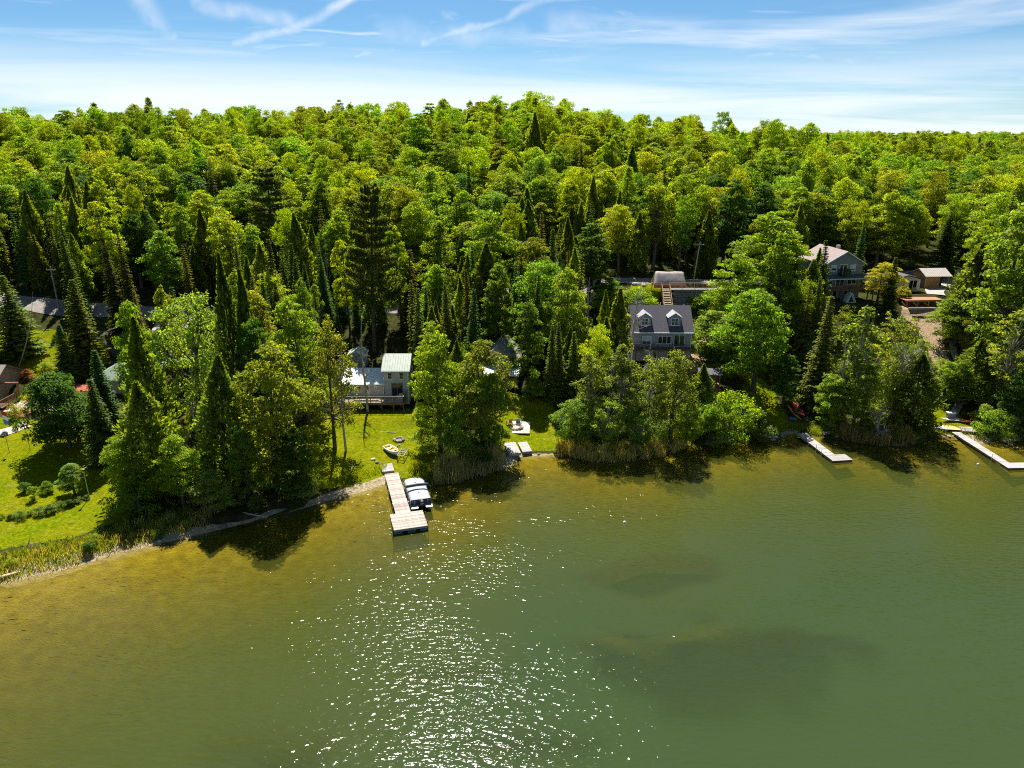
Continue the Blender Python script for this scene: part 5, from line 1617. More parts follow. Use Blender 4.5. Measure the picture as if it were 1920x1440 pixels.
def grill():
    r = empty('covered_grill', (-16.75, 103.0, 3.92))
    tag(r, 'grey covered barbecue at the right corner of the cottage deck', 'grill')
    m = MB()
    m.extrude([(-.45, 0), (.45, 0), (.42, .75), (.3, 1.05), (-.3, 1.08), (-.44, .72)], -.32, .32, 'y')
    m.build('cover', 'tarp_grey', r)
    part('side_shelf', 'tarp_grey', r, (-.75, -.46, -.25, .25, .62, .78))
grill()

def grey_shed():
    r = empty('garden_shed', (-26.2, 117.0, 4.5), R(2))
    tag(r, 'small grey gabled shed behind the white roofed wing', 'shed')
    gable_y(r, -1.45, 1.45, 0, 3.2, 2.3, 2.95, -0.4, 'shed_grey', 'metal_green', 0.18, 0.08)
    siding_lines(r, -1.43, 1.43, 0, 0.0, 2.28, 'shed_grey', 0.4, skip=[(-.5, .5, 0, 2.0)])
    d = part('door', 'shed_grey', r, (-.48, .48, -0.06, -0.004, 0.02, 1.95))
    part('handle', 'steel', d, (.34, .38, -0.09, -0.06, 0.9, 1.05))
grey_shed()

def porch_cottage():
    r = empty('cottage', (-1.5, 111.0, 3.4), R(-6))
    tag(r, 'brown roofed cottage with screened porch half hidden behind the olive brown tree', 'cottage')
    gable_y(r, -4.0, 2.1, 0, 8.5, 3.9, 6.5, -0.4, 'siding_taupe', 'shingle_grey', 0.45, trim=None)
    siding_lines(r, -3.98, 2.08, 0, 2.9, 3.9, 'siding_taupe', 0.4)
    # porch
    part('porch_floor', 'wood_fresh', r, (-3.6, 2.55, -3.0, -0.03, 0.85, 1.12))
    MB().extrude([(-3.45, 2.95), (-0.02, 3.75), (-0.02, 3.88), (-3.45, 3.08)], -3.8, 2.95, 'x').build('porch_roof', 'metal_green', r)
    part('eave_board', 'trim_white', r, (-3.8, 2.95, -3.49, -3.455, 2.9, 3.1))
    for x in (-3.55, -1.6, 0.1, 1.35, 2.45):
        part('porch_post', 'siding_tan', r, (x - .07, x + .07, -2.98, -2.84, 1.13, 3.0))
    part('knee_wall', 'siding_tan', r, (-3.55, 2.45, -2.97, -2.88, 1.13, 1.62))
    for (a, b) in ((-3.48, -1.67), (-1.53, 0.03), (0.17, 1.28), (1.42, 2.38)):
        part('screen', 'glass', r, (a, b, -2.94, -2.91, 1.63, 2.98))
    part('side_screen', 'glass', r, (2.42, 2.45, -2.8, -0.1, 1.63, 2.95))
    part('side_knee_wall', 'siding_tan', r, (2.40, 2.47, -2.83, -0.1, 1.13, 1.62))
    for x in (-3.4, -1.4, 0.5, 2.35):
        part('porch_pier', 'wood_brown', r, (x - .1, x + .1, -2.9, -2.7, -0.8, 0.85))
    part('skirt', 'wood_brown', r, (-3.5, 2.4, -1.4, -1.3, -0.4, 0.85))
porch_cottage()

def dormer_house():
    r = empty('house', (24.5, 114.4, 6.6), R(-1.5))
    tag(r, 'taupe house with dark shingle roof and two gabled dormers', 'house')
    W2, D = 4.75, 8.0
    ze, zr = 5.1, 8.35
    rf, sf, zf, f0, ry = gable_x(r, -W2, W2, 0, D, ze, zr, -0.6, 'siding_taupe', 'shingle_dark', 0.32, 0.16)
    skip = [(-0.75, 1.55, 2.8, 4.4), (1.85, 3.75, 2.5, 4.6), (-3.3, -1.6, 2.6, 4.5), (-2.5, -.5, 0, 2.0), (1, 2.2, 0, 2.0)]
    siding_lines(r, -W2, W2, 0, 2.45, 5.0, 'siding_taupe', 0.32, skip=skip)
    window(r, 0.4, 2.95, 2.2, 1.35, -0.035, 2, 0)
    window(r, 2.8, 2.55, 1.8, 2.0, -0.035, 1, 0, name='patio_door', sill=False)
    window(r, -2.45, 2.8, 1.6, 1.5, -0.035, 1, 0)
    window(r, -1.5, 0.5, 1.6, 1.1, -0.035, 1, 0)
    window(r, 1.6, 0.0, 1.1, 1.9, -0.035, 0, 0, name='lower_door', sill=False)
    part('corner_board', 'trim_white', r, (-W2 - 0.04, -W2 + 0.08, -0.05, 0.1, 0, 4.9))
    part('corner_board', 'trim_white', r, (W2 - 0.08, W2 + 0.04, -0.05, 0.1, 0, 4.9))
    # balcony
    part('balcony_floor', 'wood_brown', r, (-W2, W2, -1.9, -0.04, 2.25, 2.45))
    for x in (-4.4, -1.5, 1.5, 4.4):
        part('balcony_post', 'wood_brown', r, (x - .09, x + .09, -1.85, -1.67, -1.2, 2.25))
    rail_run(r, (-W2 + .1, -1.82), (W2 - .1, -1.82), 2.47, 0.95, 0.14, 1.9, 'boat_hull')
    # dormers
    s = sf
    for cx in (-2.85, 2.0):
        dm = empty_part('dormer', r)
        w, y0, z0 = 0.95, 0.62, ze + s * 0.62
        zt = z0 + 1.65; zp = zt + 0.62
        yb = (zt - ze) / s; yp = (zp - ze) / s
        # cheeks and face
        MB().extrude([(-w, z0 - .1), (w, z0 - .1), (w, zt), (0, zp), (-w, zt)], y0, y0 + 0.12, 'y').build('face', 'siding_grey', dm).location = (cx, 0, 0)
        for sg in (-1, 1):
            a, b = (cx + sg * w, cx + sg * (w - 0.1))
            MB().extrude([(y0 + .1, z0 - .1), (yb + .1, zt - .02), (y0 + .1, zt - .02)], min(a, b), max(a, b), 'x').build('cheek', 'siding_grey', dm)
        ov = 0.24
        k = (zp - zt) / w
        for sg in (-1, 1):
            e = sg * (w + ov)
            ze2 = zt - k * ov
            pts = [(cx, y0 - .22, zp + .02), (cx + e, y0 - .22, ze2 + .02), (cx + e, (ze2 - ze) / s + .25, ze2 + .02), (cx, yp + .25, zp + .02)]
            up = [(p[0], p[1], p[2] + .1) for p in pts]
            MB().poly(pts + up, [(0, 1, 2, 3), (7, 6, 5, 4), (0, 4, 5, 1), (1, 5, 6, 2), (2, 6, 7, 3), (3, 7, 4, 0)]).build('dormer_roof', 'shingle_light', dm)
        window(dm, cx, z0 + 0.32, 1.15, 1.2, y0 - 0.01, 1, 1)
    part('vent_pipe', 'steel', r, (0.2, 0.32, 4.9, 5.02, 8.0, 8.75))
    part('chimney_cap', 'black', r, (3.9, 4.2, 4.1, 4.4, 8.0, 8.55))
    return r
def empty_part(name, parent):
    """a part made of several pieces: a thin mesh core that carries them"""
    o = bpy.data.objects.new(name, None); o.empty_display_size = 0.2
    COL.objects.link(o); o.parent = parent
    return o
surf('shingle_light', (0.26, 0.26, 0.27), 0.85, 0.1, 5, 0.3)
dormer_house()

def wall_and_stair():
    # block retaining wall, each block a piece
    r = empty('retaining_wall', (28.9, 131.0, 12.3), R(0))
    tag(r, 'dark grey block retaining wall below the parked tarp shelter', 'wall')
    part('backing', 'block_grey', r, (0, 14.5, 0.75, 1.0, -0.6, 2.7))
    me = MB().box(-0.72, 0.72, -0.25, 0.35, 0.02, 0.43).mesh('block', 'block_grey')
    for k in range(6):
        for i in range(9):
            x = 0.75 + 1.5 * i + (0.75 if k % 2 else 0)
            if x > 14.2: continue
            place('block', me, r, (x, 0.11 * k + random.uniform(-.012, .012), 0.45 * k))
    part('cap', 'concrete', r, (-0.05, 14.55, 0.35, 1.1, 2.701, 2.82))
    f = empty('fence', (28.6, 132.0, 15.12), 0)
    tag(f, 'brown wooden baluster fence on top of the retaining wall', 'fence')
    rail_run(f, (-4.5, 0), (-1.2, 0), 0.0, 1.05, 0.22, 1.6, 'wood_red')
    rail_run(f, (0.4, 0), (14.0, 0), 0.0, 1.05, 0.22, 2.1, 'wood_cedar')
    # stair
    s = empty('stair', (28.0, 126.2, 11.4), R(-2))
    tag(s, 'wooden outdoor stair with handrails between the dormer house and the parking', 'stair')
    n = 16
    L_, Hh = 5.6, 3.75
    for sg in (-1, 1):
        MB().extrude([(0, -0.35), (0.4, -0.35), (L_, Hh - 0.3), (L_, Hh), (0, 0.05)], sg * 0.68 - .04, sg * 0.68 + .04, 'x').build('stringer', 'wood_cedar', s)
        MB().bar((sg * .72, 0.1, 1.0), (sg * .72, L_, Hh + 1.0), 0.11, 0.09).build('handrail', 'wood_cedar', s)
        for t in (0.02, 0.35, 0.68, 1.0):
            MB().bar((sg * .72, L_ * t, Hh * t - 0.4), (sg * .72, L_ * t, Hh * t + 1.08), 0.11).build('rail_post', 'wood_cedar', s)
    me = MB().box(-0.64, 0.64, 0, 0.30, 0, 0.05).mesh('tread', 'wood_fresh')
    for i in range(n):
        place('tread', me, s, (0, L_ * (i + 0.3) / n, Hh * (i + 0.6) / n))
    # tarp shelter
    t = empty('tarp_shelter', (29.4, 135.0, 15.12), R(-2))
    tag(t, 'brown grey tarp shelter pitched like a tent beside the lane', 'shelter')
    rg = np.random.default_rng(3)
    w, d, h0, h1 = 3.05, 2.1, 0.9, 2.75
    nx, ny = 15, 12
    V, Fq = [], []
    for j in range(ny):
        v = j / (ny - 1)
        for i in range(nx):
            u = i / (nx - 1) * 2 - 1
            side = abs(2 * v - 1)
            z = float(np.interp(side, [0, .12, .62, .8, 1.0], [h1, h1 - .08, 1.45, .95, .25])) - 0.14 * (1 - side) * (1 - u * u) + rg.normal() * 0.025
            yy = (2 * v - 1) * d * (0.92 + 0.08 * abs(u))
            xx = u * w * (1 - 0.14 * (z / h1)) + rg.normal() * 0.015
            z -= 0.5 * max(0, abs(u) - 0.86) * 3
            V.append((xx, yy, z))
    for j in range(ny - 1):
        for i in range(nx - 1):
            a = j * nx + i
            Fq.append((a, a + 1, a + nx + 1, a + nx))
    o = link(bpy.data.objects.new('cover', np_mesh('cover', V, Fq, ['tarp'], smooth=False)), t)
    md = o.modifiers.new('thick', 'SOLIDIFY'); md.thickness = 0.02
    for sx in (-2.7, 2.7):
        m = MB(); m.bar((sx, -1.9, 0), (sx * .96, 0, 2.55), 0.06); m.bar((sx, 1.9, 0), (sx * .96, 0, 2.55), 0.06); m.build('end_frame', 'steel', t)
        MB().extrude([(-1.8, .05), (1.8, .05), (0, 2.4)], sx - .02 * np.sign(sx), sx, 'x').build('end_flap', 'tarp', t)
    part('skirt_board', 'wood_red', t, (-3.0, 3.0, -2.02, -1.96, 0, 0.5))
    # parked small trailer / rocks by the lane
    for i, (x, y) in enumerate([(23.5, 135.5), (22.4, 136.4), (24.6, 134.2)]):
        b = rock(0.8 - 0.15 * i, 'stone'); b.location = (x, y, 15.25)
        tag(b, ['large pale boulder left of the tarp shelter', 'middle boulder beside the lane edge', 'small boulder next to the tarp shelter skirt'][i], 'rock')

def rock(s, mat, name='boulder', parent=None, seed=None, flat=0.7):
    rg = np.random.default_rng(seed if seed is not None else random.randint(0, 99999))
    import bmesh
    bm = bmesh.new(); bmesh.ops.create_icosphere(bm, subdivisions=2, radius=s)
    ph = rg.uniform(0, 6, 6)
    for v in bm.verts:
        c = v.co
        k = 1 + 0.18 * math.sin(c.x / s * 2.3 + ph[0]) + 0.15 * math.sin(c.y / s * 2.9 + ph[1]) + 0.12 * math.sin(c.z / s * 3.1 + c.x / s * 2 + ph[2])
        v.co = c * k; v.co.z *= flat
    me = bpy.data.meshes.new(name); bm.to_mesh(me); bm.free()
    me.materials.append(MATS[mat])
    return link(bpy.data.objects.new(name, me), parent)
wall_and_stair()

def balcony_house():
    r = empty('house', (62.4, 136.0, 12.4), R(7))
    tag(r, 'tall blue grey gabled house with brown roof and upper balcony', 'house')
    w = 3.75
    gable_y(r, -w, w, 0, 9.0, 6.7, 8.85, -0.6, 'siding_blue', 'shingle_brown', 0.5, 0.16, trim='trim_white')
    siding_lines(r, -w, w, 0, 4.55, 6.7, 'siding_blue', 0.36, skip=[(-2.75, -1.4, 5.2, 6.6), (-1.05, 0.75, 4.5, 6.7), (1.1, 2.45, 5.2, 6.6)])
    siding_lines(r, -w, w, 0, 2.3, 4.2, 'siding_blue', 0.36, skip=[(-3.2, -1.9, 2.6, 4), (-1.4, 0.5, 2.2, 4.3), (0.9, 2.9, 2.6, 4.2)])
    window(r, -2.05, 5.3, 1.15, 1.15, -0.035, 0, 1, blind=0.55)
    window(r, 1.75, 5.3, 1.15, 1.15, -0.035, 0, 1, blind=0.75)
    window(r, -0.15, 4.6, 1.6, 1.95, -0.035, 1, 0, name='balcony_door', sill=False)
    window(r, -2.55, 2.75, 1.15, 1.1, -0.035, 0, 1)
    window(r, -0.45, 2.35, 1.7, 1.85, -0.035, 1, 0, name='patio_door', sill=False)
    window(r, 1.9, 2.75, 1.8, 1.1, -0.035, 1, 0)
    window(r, -1.2, 0.1, 0.95, 1.9, -0.035, 0, 0, name='lower_door', sill=False)
    window(r, 1.3, 0.7, 1.4, 1.0, -0.035, 1, 0)
    # skirt roof
    MB().extrude([(-1.75, 4.0), (-0.02, 4.52), (-0.02, 4.64), (-1.75, 4.12)], -w - 0.4, w + 0.4, 'x').build('skirt_roof', 'shingle_teal', r)
    part('skirt_fascia', 'trim_white', r, (-w - 0.42, w + 0.42, -1.79, -1.755, 3.98, 4.14))
    # little balcony
    part('balcony_floor', 'boat_hull', r, (-1.05, 0.75, -1.2, -0.05, 4.66, 4.76))
    rail_run(r, (-1.0, -1.15), (0.7, -1.15), 4.76, 0.9, 0.12, 1.0, 'boat_hull', 0.05)
    rail_run(r, (-1.0, -1.15), (-1.0, -0.1), 4.76, 0.9, 0.12, 1.0, 'boat_hull', 0.05)
    rail_run(r, (0.7, -1.15), (0.7, -0.1), 4.76, 0.9, 0.12, 1.0, 'boat_hull', 0.05)
    # main deck
    part('deck_floor', 'wood_brown', r, (-w - 0.3, w + 1.6, -2.6, -0.05, 2.0, 2.2))
    rail_run(r, (-w - .2, -2.5), (w + 1.5, -2.5), 2.2, 0.95, 0.14, 1.8, 'wood_brown')
    for x in (-3.8, -1.2, 1.4, 4.0, 5.1):
        part('deck_post', 'wood_brown', r, (x - .08, x + .08, -2.5, -2.34, -1.0, 2.0))
    part('chimney', 'block_tan', r, (0.9, 1.5, 4.6, 5.2, 7.6, 9.4))
    # hanging cloth tent on the ground terrace
    t = empty('play_tent', (62.9, 133.1, 12.42), R(5))
    tag(t, 'small mint and white play tent under the balcony house deck', 'tent')
    MB().extrude([(-.95, 0), (.95, 0), (.12, 1.75), (-.12, 1.75)], -0.7, 0.7, 'y').build('canvas', 'cloth_mint', t)
    m = MB(); m.bar((-.98, -.73, 0), (0, -.73, 1.85), .09); m.bar((.98, -.73, 0), (0, -.73, 1.85), .09); m.bar((-.95, -.73, 0.05), (.95, -.73, 0.05), .09); m.build('edge_band', 'cloth_white', t)
    MB().extrude([(-.5, 0.05), (.5, 0.05), (.0, 1.35)], -0.72, -0.701, 'y').build('doorway', 'black', t)
balcony_house()

def guest_cabin():
    r = empty('guest_cabin', (76.6, 139.6, 13.05), R(4))
    tag(r, 'low white guest cabin with black roof and glass doors', 'cabin')
    gable_y(r, -2.8, 2.8, 0, 4.5, 2.35, 3.05, -0.3, 'trim_white', 'roof_black', 0.3, 0.1, trim='roof_black')
    window(r, 1.35, 0.25, 1.7, 1.95, -0.02, 1, 0, name='glass_door', sill=False)
    window(r, -0.9, 1.0, 1.2, 1.05, -0.02, 1, 0)
    window(r, -2.1, 1.0, 0.7, 1.05, -0.02, 0, 0)
    part('step', 'wood_brown', r, (-2.6, 2.9, -0.75, -0.05, -0.3, 0.02))
    d = empty('raised_deck', (76.9, 135.0, 12.7), R(4))
    tag(d, 'reddish raised timber deck with slanted props in front of the guest cabin', 'deck')
    planks(d, 7.4, 0.24, 0, -1.9, 3.2, 0.0, 'wood_red', name='deck_plank')
    part('rim_joist', 'wood_red', d, (-3.7, 3.7, -1.92, -1.8, -0.26, -0.003))
    for x in (-3.2, -1.1, 1.0, 3.1):
        part('deck_post', 'wood_cedar', d, (x - .08, x + .08, -1.78, -1.62, -1.9, -0.27))
        MB().bar((x - 1.0, -1.7, -0.3), (x - 0.05, -1.7, -1.15), 0.14).build('prop', 'wood_cedar', d)
    part('lattice', 'wood_brown', d, (-3.6, 3.6, 1.2, 1.26, -1.6, -0.01))
    s = empty('woodshed', (84.3, 142.8, 13.05), R(3))
    tag(s, 'open cedar woodshed with pale metal roof behind the guest cabin', 'shed')
    part('side_wall', 'wood_cedar', s, (-2.3, -2.2, 0, 4.2, -0.3, 2.5))
    part('back_wall', 'wood_cedar', s, (-2.2, 2.4, 4.1, 4.2, -0.3, 2.9))
    for k in range(7):
        part('wall_board', 'wood_cedar', s, (-2.2, 0.4, -0.03 + 0.004 * (k % 2), 0.05, 0.0 + 0.33 * k, 0.32 + 0.33 * k))
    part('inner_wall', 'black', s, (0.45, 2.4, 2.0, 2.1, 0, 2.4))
    part('corner_post', 'wood_fresh', s, (-2.34, -2.2, -0.1, 0.0, -0.3, 2.4))
    part('corner_post', 'wood_fresh', s, (0.4, 0.54, -0.1, 0.02, -0.3, 2.4))
    part('corner_post', 'wood_fresh', s, (2.3, 2.44, -0.1, 0.02, -0.3, 2.4))
    MB().extrude([(-0.5, 2.3), (2.2, 3.5), (2.2, 3.6), (-0.5, 2.4)], -2.7, 2.8, 'x').build('roof', 'metal_tan', s)
    MB().extrude([(4.6, 2.45), (2.202, 3.5), (2.202, 3.6), (4.6, 2.55)], -2.7, 2.8, 'x').build('roof', 'metal_tan', s)
    ribs(s, -2.6, 2.7, (-0.49, 2.43), (2.2, 3.62), 0.4, 'metal_tan', 0.03)
    MB().extrude([(0.0, 2.3), (4.2, 2.3), (2.2, 3.45)], -2.29, -2.21, 'x').build('gable_board', 'wood_cedar', s)
    # soil terrace timbers
    for i, (y, z) in enumerate([(131.0, 11.45), (129.2, 10.7)]):
        o = part('terrace_timber', 'wood_grey', None, (-3.6, 3.6, -0.12, 0.12, -0.2, 0.16)); o.location = (76.6, y, hz(76.6, y) + 0.12); o.rotation_euler = (0, 0, R(2))
        tag(o, ['upper long timber edging the bare soil slope', 'lower long timber across the bare soil slope'][i], 'timber')
guest_cabin()

def gazebo():
    r = empty('gazebo', (30.7, 107.2, 4.65), R(-8))
    tag(r, 'brown timber gazebo sheltering a hot tub below the dormer house', 'gazebo')
    planks(r, 3.6, 0.28, 0, -2.2, 2.0, 0.0, 'wood_red', name='deck_plank')
    part('rim_joist', 'wood_red', r, (-1.85, 1.85, -2.3, -2.2, -0.5, 0.06))
    for x in (-1.5, 1.5):
        for y in (-1.0, 1.6):
            part('post', 'wood_brown', r, (x - .07, x + .07, y - .07, y + .07, 0.05, 2.35))
            part('footing', 'wood_brown', r, (x - .08, x + .08, y - .08, y + .08, -1.6, 0.0))
    MB().extrude([(-1.4, 2.3), (0.3, 2.85), (2.0, 2.3), (2.0, 2.4), (0.3, 2.95), (-1.4, 2.4)], -1.8, 1.8, 'x').build('roof', 'roof_black', r)
    rail_run(r, (-1.75, -2.1), (-1.75, 1.8), 0.05, 0.9, 0.2, 1.4, 'wood_red')
    part('back_panel', 'wood_brown', r, (-1.5, 1.5, 1.64, 1.7, 0.1, 2.2))
    h = empty('hot_tub', (30.8, 107.4, 4.72), R(-8))
    tag(h, 'round dark hot tub with pale lid inside the gazebo', 'hot tub')
    m = MB(); m.tube([(0, 0, 0), (0, 0, 0.85)], [0.95, 1.0], 20); m.build('tub', 'plastic_grey', h)
    m = MB(); m.tube([(0, 0, 0.855), (0, 0, 0.94)], [1.03, 1.0], 20); m.build('lid', 'concrete', h)
gazebo()

# ------------------------------------------------------------------ left property
def left_property():
    r = empty('house', (-82.0, 101.3, 3.6), R(4))
    tag(r, 'tan sided house corner with porch rail at the stone patio', 'house')
    gable_x(r, -6, 4.6, 0, 8, 2.9, 5.0, -0.4, 'siding_tan', 'shingle_grey', 0.5)
    part('corner_board', 'trim_white', r, (4.5, 4.65, -0.06, 0.08, 0, 2.85))
    part('deck_floor', 'wood_brown', r, (-6, 7.0, -2.2, -0.05, 0.2, 0.4))
    rail_run(r, (-6, -2.1), (6.6, -2.1), 0.4, 0.95, 0.14, 1.6, 'wood_brown')
    rail_run(r, (6.6, -2.1), (6.9, 1.8), 0.4, 0.95, 0.14, 1.6, 'wood_brown')
    for x in (5.2, 6.9):
        part('pergola_post', 'wood_red', r, (x - .08, x + .08, 2.4, 2.56, 0, 2.6))
    part('pergola_beam', 'wood_red', r, (4.6, 7.2, 2.38, 2.56, 2.6, 2.8))
    # patio of stone flags
    p = empty('patio', (-69.5, 101.9, 3.6), R(6))
    tag(p, 'pale stone flag patio beside the tan house', 'patio')
    p['kind'] = 'structure'
    me = [MB().box(-w / 2 + .02, w / 2 - .02, -.58, .58, -0.1, 0.08).mesh('flagstone', 'paver') for w in (1.0, 1.3)]
    for j in range(5):
        x = -5.2 + 0.3 * (j % 2)
        while x < 5.6:
            k = random.randint(0, 1); w = (1.0, 1.3)[k]
            place('flagstone', me[k], p, (x + w / 2, -2.4 + 1.2 * j, random.uniform(0, .012)))
            x += w
    # mulch bed with low block wall
    b = empty('garden_wall', (-69.0, 105.2, 3.65), R(6))
    tag(b, 'low tan block wall holding the red mulch bed behind the patio', 'wall')
    me = MB().box(-0.36, 0.36, -0.16, 0.16, 0.008, 0.212).mesh('block', 'block_tan')
    for k in range(3):
        for i in range(15):
            place('block', me, b, (-5.4 + 0.74 * i + 0.37 * (k % 2), random.uniform(-.01, .01) + .02 * k, 0.22 * k))
    bed(-69.0, 107.2, 5.2, 1.9, 4.25, 'mulch_bed', 'red mulch bed above the low block wall')
    bed(-70.3, 97.6, 1.6, 2.0, 3.55, 'mulch_bed', 'sloping red mulch bed beside the garden steps')
    w = empty('bed_wall', (-70.3, 95.3, 2.9), R(10))
    tag(w, 'curved low block wall at the foot of the sloping mulch bed', 'wall')
    for k in range(3):
        for i in range(6):
            place('block', me, w, (-1.9 + 0.74 * i + 0.37 * (k % 2), 0.1 * ((i - 2.5) ** 2) * 0.4, 0.22 * k))
    s = empty('garden_steps', (-67.6, 97.0, 2.9), R(12))
    tag(s, 'stone garden steps descending from the patio to the lawn', 'steps')
    me = MB().box(-0.9, 0.9, -0.22, 0.22, -0.3, 0.14).mesh('step', 'paver')
    for i in range(7):
        place('step', me, s, (0.06 * i * i * 0.4 - 0.3, 2.4 - 0.68 * i, 0.72 - 0.13 * i))
    ribbon('garden_path', [(-67.9, 94.2), (-69, 91.8), (-71.5, 89.8), (-76, 88)], 1.9, 'paver', 'pale flagstone path below the garden steps', lift=0.06, steps=0.7)

def bed(cx, cy, rx, ry, z, name, label):
    n = 20
    top = [(cx + rx * math.cos(2 * math.pi * i / n) * (1 + .06 * math.sin(i * 2.1)), cy + ry * math.sin(2 * math.pi * i / n)) for i in range(n)]
    V = [(x, y, hz(x, y) + 0.06) for x, y in top] + [(cx + (x - cx) * .6, cy + (y - cy) * .6, hz(cx + (x - cx) * .6, cy + (y - cy) * .6) + 0.16) for x, y in top] + [(cx, cy, hz(cx, cy) + 0.2)]
    f = [(i, (i + 1) % n, n + (i + 1) % n, n + i) for i in range(n)] + [(n + i, n + (i + 1) % n, 2 * n) for i in range(n)]
    o = MB().poly(V, f).build(name, 'mulch')
    tag(o, label, None, None, 'structure')
left_property()

def garage():
    r = empty('garage', (-60.6, 107.6, 4.35), R(4))
    tag(r, 'garage with pale green hipped roof behind the pointed spruces', 'garage')
    part('wall', 'siding_tan', r, (-3.2, 3.2, -3, 3, -0.4, 2.5))
    e, zr = 0.5, 4.1
    a = [(-3.7, -3.5, 2.35), (3.7, -3.5, 2.35), (3.7, 3.5, 2.35), (-3.7, 3.5, 2.35)]
    rp = [(-0.6, 0, zr), (0.6, 0, zr)]
    MB().poly([a[0], a[1], rp[1], rp[0], (a[0][0], a[0][1], 2.25), (a[1][0], a[1][1], 2.25)], [(0, 1, 2, 3), (0, 4, 5, 1)]).build('roof', 'shingle_green', r)
    MB().poly([a[1], a[2], rp[1], (3.7, 3.5, 2.25), (3.7, -3.5, 2.25)], [(0, 1, 2), (0, 4, 3, 1)]).build('roof', 'shingle_green', r)
    MB().poly([a[2], a[3], rp[0], rp[1]], [(0, 1, 2, 3)]).build('roof', 'shingle_green', r)
    MB().poly([a[3], a[0], rp[0], (-3.7, -3.5, 2.25), (-3.7, 3.5, 2.25)], [(0, 1, 2), (0, 4, 3, 1)]).build('roof', 'shingle_green', r)
    part('soffit', 'trim_white', r, (-3.68, 3.68, -3.48, 3.48, 2.2, 2.345))
    window(r, -1.4, 1.0, 1.1, 1.0, -3.01, 1, 0)
    window(r, 1.2, 1.0, 1.1, 1.0, -3.01, 1, 0)
garage()

def pole(px, base, top, r, label, name, cat, mat, extra=None, tilt=0.0):
    p = hit(px, base)
    v = (H_ / 2 - top) / F
    dep = p[1] / (CP + v * SP)
    h = CAMZ + dep * (-SP + v * CP) - p[2]
    o = empty(name, tuple(p))
    o.rotation_euler = (0, tilt, 0)
    tag(o, label, cat)
    MB().tube([(0, 0, -0.3), (0, 0, h)], [r, r * 0.8], 8).build('shaft', mat, o)
    if extra: extra(o, h)
    return o
def feeder(o, h):
    m = MB(); m.bar((-0.03, 0, h - .12), (0.3, 0, h - .08), .03); m.build('arm', 'black', o)
    f = MB().tube([(0.28, 0, h - .62), (0.28, 0, h - .2)], [0.1, 0.1], 10).build('feeder', 'plastic_teal', o)
    MB().tube([(0.28, 0, h - .2), (0.28, 0, h - .1)], [0.18, 0.02], 10).build('cap', 'black', f)
    MB().tube([(0.28, 0, h - .66), (0.28, 0, h - .621)], [0.2, 0.2], 10).build('tray', 'black', f)
pole(18, 850, 808, 0.03, 'thin bird feeder pole rising from the flower ring', 'feeder_pole', 'pole', 'black', feeder)
pole(57, 845, 794, 0.03, 'thin bird feeder pole nearest the garden steps', 'feeder_pole', 'pole', 'black', feeder)
def lamp(o, h):
    m = MB(); m.tube([(0, 0, h), (0, 0, h + .28)], [0.1, 0.13], 8); l = m.build('lantern', 'glass', o)
    MB().tube([(0, 0, h + .281), (0, 0, h + .36)], [0.17, 0.03], 8).build('cap', 'plastic_grey', l)
pole(168, 936, 884, 0.06, 'grey lamp post on the lawn above the shore strip', 'lamp_post', 'lamp post', 'steel', lamp)
def crossarm(o, h):
    MB().bar((-0.9, 0, h - .6), (0.9, 0, h - .6), .1, .12).build('cross_arm', 'wood_grey', o)
    for x in (-.8, 0.8, .25):
        MB().tube([(x, 0, h - .55), (x, 0, h - .38)], [.05, .04], 6).build('insulator', 'plastic_white', o)
POLE_A = pole(112, 586, 500, 0.14, 'wooden utility pole among the trees beside the left end of the lane', 'utility_pole', 'pole', 'wood_grey', crossarm)
POLE_B = pole(1300, 528, 452, 0.13, 'leaning pale utility pole behind the tarp shelter', 'utility_pole', 'pole', 'pale_bark', crossarm, R(5))
def flag():
    p = hit(10, 806)
    o = empty('flag', tuple(p)); tag(o, 'red white and blue flag hanging from a short pole by the deck', 'flag')
    MB().tube([(0, 0, 0), (-.1, 0, 2.9)], [.03, .025], 6).build('pole', 'steel', o)
    for i, mt in enumerate(('cloth_red', 'cloth_white', 'cloth_blue')):
        n = 8
        V, f = [], []
        for j in range(n):
            u = j / (n - 1)
            for k in (0, 1):
                V.append((0.02 + 0.75 * u, 0.09 * math.sin(5 * u + .4 * k), 2.75 - 0.62 * (i + k) - 0.22 * u))
        f = [(2 * j, 2 * j + 1, 2 * j + 3, 2 * j + 2) for j in range(n - 1)]
        q = MB().poly(V, f).build('stripe', mt, o); md = q.modifiers.new('t', 'SOLIDIFY'); md.thickness = .01
flag()
def leaning_birch():
    a = hit(34, 690); 
    o = empty('leaning_birch', tuple(a)); tag(o, 'slender bare white trunk leaning across the upper lawn', 'dead tree')
    MB().tube([(0, 0, -.3), (1.6, 0.4, 3.2), (3.0, 1.0, 7.0), (4.0, 1.6, 12.0)], [.10, .085, .06, .02], 7).build('trunk', 'pale_bark', o)
    m = MB(); m.tube([(3.0, 1.0, 7.0), (3.9, 1.2, 8.4)], [.03, .01], 4); m.build('branch', 'pale_bark', o)
    m = MB(); m.tube([(2.4, .75, 5.4), (1.7, 1.0, 6.6)], [.03, .01], 4); m.build('branch', 'pale_bark', o)
leaning_birch()

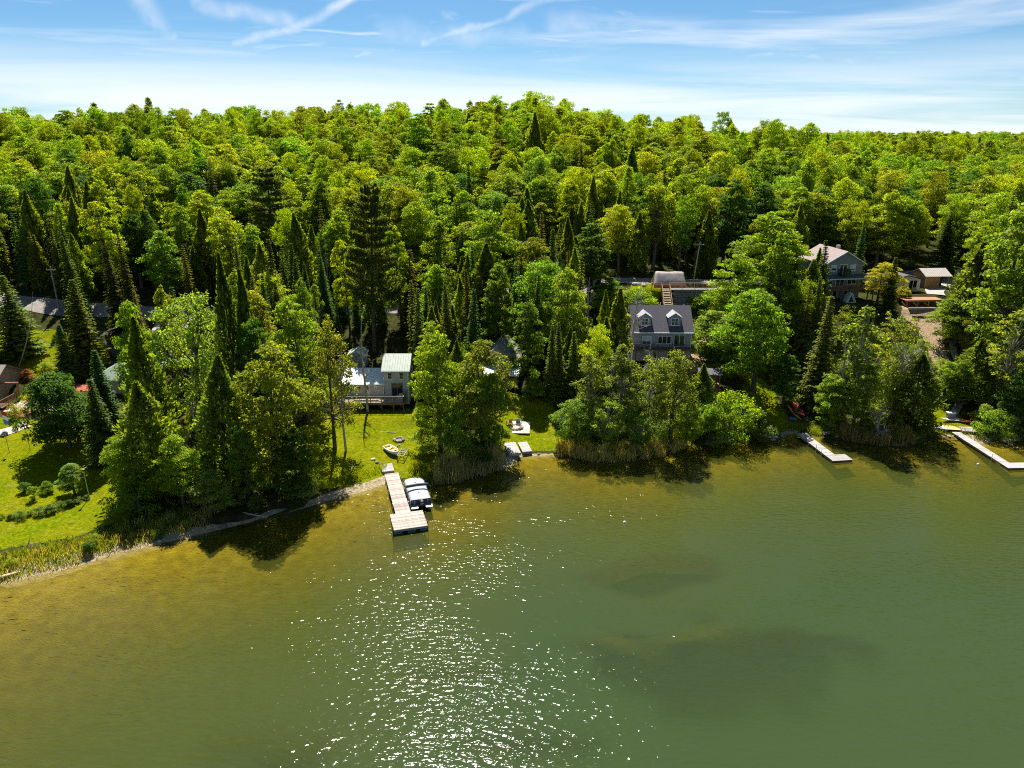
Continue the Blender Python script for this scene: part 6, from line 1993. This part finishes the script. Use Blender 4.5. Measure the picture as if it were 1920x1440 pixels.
# ------------------------------------------------------------------ docks, boats and shore things
def frame_dir(a, b):
    return math.atan2(b[1] - a[1], b[0] - a[0])
def main_dock():
    a, b = on_plane(734, 888, 0.5), on_plane(756, 962, 0.5)
    rz = frame_dir(a, b) + math.pi / 2        # local -y runs out into the lake
    ln = math.dist(a[:2], b[:2])
    r = empty('dock', (a[0], a[1], 0.0), rz)
    tag(r, 'long pale plank dock with square swim platform beside the covered boat', 'dock')
    planks(r, 1.75, 0.15, 0, -ln, 0, 0.50, 'wood_dock', name='plank', jitz=0.012)
    for x in (-0.8, 0.8):
        part('stringer', 'wood_grey', r, (x - .05, x + .05, -ln, 0, 0.28, 0.495))
    for y in (-1.5, -5.0, -8.6):
        for x in (-.95, .95):
            MB().tube([(x, y, -1.6), (x, y, 0.75)], [.04, .04], 8).build('dock_post', 'steel', r)
    # platform
    planks(r, 3.8, 0.155, 0.35, -ln - 3.75, -ln - 0.05, 0.53, 'wood_dock', name='platform_plank', jitz=0.012)
    part('platform_frame', 'wood_grey', r, (-1.5, 2.2, -ln - 3.72, -ln - 3.6, 0.3, 0.525), (-1.5, 2.2, -ln - 0.2, -ln - 0.08, 0.3, 0.525), (-1.52, -1.4, -ln - 3.6, -ln - .2, 0.3, 0.522), (2.1, 2.22, -ln - 3.6, -ln - .2, 0.3, 0.522))
    for x in (-1.1, 0.4, 1.8):
        for y in (-ln - 3.3, -ln - 0.9):
            MB().extrude([(x - .42, -.2), (x + .42, -.2), (x + .45, .26), (x - .45, .26)], y - .42, y + .42, 'y').build('float', 'float_teal', r)
    for (x, y) in ((-1.62, -ln - 3.6), (2.3, -ln - 3.3)):
        MB().tube([(x, y, -1.8), (x, y, 1.0)], [.05, .05], 8).build('dock_post', 'black', r)
    # loose shore section
    s = empty('ramp_section', (*on_plane(728, 884, 0.62)[:2], 0.64), rz)
    tag(s, 'short raised dock section lying at the shore end of the long dock', 'dock section')
    planks(s, 1.5, 0.15, 0, -0.2, 2.1, 0.08, 'wood_dock_pale', name='plank')
    part('frame', 'wood_grey', s, (-.72, -.6, -.2, 2.1, -.35, .075), (.6, .72, -.2, 2.1, -.35, .075), (-.6, .6, -.2, -.1, -.3, .075))
    return r, a, b, rz, ln
DOCK, DA, DB, DRZ, DLN = main_dock()

def pontoon_boat():
    r = empty('pontoon_boat', (DA[0], DA[1], 0), DRZ)
    tag(r, 'pontoon boat under a grey cover moored beside the long dock', 'boat')
    cx, y0, y1 = 2.35, -9.6, -3.1      # y0 = stern (towards the lake)
    off = lambda x: cx + x
    for sx in (-0.95, 0.95):
        n = 12
        path = [(off(sx), y0, 0.12), (off(sx), y0 + .25, 0.12), (off(sx), y1 - 1.0, 0.12), (off(sx), y1 - .4, 0.2), (off(sx), y1 + .25, 0.42)]
        MB().tube(path, [.28, .32, .32, .26, .05], 14).build('pontoon', 'aluminium', r, True)
    part('deck', 'plastic_grey', r, (off(-1.25), off(1.25), y0, y1, .46, .56))
    # fence panels
    for sx in (-1.22, 1.22):
        p = part('side_panel', 'boat_hull', r, (off(sx) - .02, off(sx) + .02, y0 + .35, y1 - .1, .56, 1.02))
        part('rub_rail', 'aluminium', p, (off(sx) - .045, off(sx) + .045, y0, y1, .47, .53))
    part('stern_panel', 'boat_hull', r, (off(-1.2), off(1.2), y0 + .33, y0 + .37, .56, 1.2))
    for x in (-.75, 0.05, .8):
        part('stern_stay', 'plastic_white', r, (off(x) - .02, off(x) + .02, y0 + .30, y0 + .325, .6, 1.15))
    # cover with crown and sag
    nx, ny = 17, 31
    V, Fq = [], []
    rg = np.random.default_rng(4)
    for j in range(ny):
        v = j / (ny - 1); y = y0 + .32 + (y1 - y0 - .36) * v
        for i in range(nx):
            u = i / (nx - 1) * 2 - 1
            e = abs(u)
            peak = 1.16 + .12 * math.exp(-((v - .27) / .13) ** 2) + .12 * math.exp(-((v - .72) / .16) ** 2)
            z = 1.02 + (peak - 1.02) * (1 - e ** 2.4)
            xx = u * 1.3
            if e > .93: z -= .22 * (e - .93) / .07
            if v < .04: z -= .1 * (1 - v / .04)
            if v > .9: xx *= 1 - .12 * (v - .9) / .1; z -= .12 * (v - .9) / .1
            V.append((off(xx), y, z + rg.normal() * .008))
    for j in range(ny - 1):
        for i in range(nx - 1):
            a = j * nx + i
            Fq.append((a, a + 1, a + nx + 1, a + nx))
    c = link(bpy.data.objects.new('cover', np_mesh('cover', V, Fq, ['boat_cover'], smooth=True)), r)
    md = c.modifiers.new('t', 'SOLIDIFY'); md.thickness = .02
    for v, h in ((.27, 1.28), (.72, 1.28)):
        MB().tube([(cx, y0 + .32 + (y1 - y0 - .36) * v, h - .02), (cx, y0 + .32 + (y1 - y0 - .36) * v, h + .06)], [.12, .05], 8).build('cover_vent', 'boat_cover_dark', c)
    # folded bimini across the middle
    yb = y0 + .32 + (y1 - y0 - .36) * .47
    MB().tube([(off(-1.42), yb, 1.52), (off(-1.3), yb, 1.60), (off(0), yb + .04, 1.66), (off(1.3), yb, 1.62), (off(1.45), yb, 1.54)], [.07, .17, .18, .17, .07], 10).build('folded_bimini', 'boat_cover_dark', r, True)
    for sx in (-1.3, 1.3):
        MB().bar((off(sx), yb, 1.58), (off(sx), yb + .9, 1.0), .03).build('bimini_leg', 'aluminium', r)
    # outboard
    m = MB(); m.extrude([(off(-.28), .72), (off(.28), .72), (off(.24), 1.22), (off(.1), 1.34), (off(-.1), 1.34), (off(-.24), 1.22)], y0 - .55, y0 + .1, 'y'); e = m.build('motor', 'black', r)
    part('leg', 'black', e, (off(-.08), off(.08), y0 - .35, y0 - .1, -.4, .72))
    part('decal', 'plastic_white', e, (off(-.2), off(.2), y0 - .556, y0 - .551, 1.0, 1.06))
    part('swim_step', 'aluminium', r, (off(.45), off(1.25), y0 - .5, y0, .44, .5))
    part('swim_step', 'aluminium', r, (off(-1.25), off(-.45), y0 - .5, y0, .44, .5))
pontoon_boat()

def l_dock(name_label, a_px, b_px, width, plat, mat, plat_off, posts):
    a, b = on_plane(*a_px, 0.45), on_plane(*b_px, 0.45)
    rz = frame_dir(a, b) + math.pi / 2; ln = math.dist(a[:2], b[:2])
    r = empty('dock', (a[0], a[1], 0), rz); tag(r, name_label, 'dock')
    planks(r, width, 0.16, 0, -ln, 0, 0.42, mat, name='plank', jitz=0.008)
    for x in (-width / 2 + .1, width / 2 - .1):
        part('stringer', 'wood_grey', r, (x - .06, x + .06, -ln, 0, 0.18, 0.415))
    pw, pd = plat
    planks(r, pw, 0.16, plat_off, -ln - pd, -ln - .01, 0.425, mat, name='platform_plank', jitz=0.008)
    part('platform_frame', 'boat_hull', r, (plat_off - pw / 2 + .03, plat_off + pw / 2 - .03, -ln - pd + .03, -ln - .05, 0.12, 0.42))
    for (x, y) in posts:
        MB().tube([(x, y * ln, -1.6), (x, y * ln, 1.0)], [.04, .04], 8).build('dock_post', 'steel', r)
    return r, a, b, rz, ln
l_dock('pale L shaped dock below the red and orange kayaks', (1502, 812), (1556, 853), 1.4, (2.9, 1.9), 'wood_dock_pale', 0.75, [(-.78, -.45), (-.78, -.72), (-.78, -.9)])
l_dock('long L shaped dock at the right shore beside the plywood ramp', (1792, 810), (1884, 868), 1.25, (3.6, 1.6), 'wood_dock_pale', 1.15, [(.7, -.3), (-.7, -.85)])

def flat_section(px, py, w, d, rz, mat, label, h=0.5, name='dock_section', wheel=False):
    p = hit(px, py)
    r = empty(name, (p[0], p[1], max(p[2], 0.0)), rz); r.rotation_euler = (R(5), 0, rz); tag(r, label, 'dock section')
    planks(r, w, 0.16, 0, -d / 2, d / 2, h, mat, name='plank')
    part('frame', 'wood_grey', r, (-w / 2, -w / 2 + .06, -d / 2, d / 2, 0.02, h - .004), (w / 2 - .06, w / 2, -d / 2, d / 2, 0.02, h - .004),
         (-w / 2 + .06, w / 2 - .06, -d / 2, -d / 2 + .06, 0.02, h - .006), (-w / 2 + .06, w / 2 - .06, d / 2 - .06, d / 2, 0.02, h - .006))
    for sx in (-1, 1):
        MB().extrude([(sx * w * .3 - .25, -.1), (sx * w * .3 + .25, -.1), (sx * w * .3 + .25, h - .1), (sx * w * .3 - .25, h - .1)], -d * .4, d * .4, 'y').build('float', 'boat_hull', r)
    return r
flat_section(960, 845, 1.7, 3.2, R(-168 + 180 + 2), 'wood_dock_pale', 'wide grey dock section stored on the grass by the water', 0.36)
flat_section(984, 843, 1.35, 2.8, R(14), 'wood_dock_pale', 'narrow grey dock section stored right of the wide one', 0.36)
flat_section(934, 852, 1.2, 1.5, R(22), 'wood_grey', 'small weathered platform half hidden by reeds at the water', 0.4)
flat_section(1814, 808, 1.9, 1.5, R(-10), 'wood_grey', 'grey stored dock piece right of the plywood ramp', 0.2)
flat_section(1757, 804, 2.6, 1.0, R(-28), 'wood_dock_pale', 'pale dock piece left of the plywood ramp', 0.2)
def ply():
    p = hit(1782, 806)
    r = empty('plywood_ramp', (p[0], p[1], p[2] + .15), R(-10)); tag(r, 'orange plywood ramp leading onto the right dock', 'ramp')
    part('sheet', 'plywood', r, (-1.2, 1.2, -.8, .8, 0.1, 0.14)); part('rail', 'wood_fresh', r, (-1.15, -1.05, -.78, .78, -.15, .097), (1.05, 1.15, -.78, .78, -.15, .097))
ply()

def kayak(x, y, z, rz, ln, mat, label, tilt=0.0, name='kayak', cockpit=True):
    r = empty(name, (x, y, z), rz); tag(r, label, 'kayak' if cockpit else 'paddleboard')
    r.rotation_euler = (tilt, 0, rz)
    n, k = 15, 10
    rings = []
    for i in range(n):
        t = i / (n - 1) * 2 - 1
        w = 0.36 * (1 - abs(t) ** 2.6) + .012; h = .30 * (1 - .45 * abs(t) ** 2) ; z0 = .16 * abs(t) ** 3
        rings.append([(t * ln / 2, w * math.cos(2 * math.pi * j / k), z0 + h * .5 + h * .5 * math.sin(2 * math.pi * j / k) * (.6 if math.sin(2 * math.pi * j / k) > 0 else 1)) for j in range(k)])
    V = [p for g in rings for p in g]
    f = [(i * k + j, i * k + (j + 1) % k, (i + 1) * k + (j + 1) % k, (i + 1) * k + j) for i in range(n - 1) for j in range(k)] + [tuple(range(k - 1, -1, -1)), tuple(range((n - 1) * k, n * k))]
    MB().poly(V, f).build('hull', mat, r, True)
    if cockpit:
        MB().tube([(-.55, 0, .21), (.45, 0, .21)], [.2, .2], 10).build('cockpit', 'black', r)
        m = MB()
        for a in range(12):
            p1 = (-.05 + .62 * math.cos(a * math.pi / 6), .25 * math.sin(a * math.pi / 6), .27); p2 = (-.05 + .62 * math.cos((a + 1) * math.pi / 6), .25 * math.sin((a + 1) * math.pi / 6), .27)
            m.bar(p1, p2, .04)
        m.build('coaming', 'black', r)
        part('seat_back', 'black', r, (-.5, -.44, -.2, .2, .2, .5))
    return r
p = hit(1487, 783); k = kayak(p[0], p[1], p[2] + .65, R(112), 3.3, 'plastic_orange', 'orange kayak propped up on the shaded grass near the blue float', R(12)); k.rotation_euler[1] = R(-22)
p = hit(1496, 776); k = kayak(p[0], p[1], p[2] + .65, R(108), 3.3, 'plastic_red', 'red kayak leaning up beside the leafy tree', R(-16)); k.rotation_euler[1] = R(-22)
p = hit(1785, 790); kayak(p[0], p[1], p[2] + .05, R(-14), 3.2, 'plastic_white', 'white kayak on the grass above the plywood ramp', 0)
p = hit(1800, 791); kayak(p[0], p[1], p[2] + .05, R(-24), 3.2, 'plastic_orange', 'orange kayak beside the white kayak', 0)
def blue_float():
    p = hit(1487, 787)
    r = empty('swim_float', (p[0], p[1], p[2]), R(-10)); tag(r, 'small pale blue float lying below the kayaks', 'float')
    m = MB()
    n = 16
    for a in range(n):
        m.tube([(.5 * math.cos(2 * math.pi * a / n), .34 * math.sin(2 * math.pi * a / n), .14), (.5 * math.cos(2 * math.pi * (a + 1) / n), .34 * math.sin(2 * math.pi * (a + 1) / n), .14)], [.14, .14], 8)
    m.build('ring', 'plastic_blue', r, True)
    part('floor', 'plastic_white', r, (-.45, .45, -.3, .3, .03, .08))
blue_float()
def box_bin():
    p = hit(1782, 782)
    r = empty('storage_box', (p[0], p[1], p[2]), R(-6)); tag(r, 'grey storage box with pale lid behind the white kayak', 'box')
    part('bin', 'plastic_grey', r, (-.6, .6, -.35, .35, 0, .6)); part('lid', 'concrete', r, (-.66, .66, -.4, .4, .603, .72))
box_bin()

def row_boat():
    p = hit(735, 850)
    r = empty('dinghy', (p[0], p[1], p[2] + .05), R(-52)); tag(r, 'small white dinghy with yellow inside on the cottage lawn', 'boat')
    ln, bw = 3.0, 1.25
    n, k = 13, 9
    def shell(s, dz, mat, name):
        V = []
        for i in range(n):
            t = i / (n - 1)
            w = bw / 2 * s * (1 - max(0, (t - .55) / .45) ** 2.2) * (0.86 + .14 * min(1, t * 4))
            for j in range(k):
                a = -math.pi / 2 + math.pi * j / (k - 1)
                V.append(((t - .5) * ln * (s if s < 1 else 1), w * math.sin(a), .5 - (.5 - dz) * math.cos(a) ** .7 + .1 * t ** 2))
        f = [(i * k + j, i * k + j + 1, (i + 1) * k + j + 1, (i + 1) * k + j) for i in range(n - 1) for j in range(k - 1)]
        f.append(tuple(range(k)))
        o = MB().poly(V, f).build(name, mat, r, True); md = o.modifiers.new('t', 'SOLIDIFY'); md.thickness = .03
        return o
    shell(1.0, 0.0, 'plastic_white', 'hull'); shell(0.9, 0.12, 'plastic_yellow', 'liner')
    for x in (-.8, .2):
        part('thwart', 'plastic_white', r, (x - .15, x + .15, -.52, .52, .38, .43))
    m = MB()
    V = []
    for i in range(n):
        t = i / (n - 1); w = bw / 2 * (1 - max(0, (t - .55) / .45) ** 2.2) * (0.86 + .14 * min(1, t * 4))
        V.append(((t - .5) * ln, w, .52 + .1 * t * t))
    m.tube(V, [.05] * n, 6); m.tube([(a, -b, c) for a, b, c in V], [.05] * n, 6); m.bar((V[0][0], -V[0][1], .52), (V[0][0], V[0][1], .52), .09)
    o = m.build('gunwale', 'plastic_white', r, True)
    part('paddle', 'plastic_yellow', r, (-1.0, .8, -.12, -.08, .46, .5))
row_boat()
def saw_horse():
    p = hit(756, 855)
    r = empty('timber_frame', (p[0], p[1], p[2]), R(-8)); tag(r, 'open weathered timber frame beside the white dinghy', 'frame')
    for x in (-.45, .45):
        part('side_rail', 'wood_grey', r, (x - .04, x + .04, -1.3, 1.0, .55, .65))
        for y in (-1.2, .9):
            part('leg', 'wood_grey', r, (x - .045, x + .045, y - .045, y + .045, -.1, .55))
    for y in (-1.2, -.6, 0, .6, .95):
        part('rung', 'wood_grey', r, (-.41, .41, y - .04, y + .04, .56, .62))
saw_horse()
def fire_ring(px, py, rad, n, label, ash=True):
    p = hit(px, py)
    r = empty('fire_ring', (p[0], p[1], p[2])); tag(r, label, 'fire pit')
    for i in range(n):
        a = 2 * math.pi * i / n
        o = rock(rad * .34, ['stone', 'stone_dark', 'block_tan'][i % 3], 'stone', r, i, .8); o.location = (rad * math.cos(a), rad * math.sin(a), .08)
    MB().tube([(0, 0, -.02), (0, 0, .06)], [rad * .9, rad * .85], 14).build('ash', 'stone_dark', r)
fire_ring(748, 826, 0.62, 11, 'round stone fire ring on the cottage lawn')
fire_ring(968, 803, 0.85, 12, 'round stone fire pit on the pale patio by the lake')
def patio_pad():
    p = hit(966, 803)
    r = empty('patio', (p[0], p[1], p[2] + .03), R(-3)); r.rotation_euler = (R(6.5), 0, R(-3)); tag(r, 'small pale paved patio around the fire pit by the lake', 'patio'); r['kind'] = 'structure'
    me = MB().box(-.43, .43, -.43, .43, -.12, .04).mesh('paver', 'paver')
    for i in range(5):
        for j in range(4):
            if i == 0 and j == 0: continue
            place('paver', me, r, (-1.8 + .88 * i, -1.3 + .88 * j, random.uniform(0, .01)))
patio_pad()
def adirondack(px, py, rz, mat, label):
    p = hit(px, py)
    r = empty('lawn_chair', (p[0], p[1], p[2] + .05), rz); tag(r, label, 'chair')
    for i in range(5):
        o = part('seat_slat', mat, r, (-.28, .28, -.28 + .11 * i, -.19 + .11 * i, .36 - .025 * i, .385 - .025 * i))
    for i in range(5):
        x = -.24 + .12 * i
        MB().bar((x, .22, .26), (x * 1.25, .5, 1.0 - .03 * abs(i - 2)), .10, .025).build('back_slat', mat, r)
    for sx in (-.34, .34):
        part('armrest', mat, r, (sx - .07, sx + .07, -.36, .36, .54, .565))
        part('leg', mat, r, (sx - .03, sx + .03, -.32, -.24, 0, .54))
        MB().bar((sx * .9, -.3, .34), (sx * .9, .5, .03), .04, .1).build('leg', mat, r)
adirondack(972, 795, R(165), 'plastic_teal', 'dark teal garden chair at the fire pit')
adirondack(955, 797, R(215), 'wood_red', 'reddish wooden garden chair at the fire pit')
def bag_pile():
    p = hit(1052, 790)
    r = empty('folded_tarp', (p[0], p[1], p[2]), R(20)); tag(r, 'crumpled pale tarp heap at the edge of the patio lawn', 'tarp')
    b = rock(.9, 'tarp_grey', 'heap', r, 5, .5); b.location = (0, 0, .2)
    b = rock(.5, 'cloth_white', 'fold', r, 8, .5); b.location = (.6, -.2, .3)
bag_pile()
# logs, planks and rocks at the waterline
def log(px, py, ln, rad, rz, label, mat='dead_wood', tilt=0.0, z=None, name='log'):
    p = hit(px, py)
    r = empty(name, (p[0], p[1], max(p[2], -.05) + rad * .6 if z is None else z), rz); r.rotation_euler = (0, tilt, rz); tag(r, label, 'log')
    MB().tube([(-ln / 2, 0, 0), (-ln * .2, .05 * ln * .3, 0.02), (ln * .2, -.02 * ln, 0.03), (ln / 2, 0, 0)], [rad * 1.2, rad, rad * .85, rad * .5], 9).build('stem', mat, r)
    MB().tube([(ln * .1, 0, 0), (ln * .2, rad * 2.5, rad * 2)], [rad * .4, rad * .15], 5).build('stub', mat, r)
log(6, 1086, 3.0, .22, R(38), 'thick bleached driftwood log at the shore below the rough grass', 'wood_fresh')
log(470, 967, 4.5, .09, R(-14), 'thin bleached log in the water below the willow shrub')
log(1652, 812, 4.2, .09, R(-60), 'leaning dead stem reaching into the water by the reeds', tilt=R(12))
log(747, 847 - 10, 1.5, .07, R(60), 'short pale log beside the dead tree shadow on the lawn')
log(660, 880, 1.9, .07, R(-80), 'short pale plank left on the rough shore grass')
log(728, 812, 2.2, .05, R(-6), 'pale board lying on the cottage lawn')
T('bare3', 'dead_tree', 1642, 822, 758, 96, (1, 1, 1), 'grey fallen dead crown at the water between the docks', 'dead tree')
T('bare2', 'dead_tree', 940, 840, 792, 36, (1, 1, 1), 'small dead shrub beside the weathered platform', 'dead tree')
rk = [(1455, 822), (1466, 820), (1448, 826), (1895, 836), (1905, 842), (1886, 838), (925, 862), (938, 872), (950, 870), (708, 868), (700, 862), (716, 872), (300, 1016), (420, 990), (610, 938), (1010, 852), (1570, 820)]
for i, (a, b) in enumerate(rk):
    p = hit(a, b)
    o = rock(random.uniform(.18, .4), ['stone', 'stone_dark'][i % 2], 'shore_rock', None, 40 + i); o.location = (p[0], p[1], p[2] + .06)
    tag(o, 'weathered rock lying at the water edge', 'rock', 'rocks along the water edge')
for i, (a, b) in enumerate([(1171, 980), (1834, 871)]):
    p = on_plane(a, b, 0)
    r = empty('buoy', (p[0], p[1], 0)); tag(r, ['small white buoy floating alone on open water', 'small white buoy floating beside the right dock'][i], 'buoy')
    MB().tube([(0, 0, -.2), (0, 0, -.08), (0, 0, .08), (0, 0, .2)], [.06, .17, .17, .06], 12).build('float', 'plastic_white', r, True)
    MB().tube([(0, 0, .2), (0, 0, .3)], [.03, .03], 6).build('eyelet', 'steel', r)
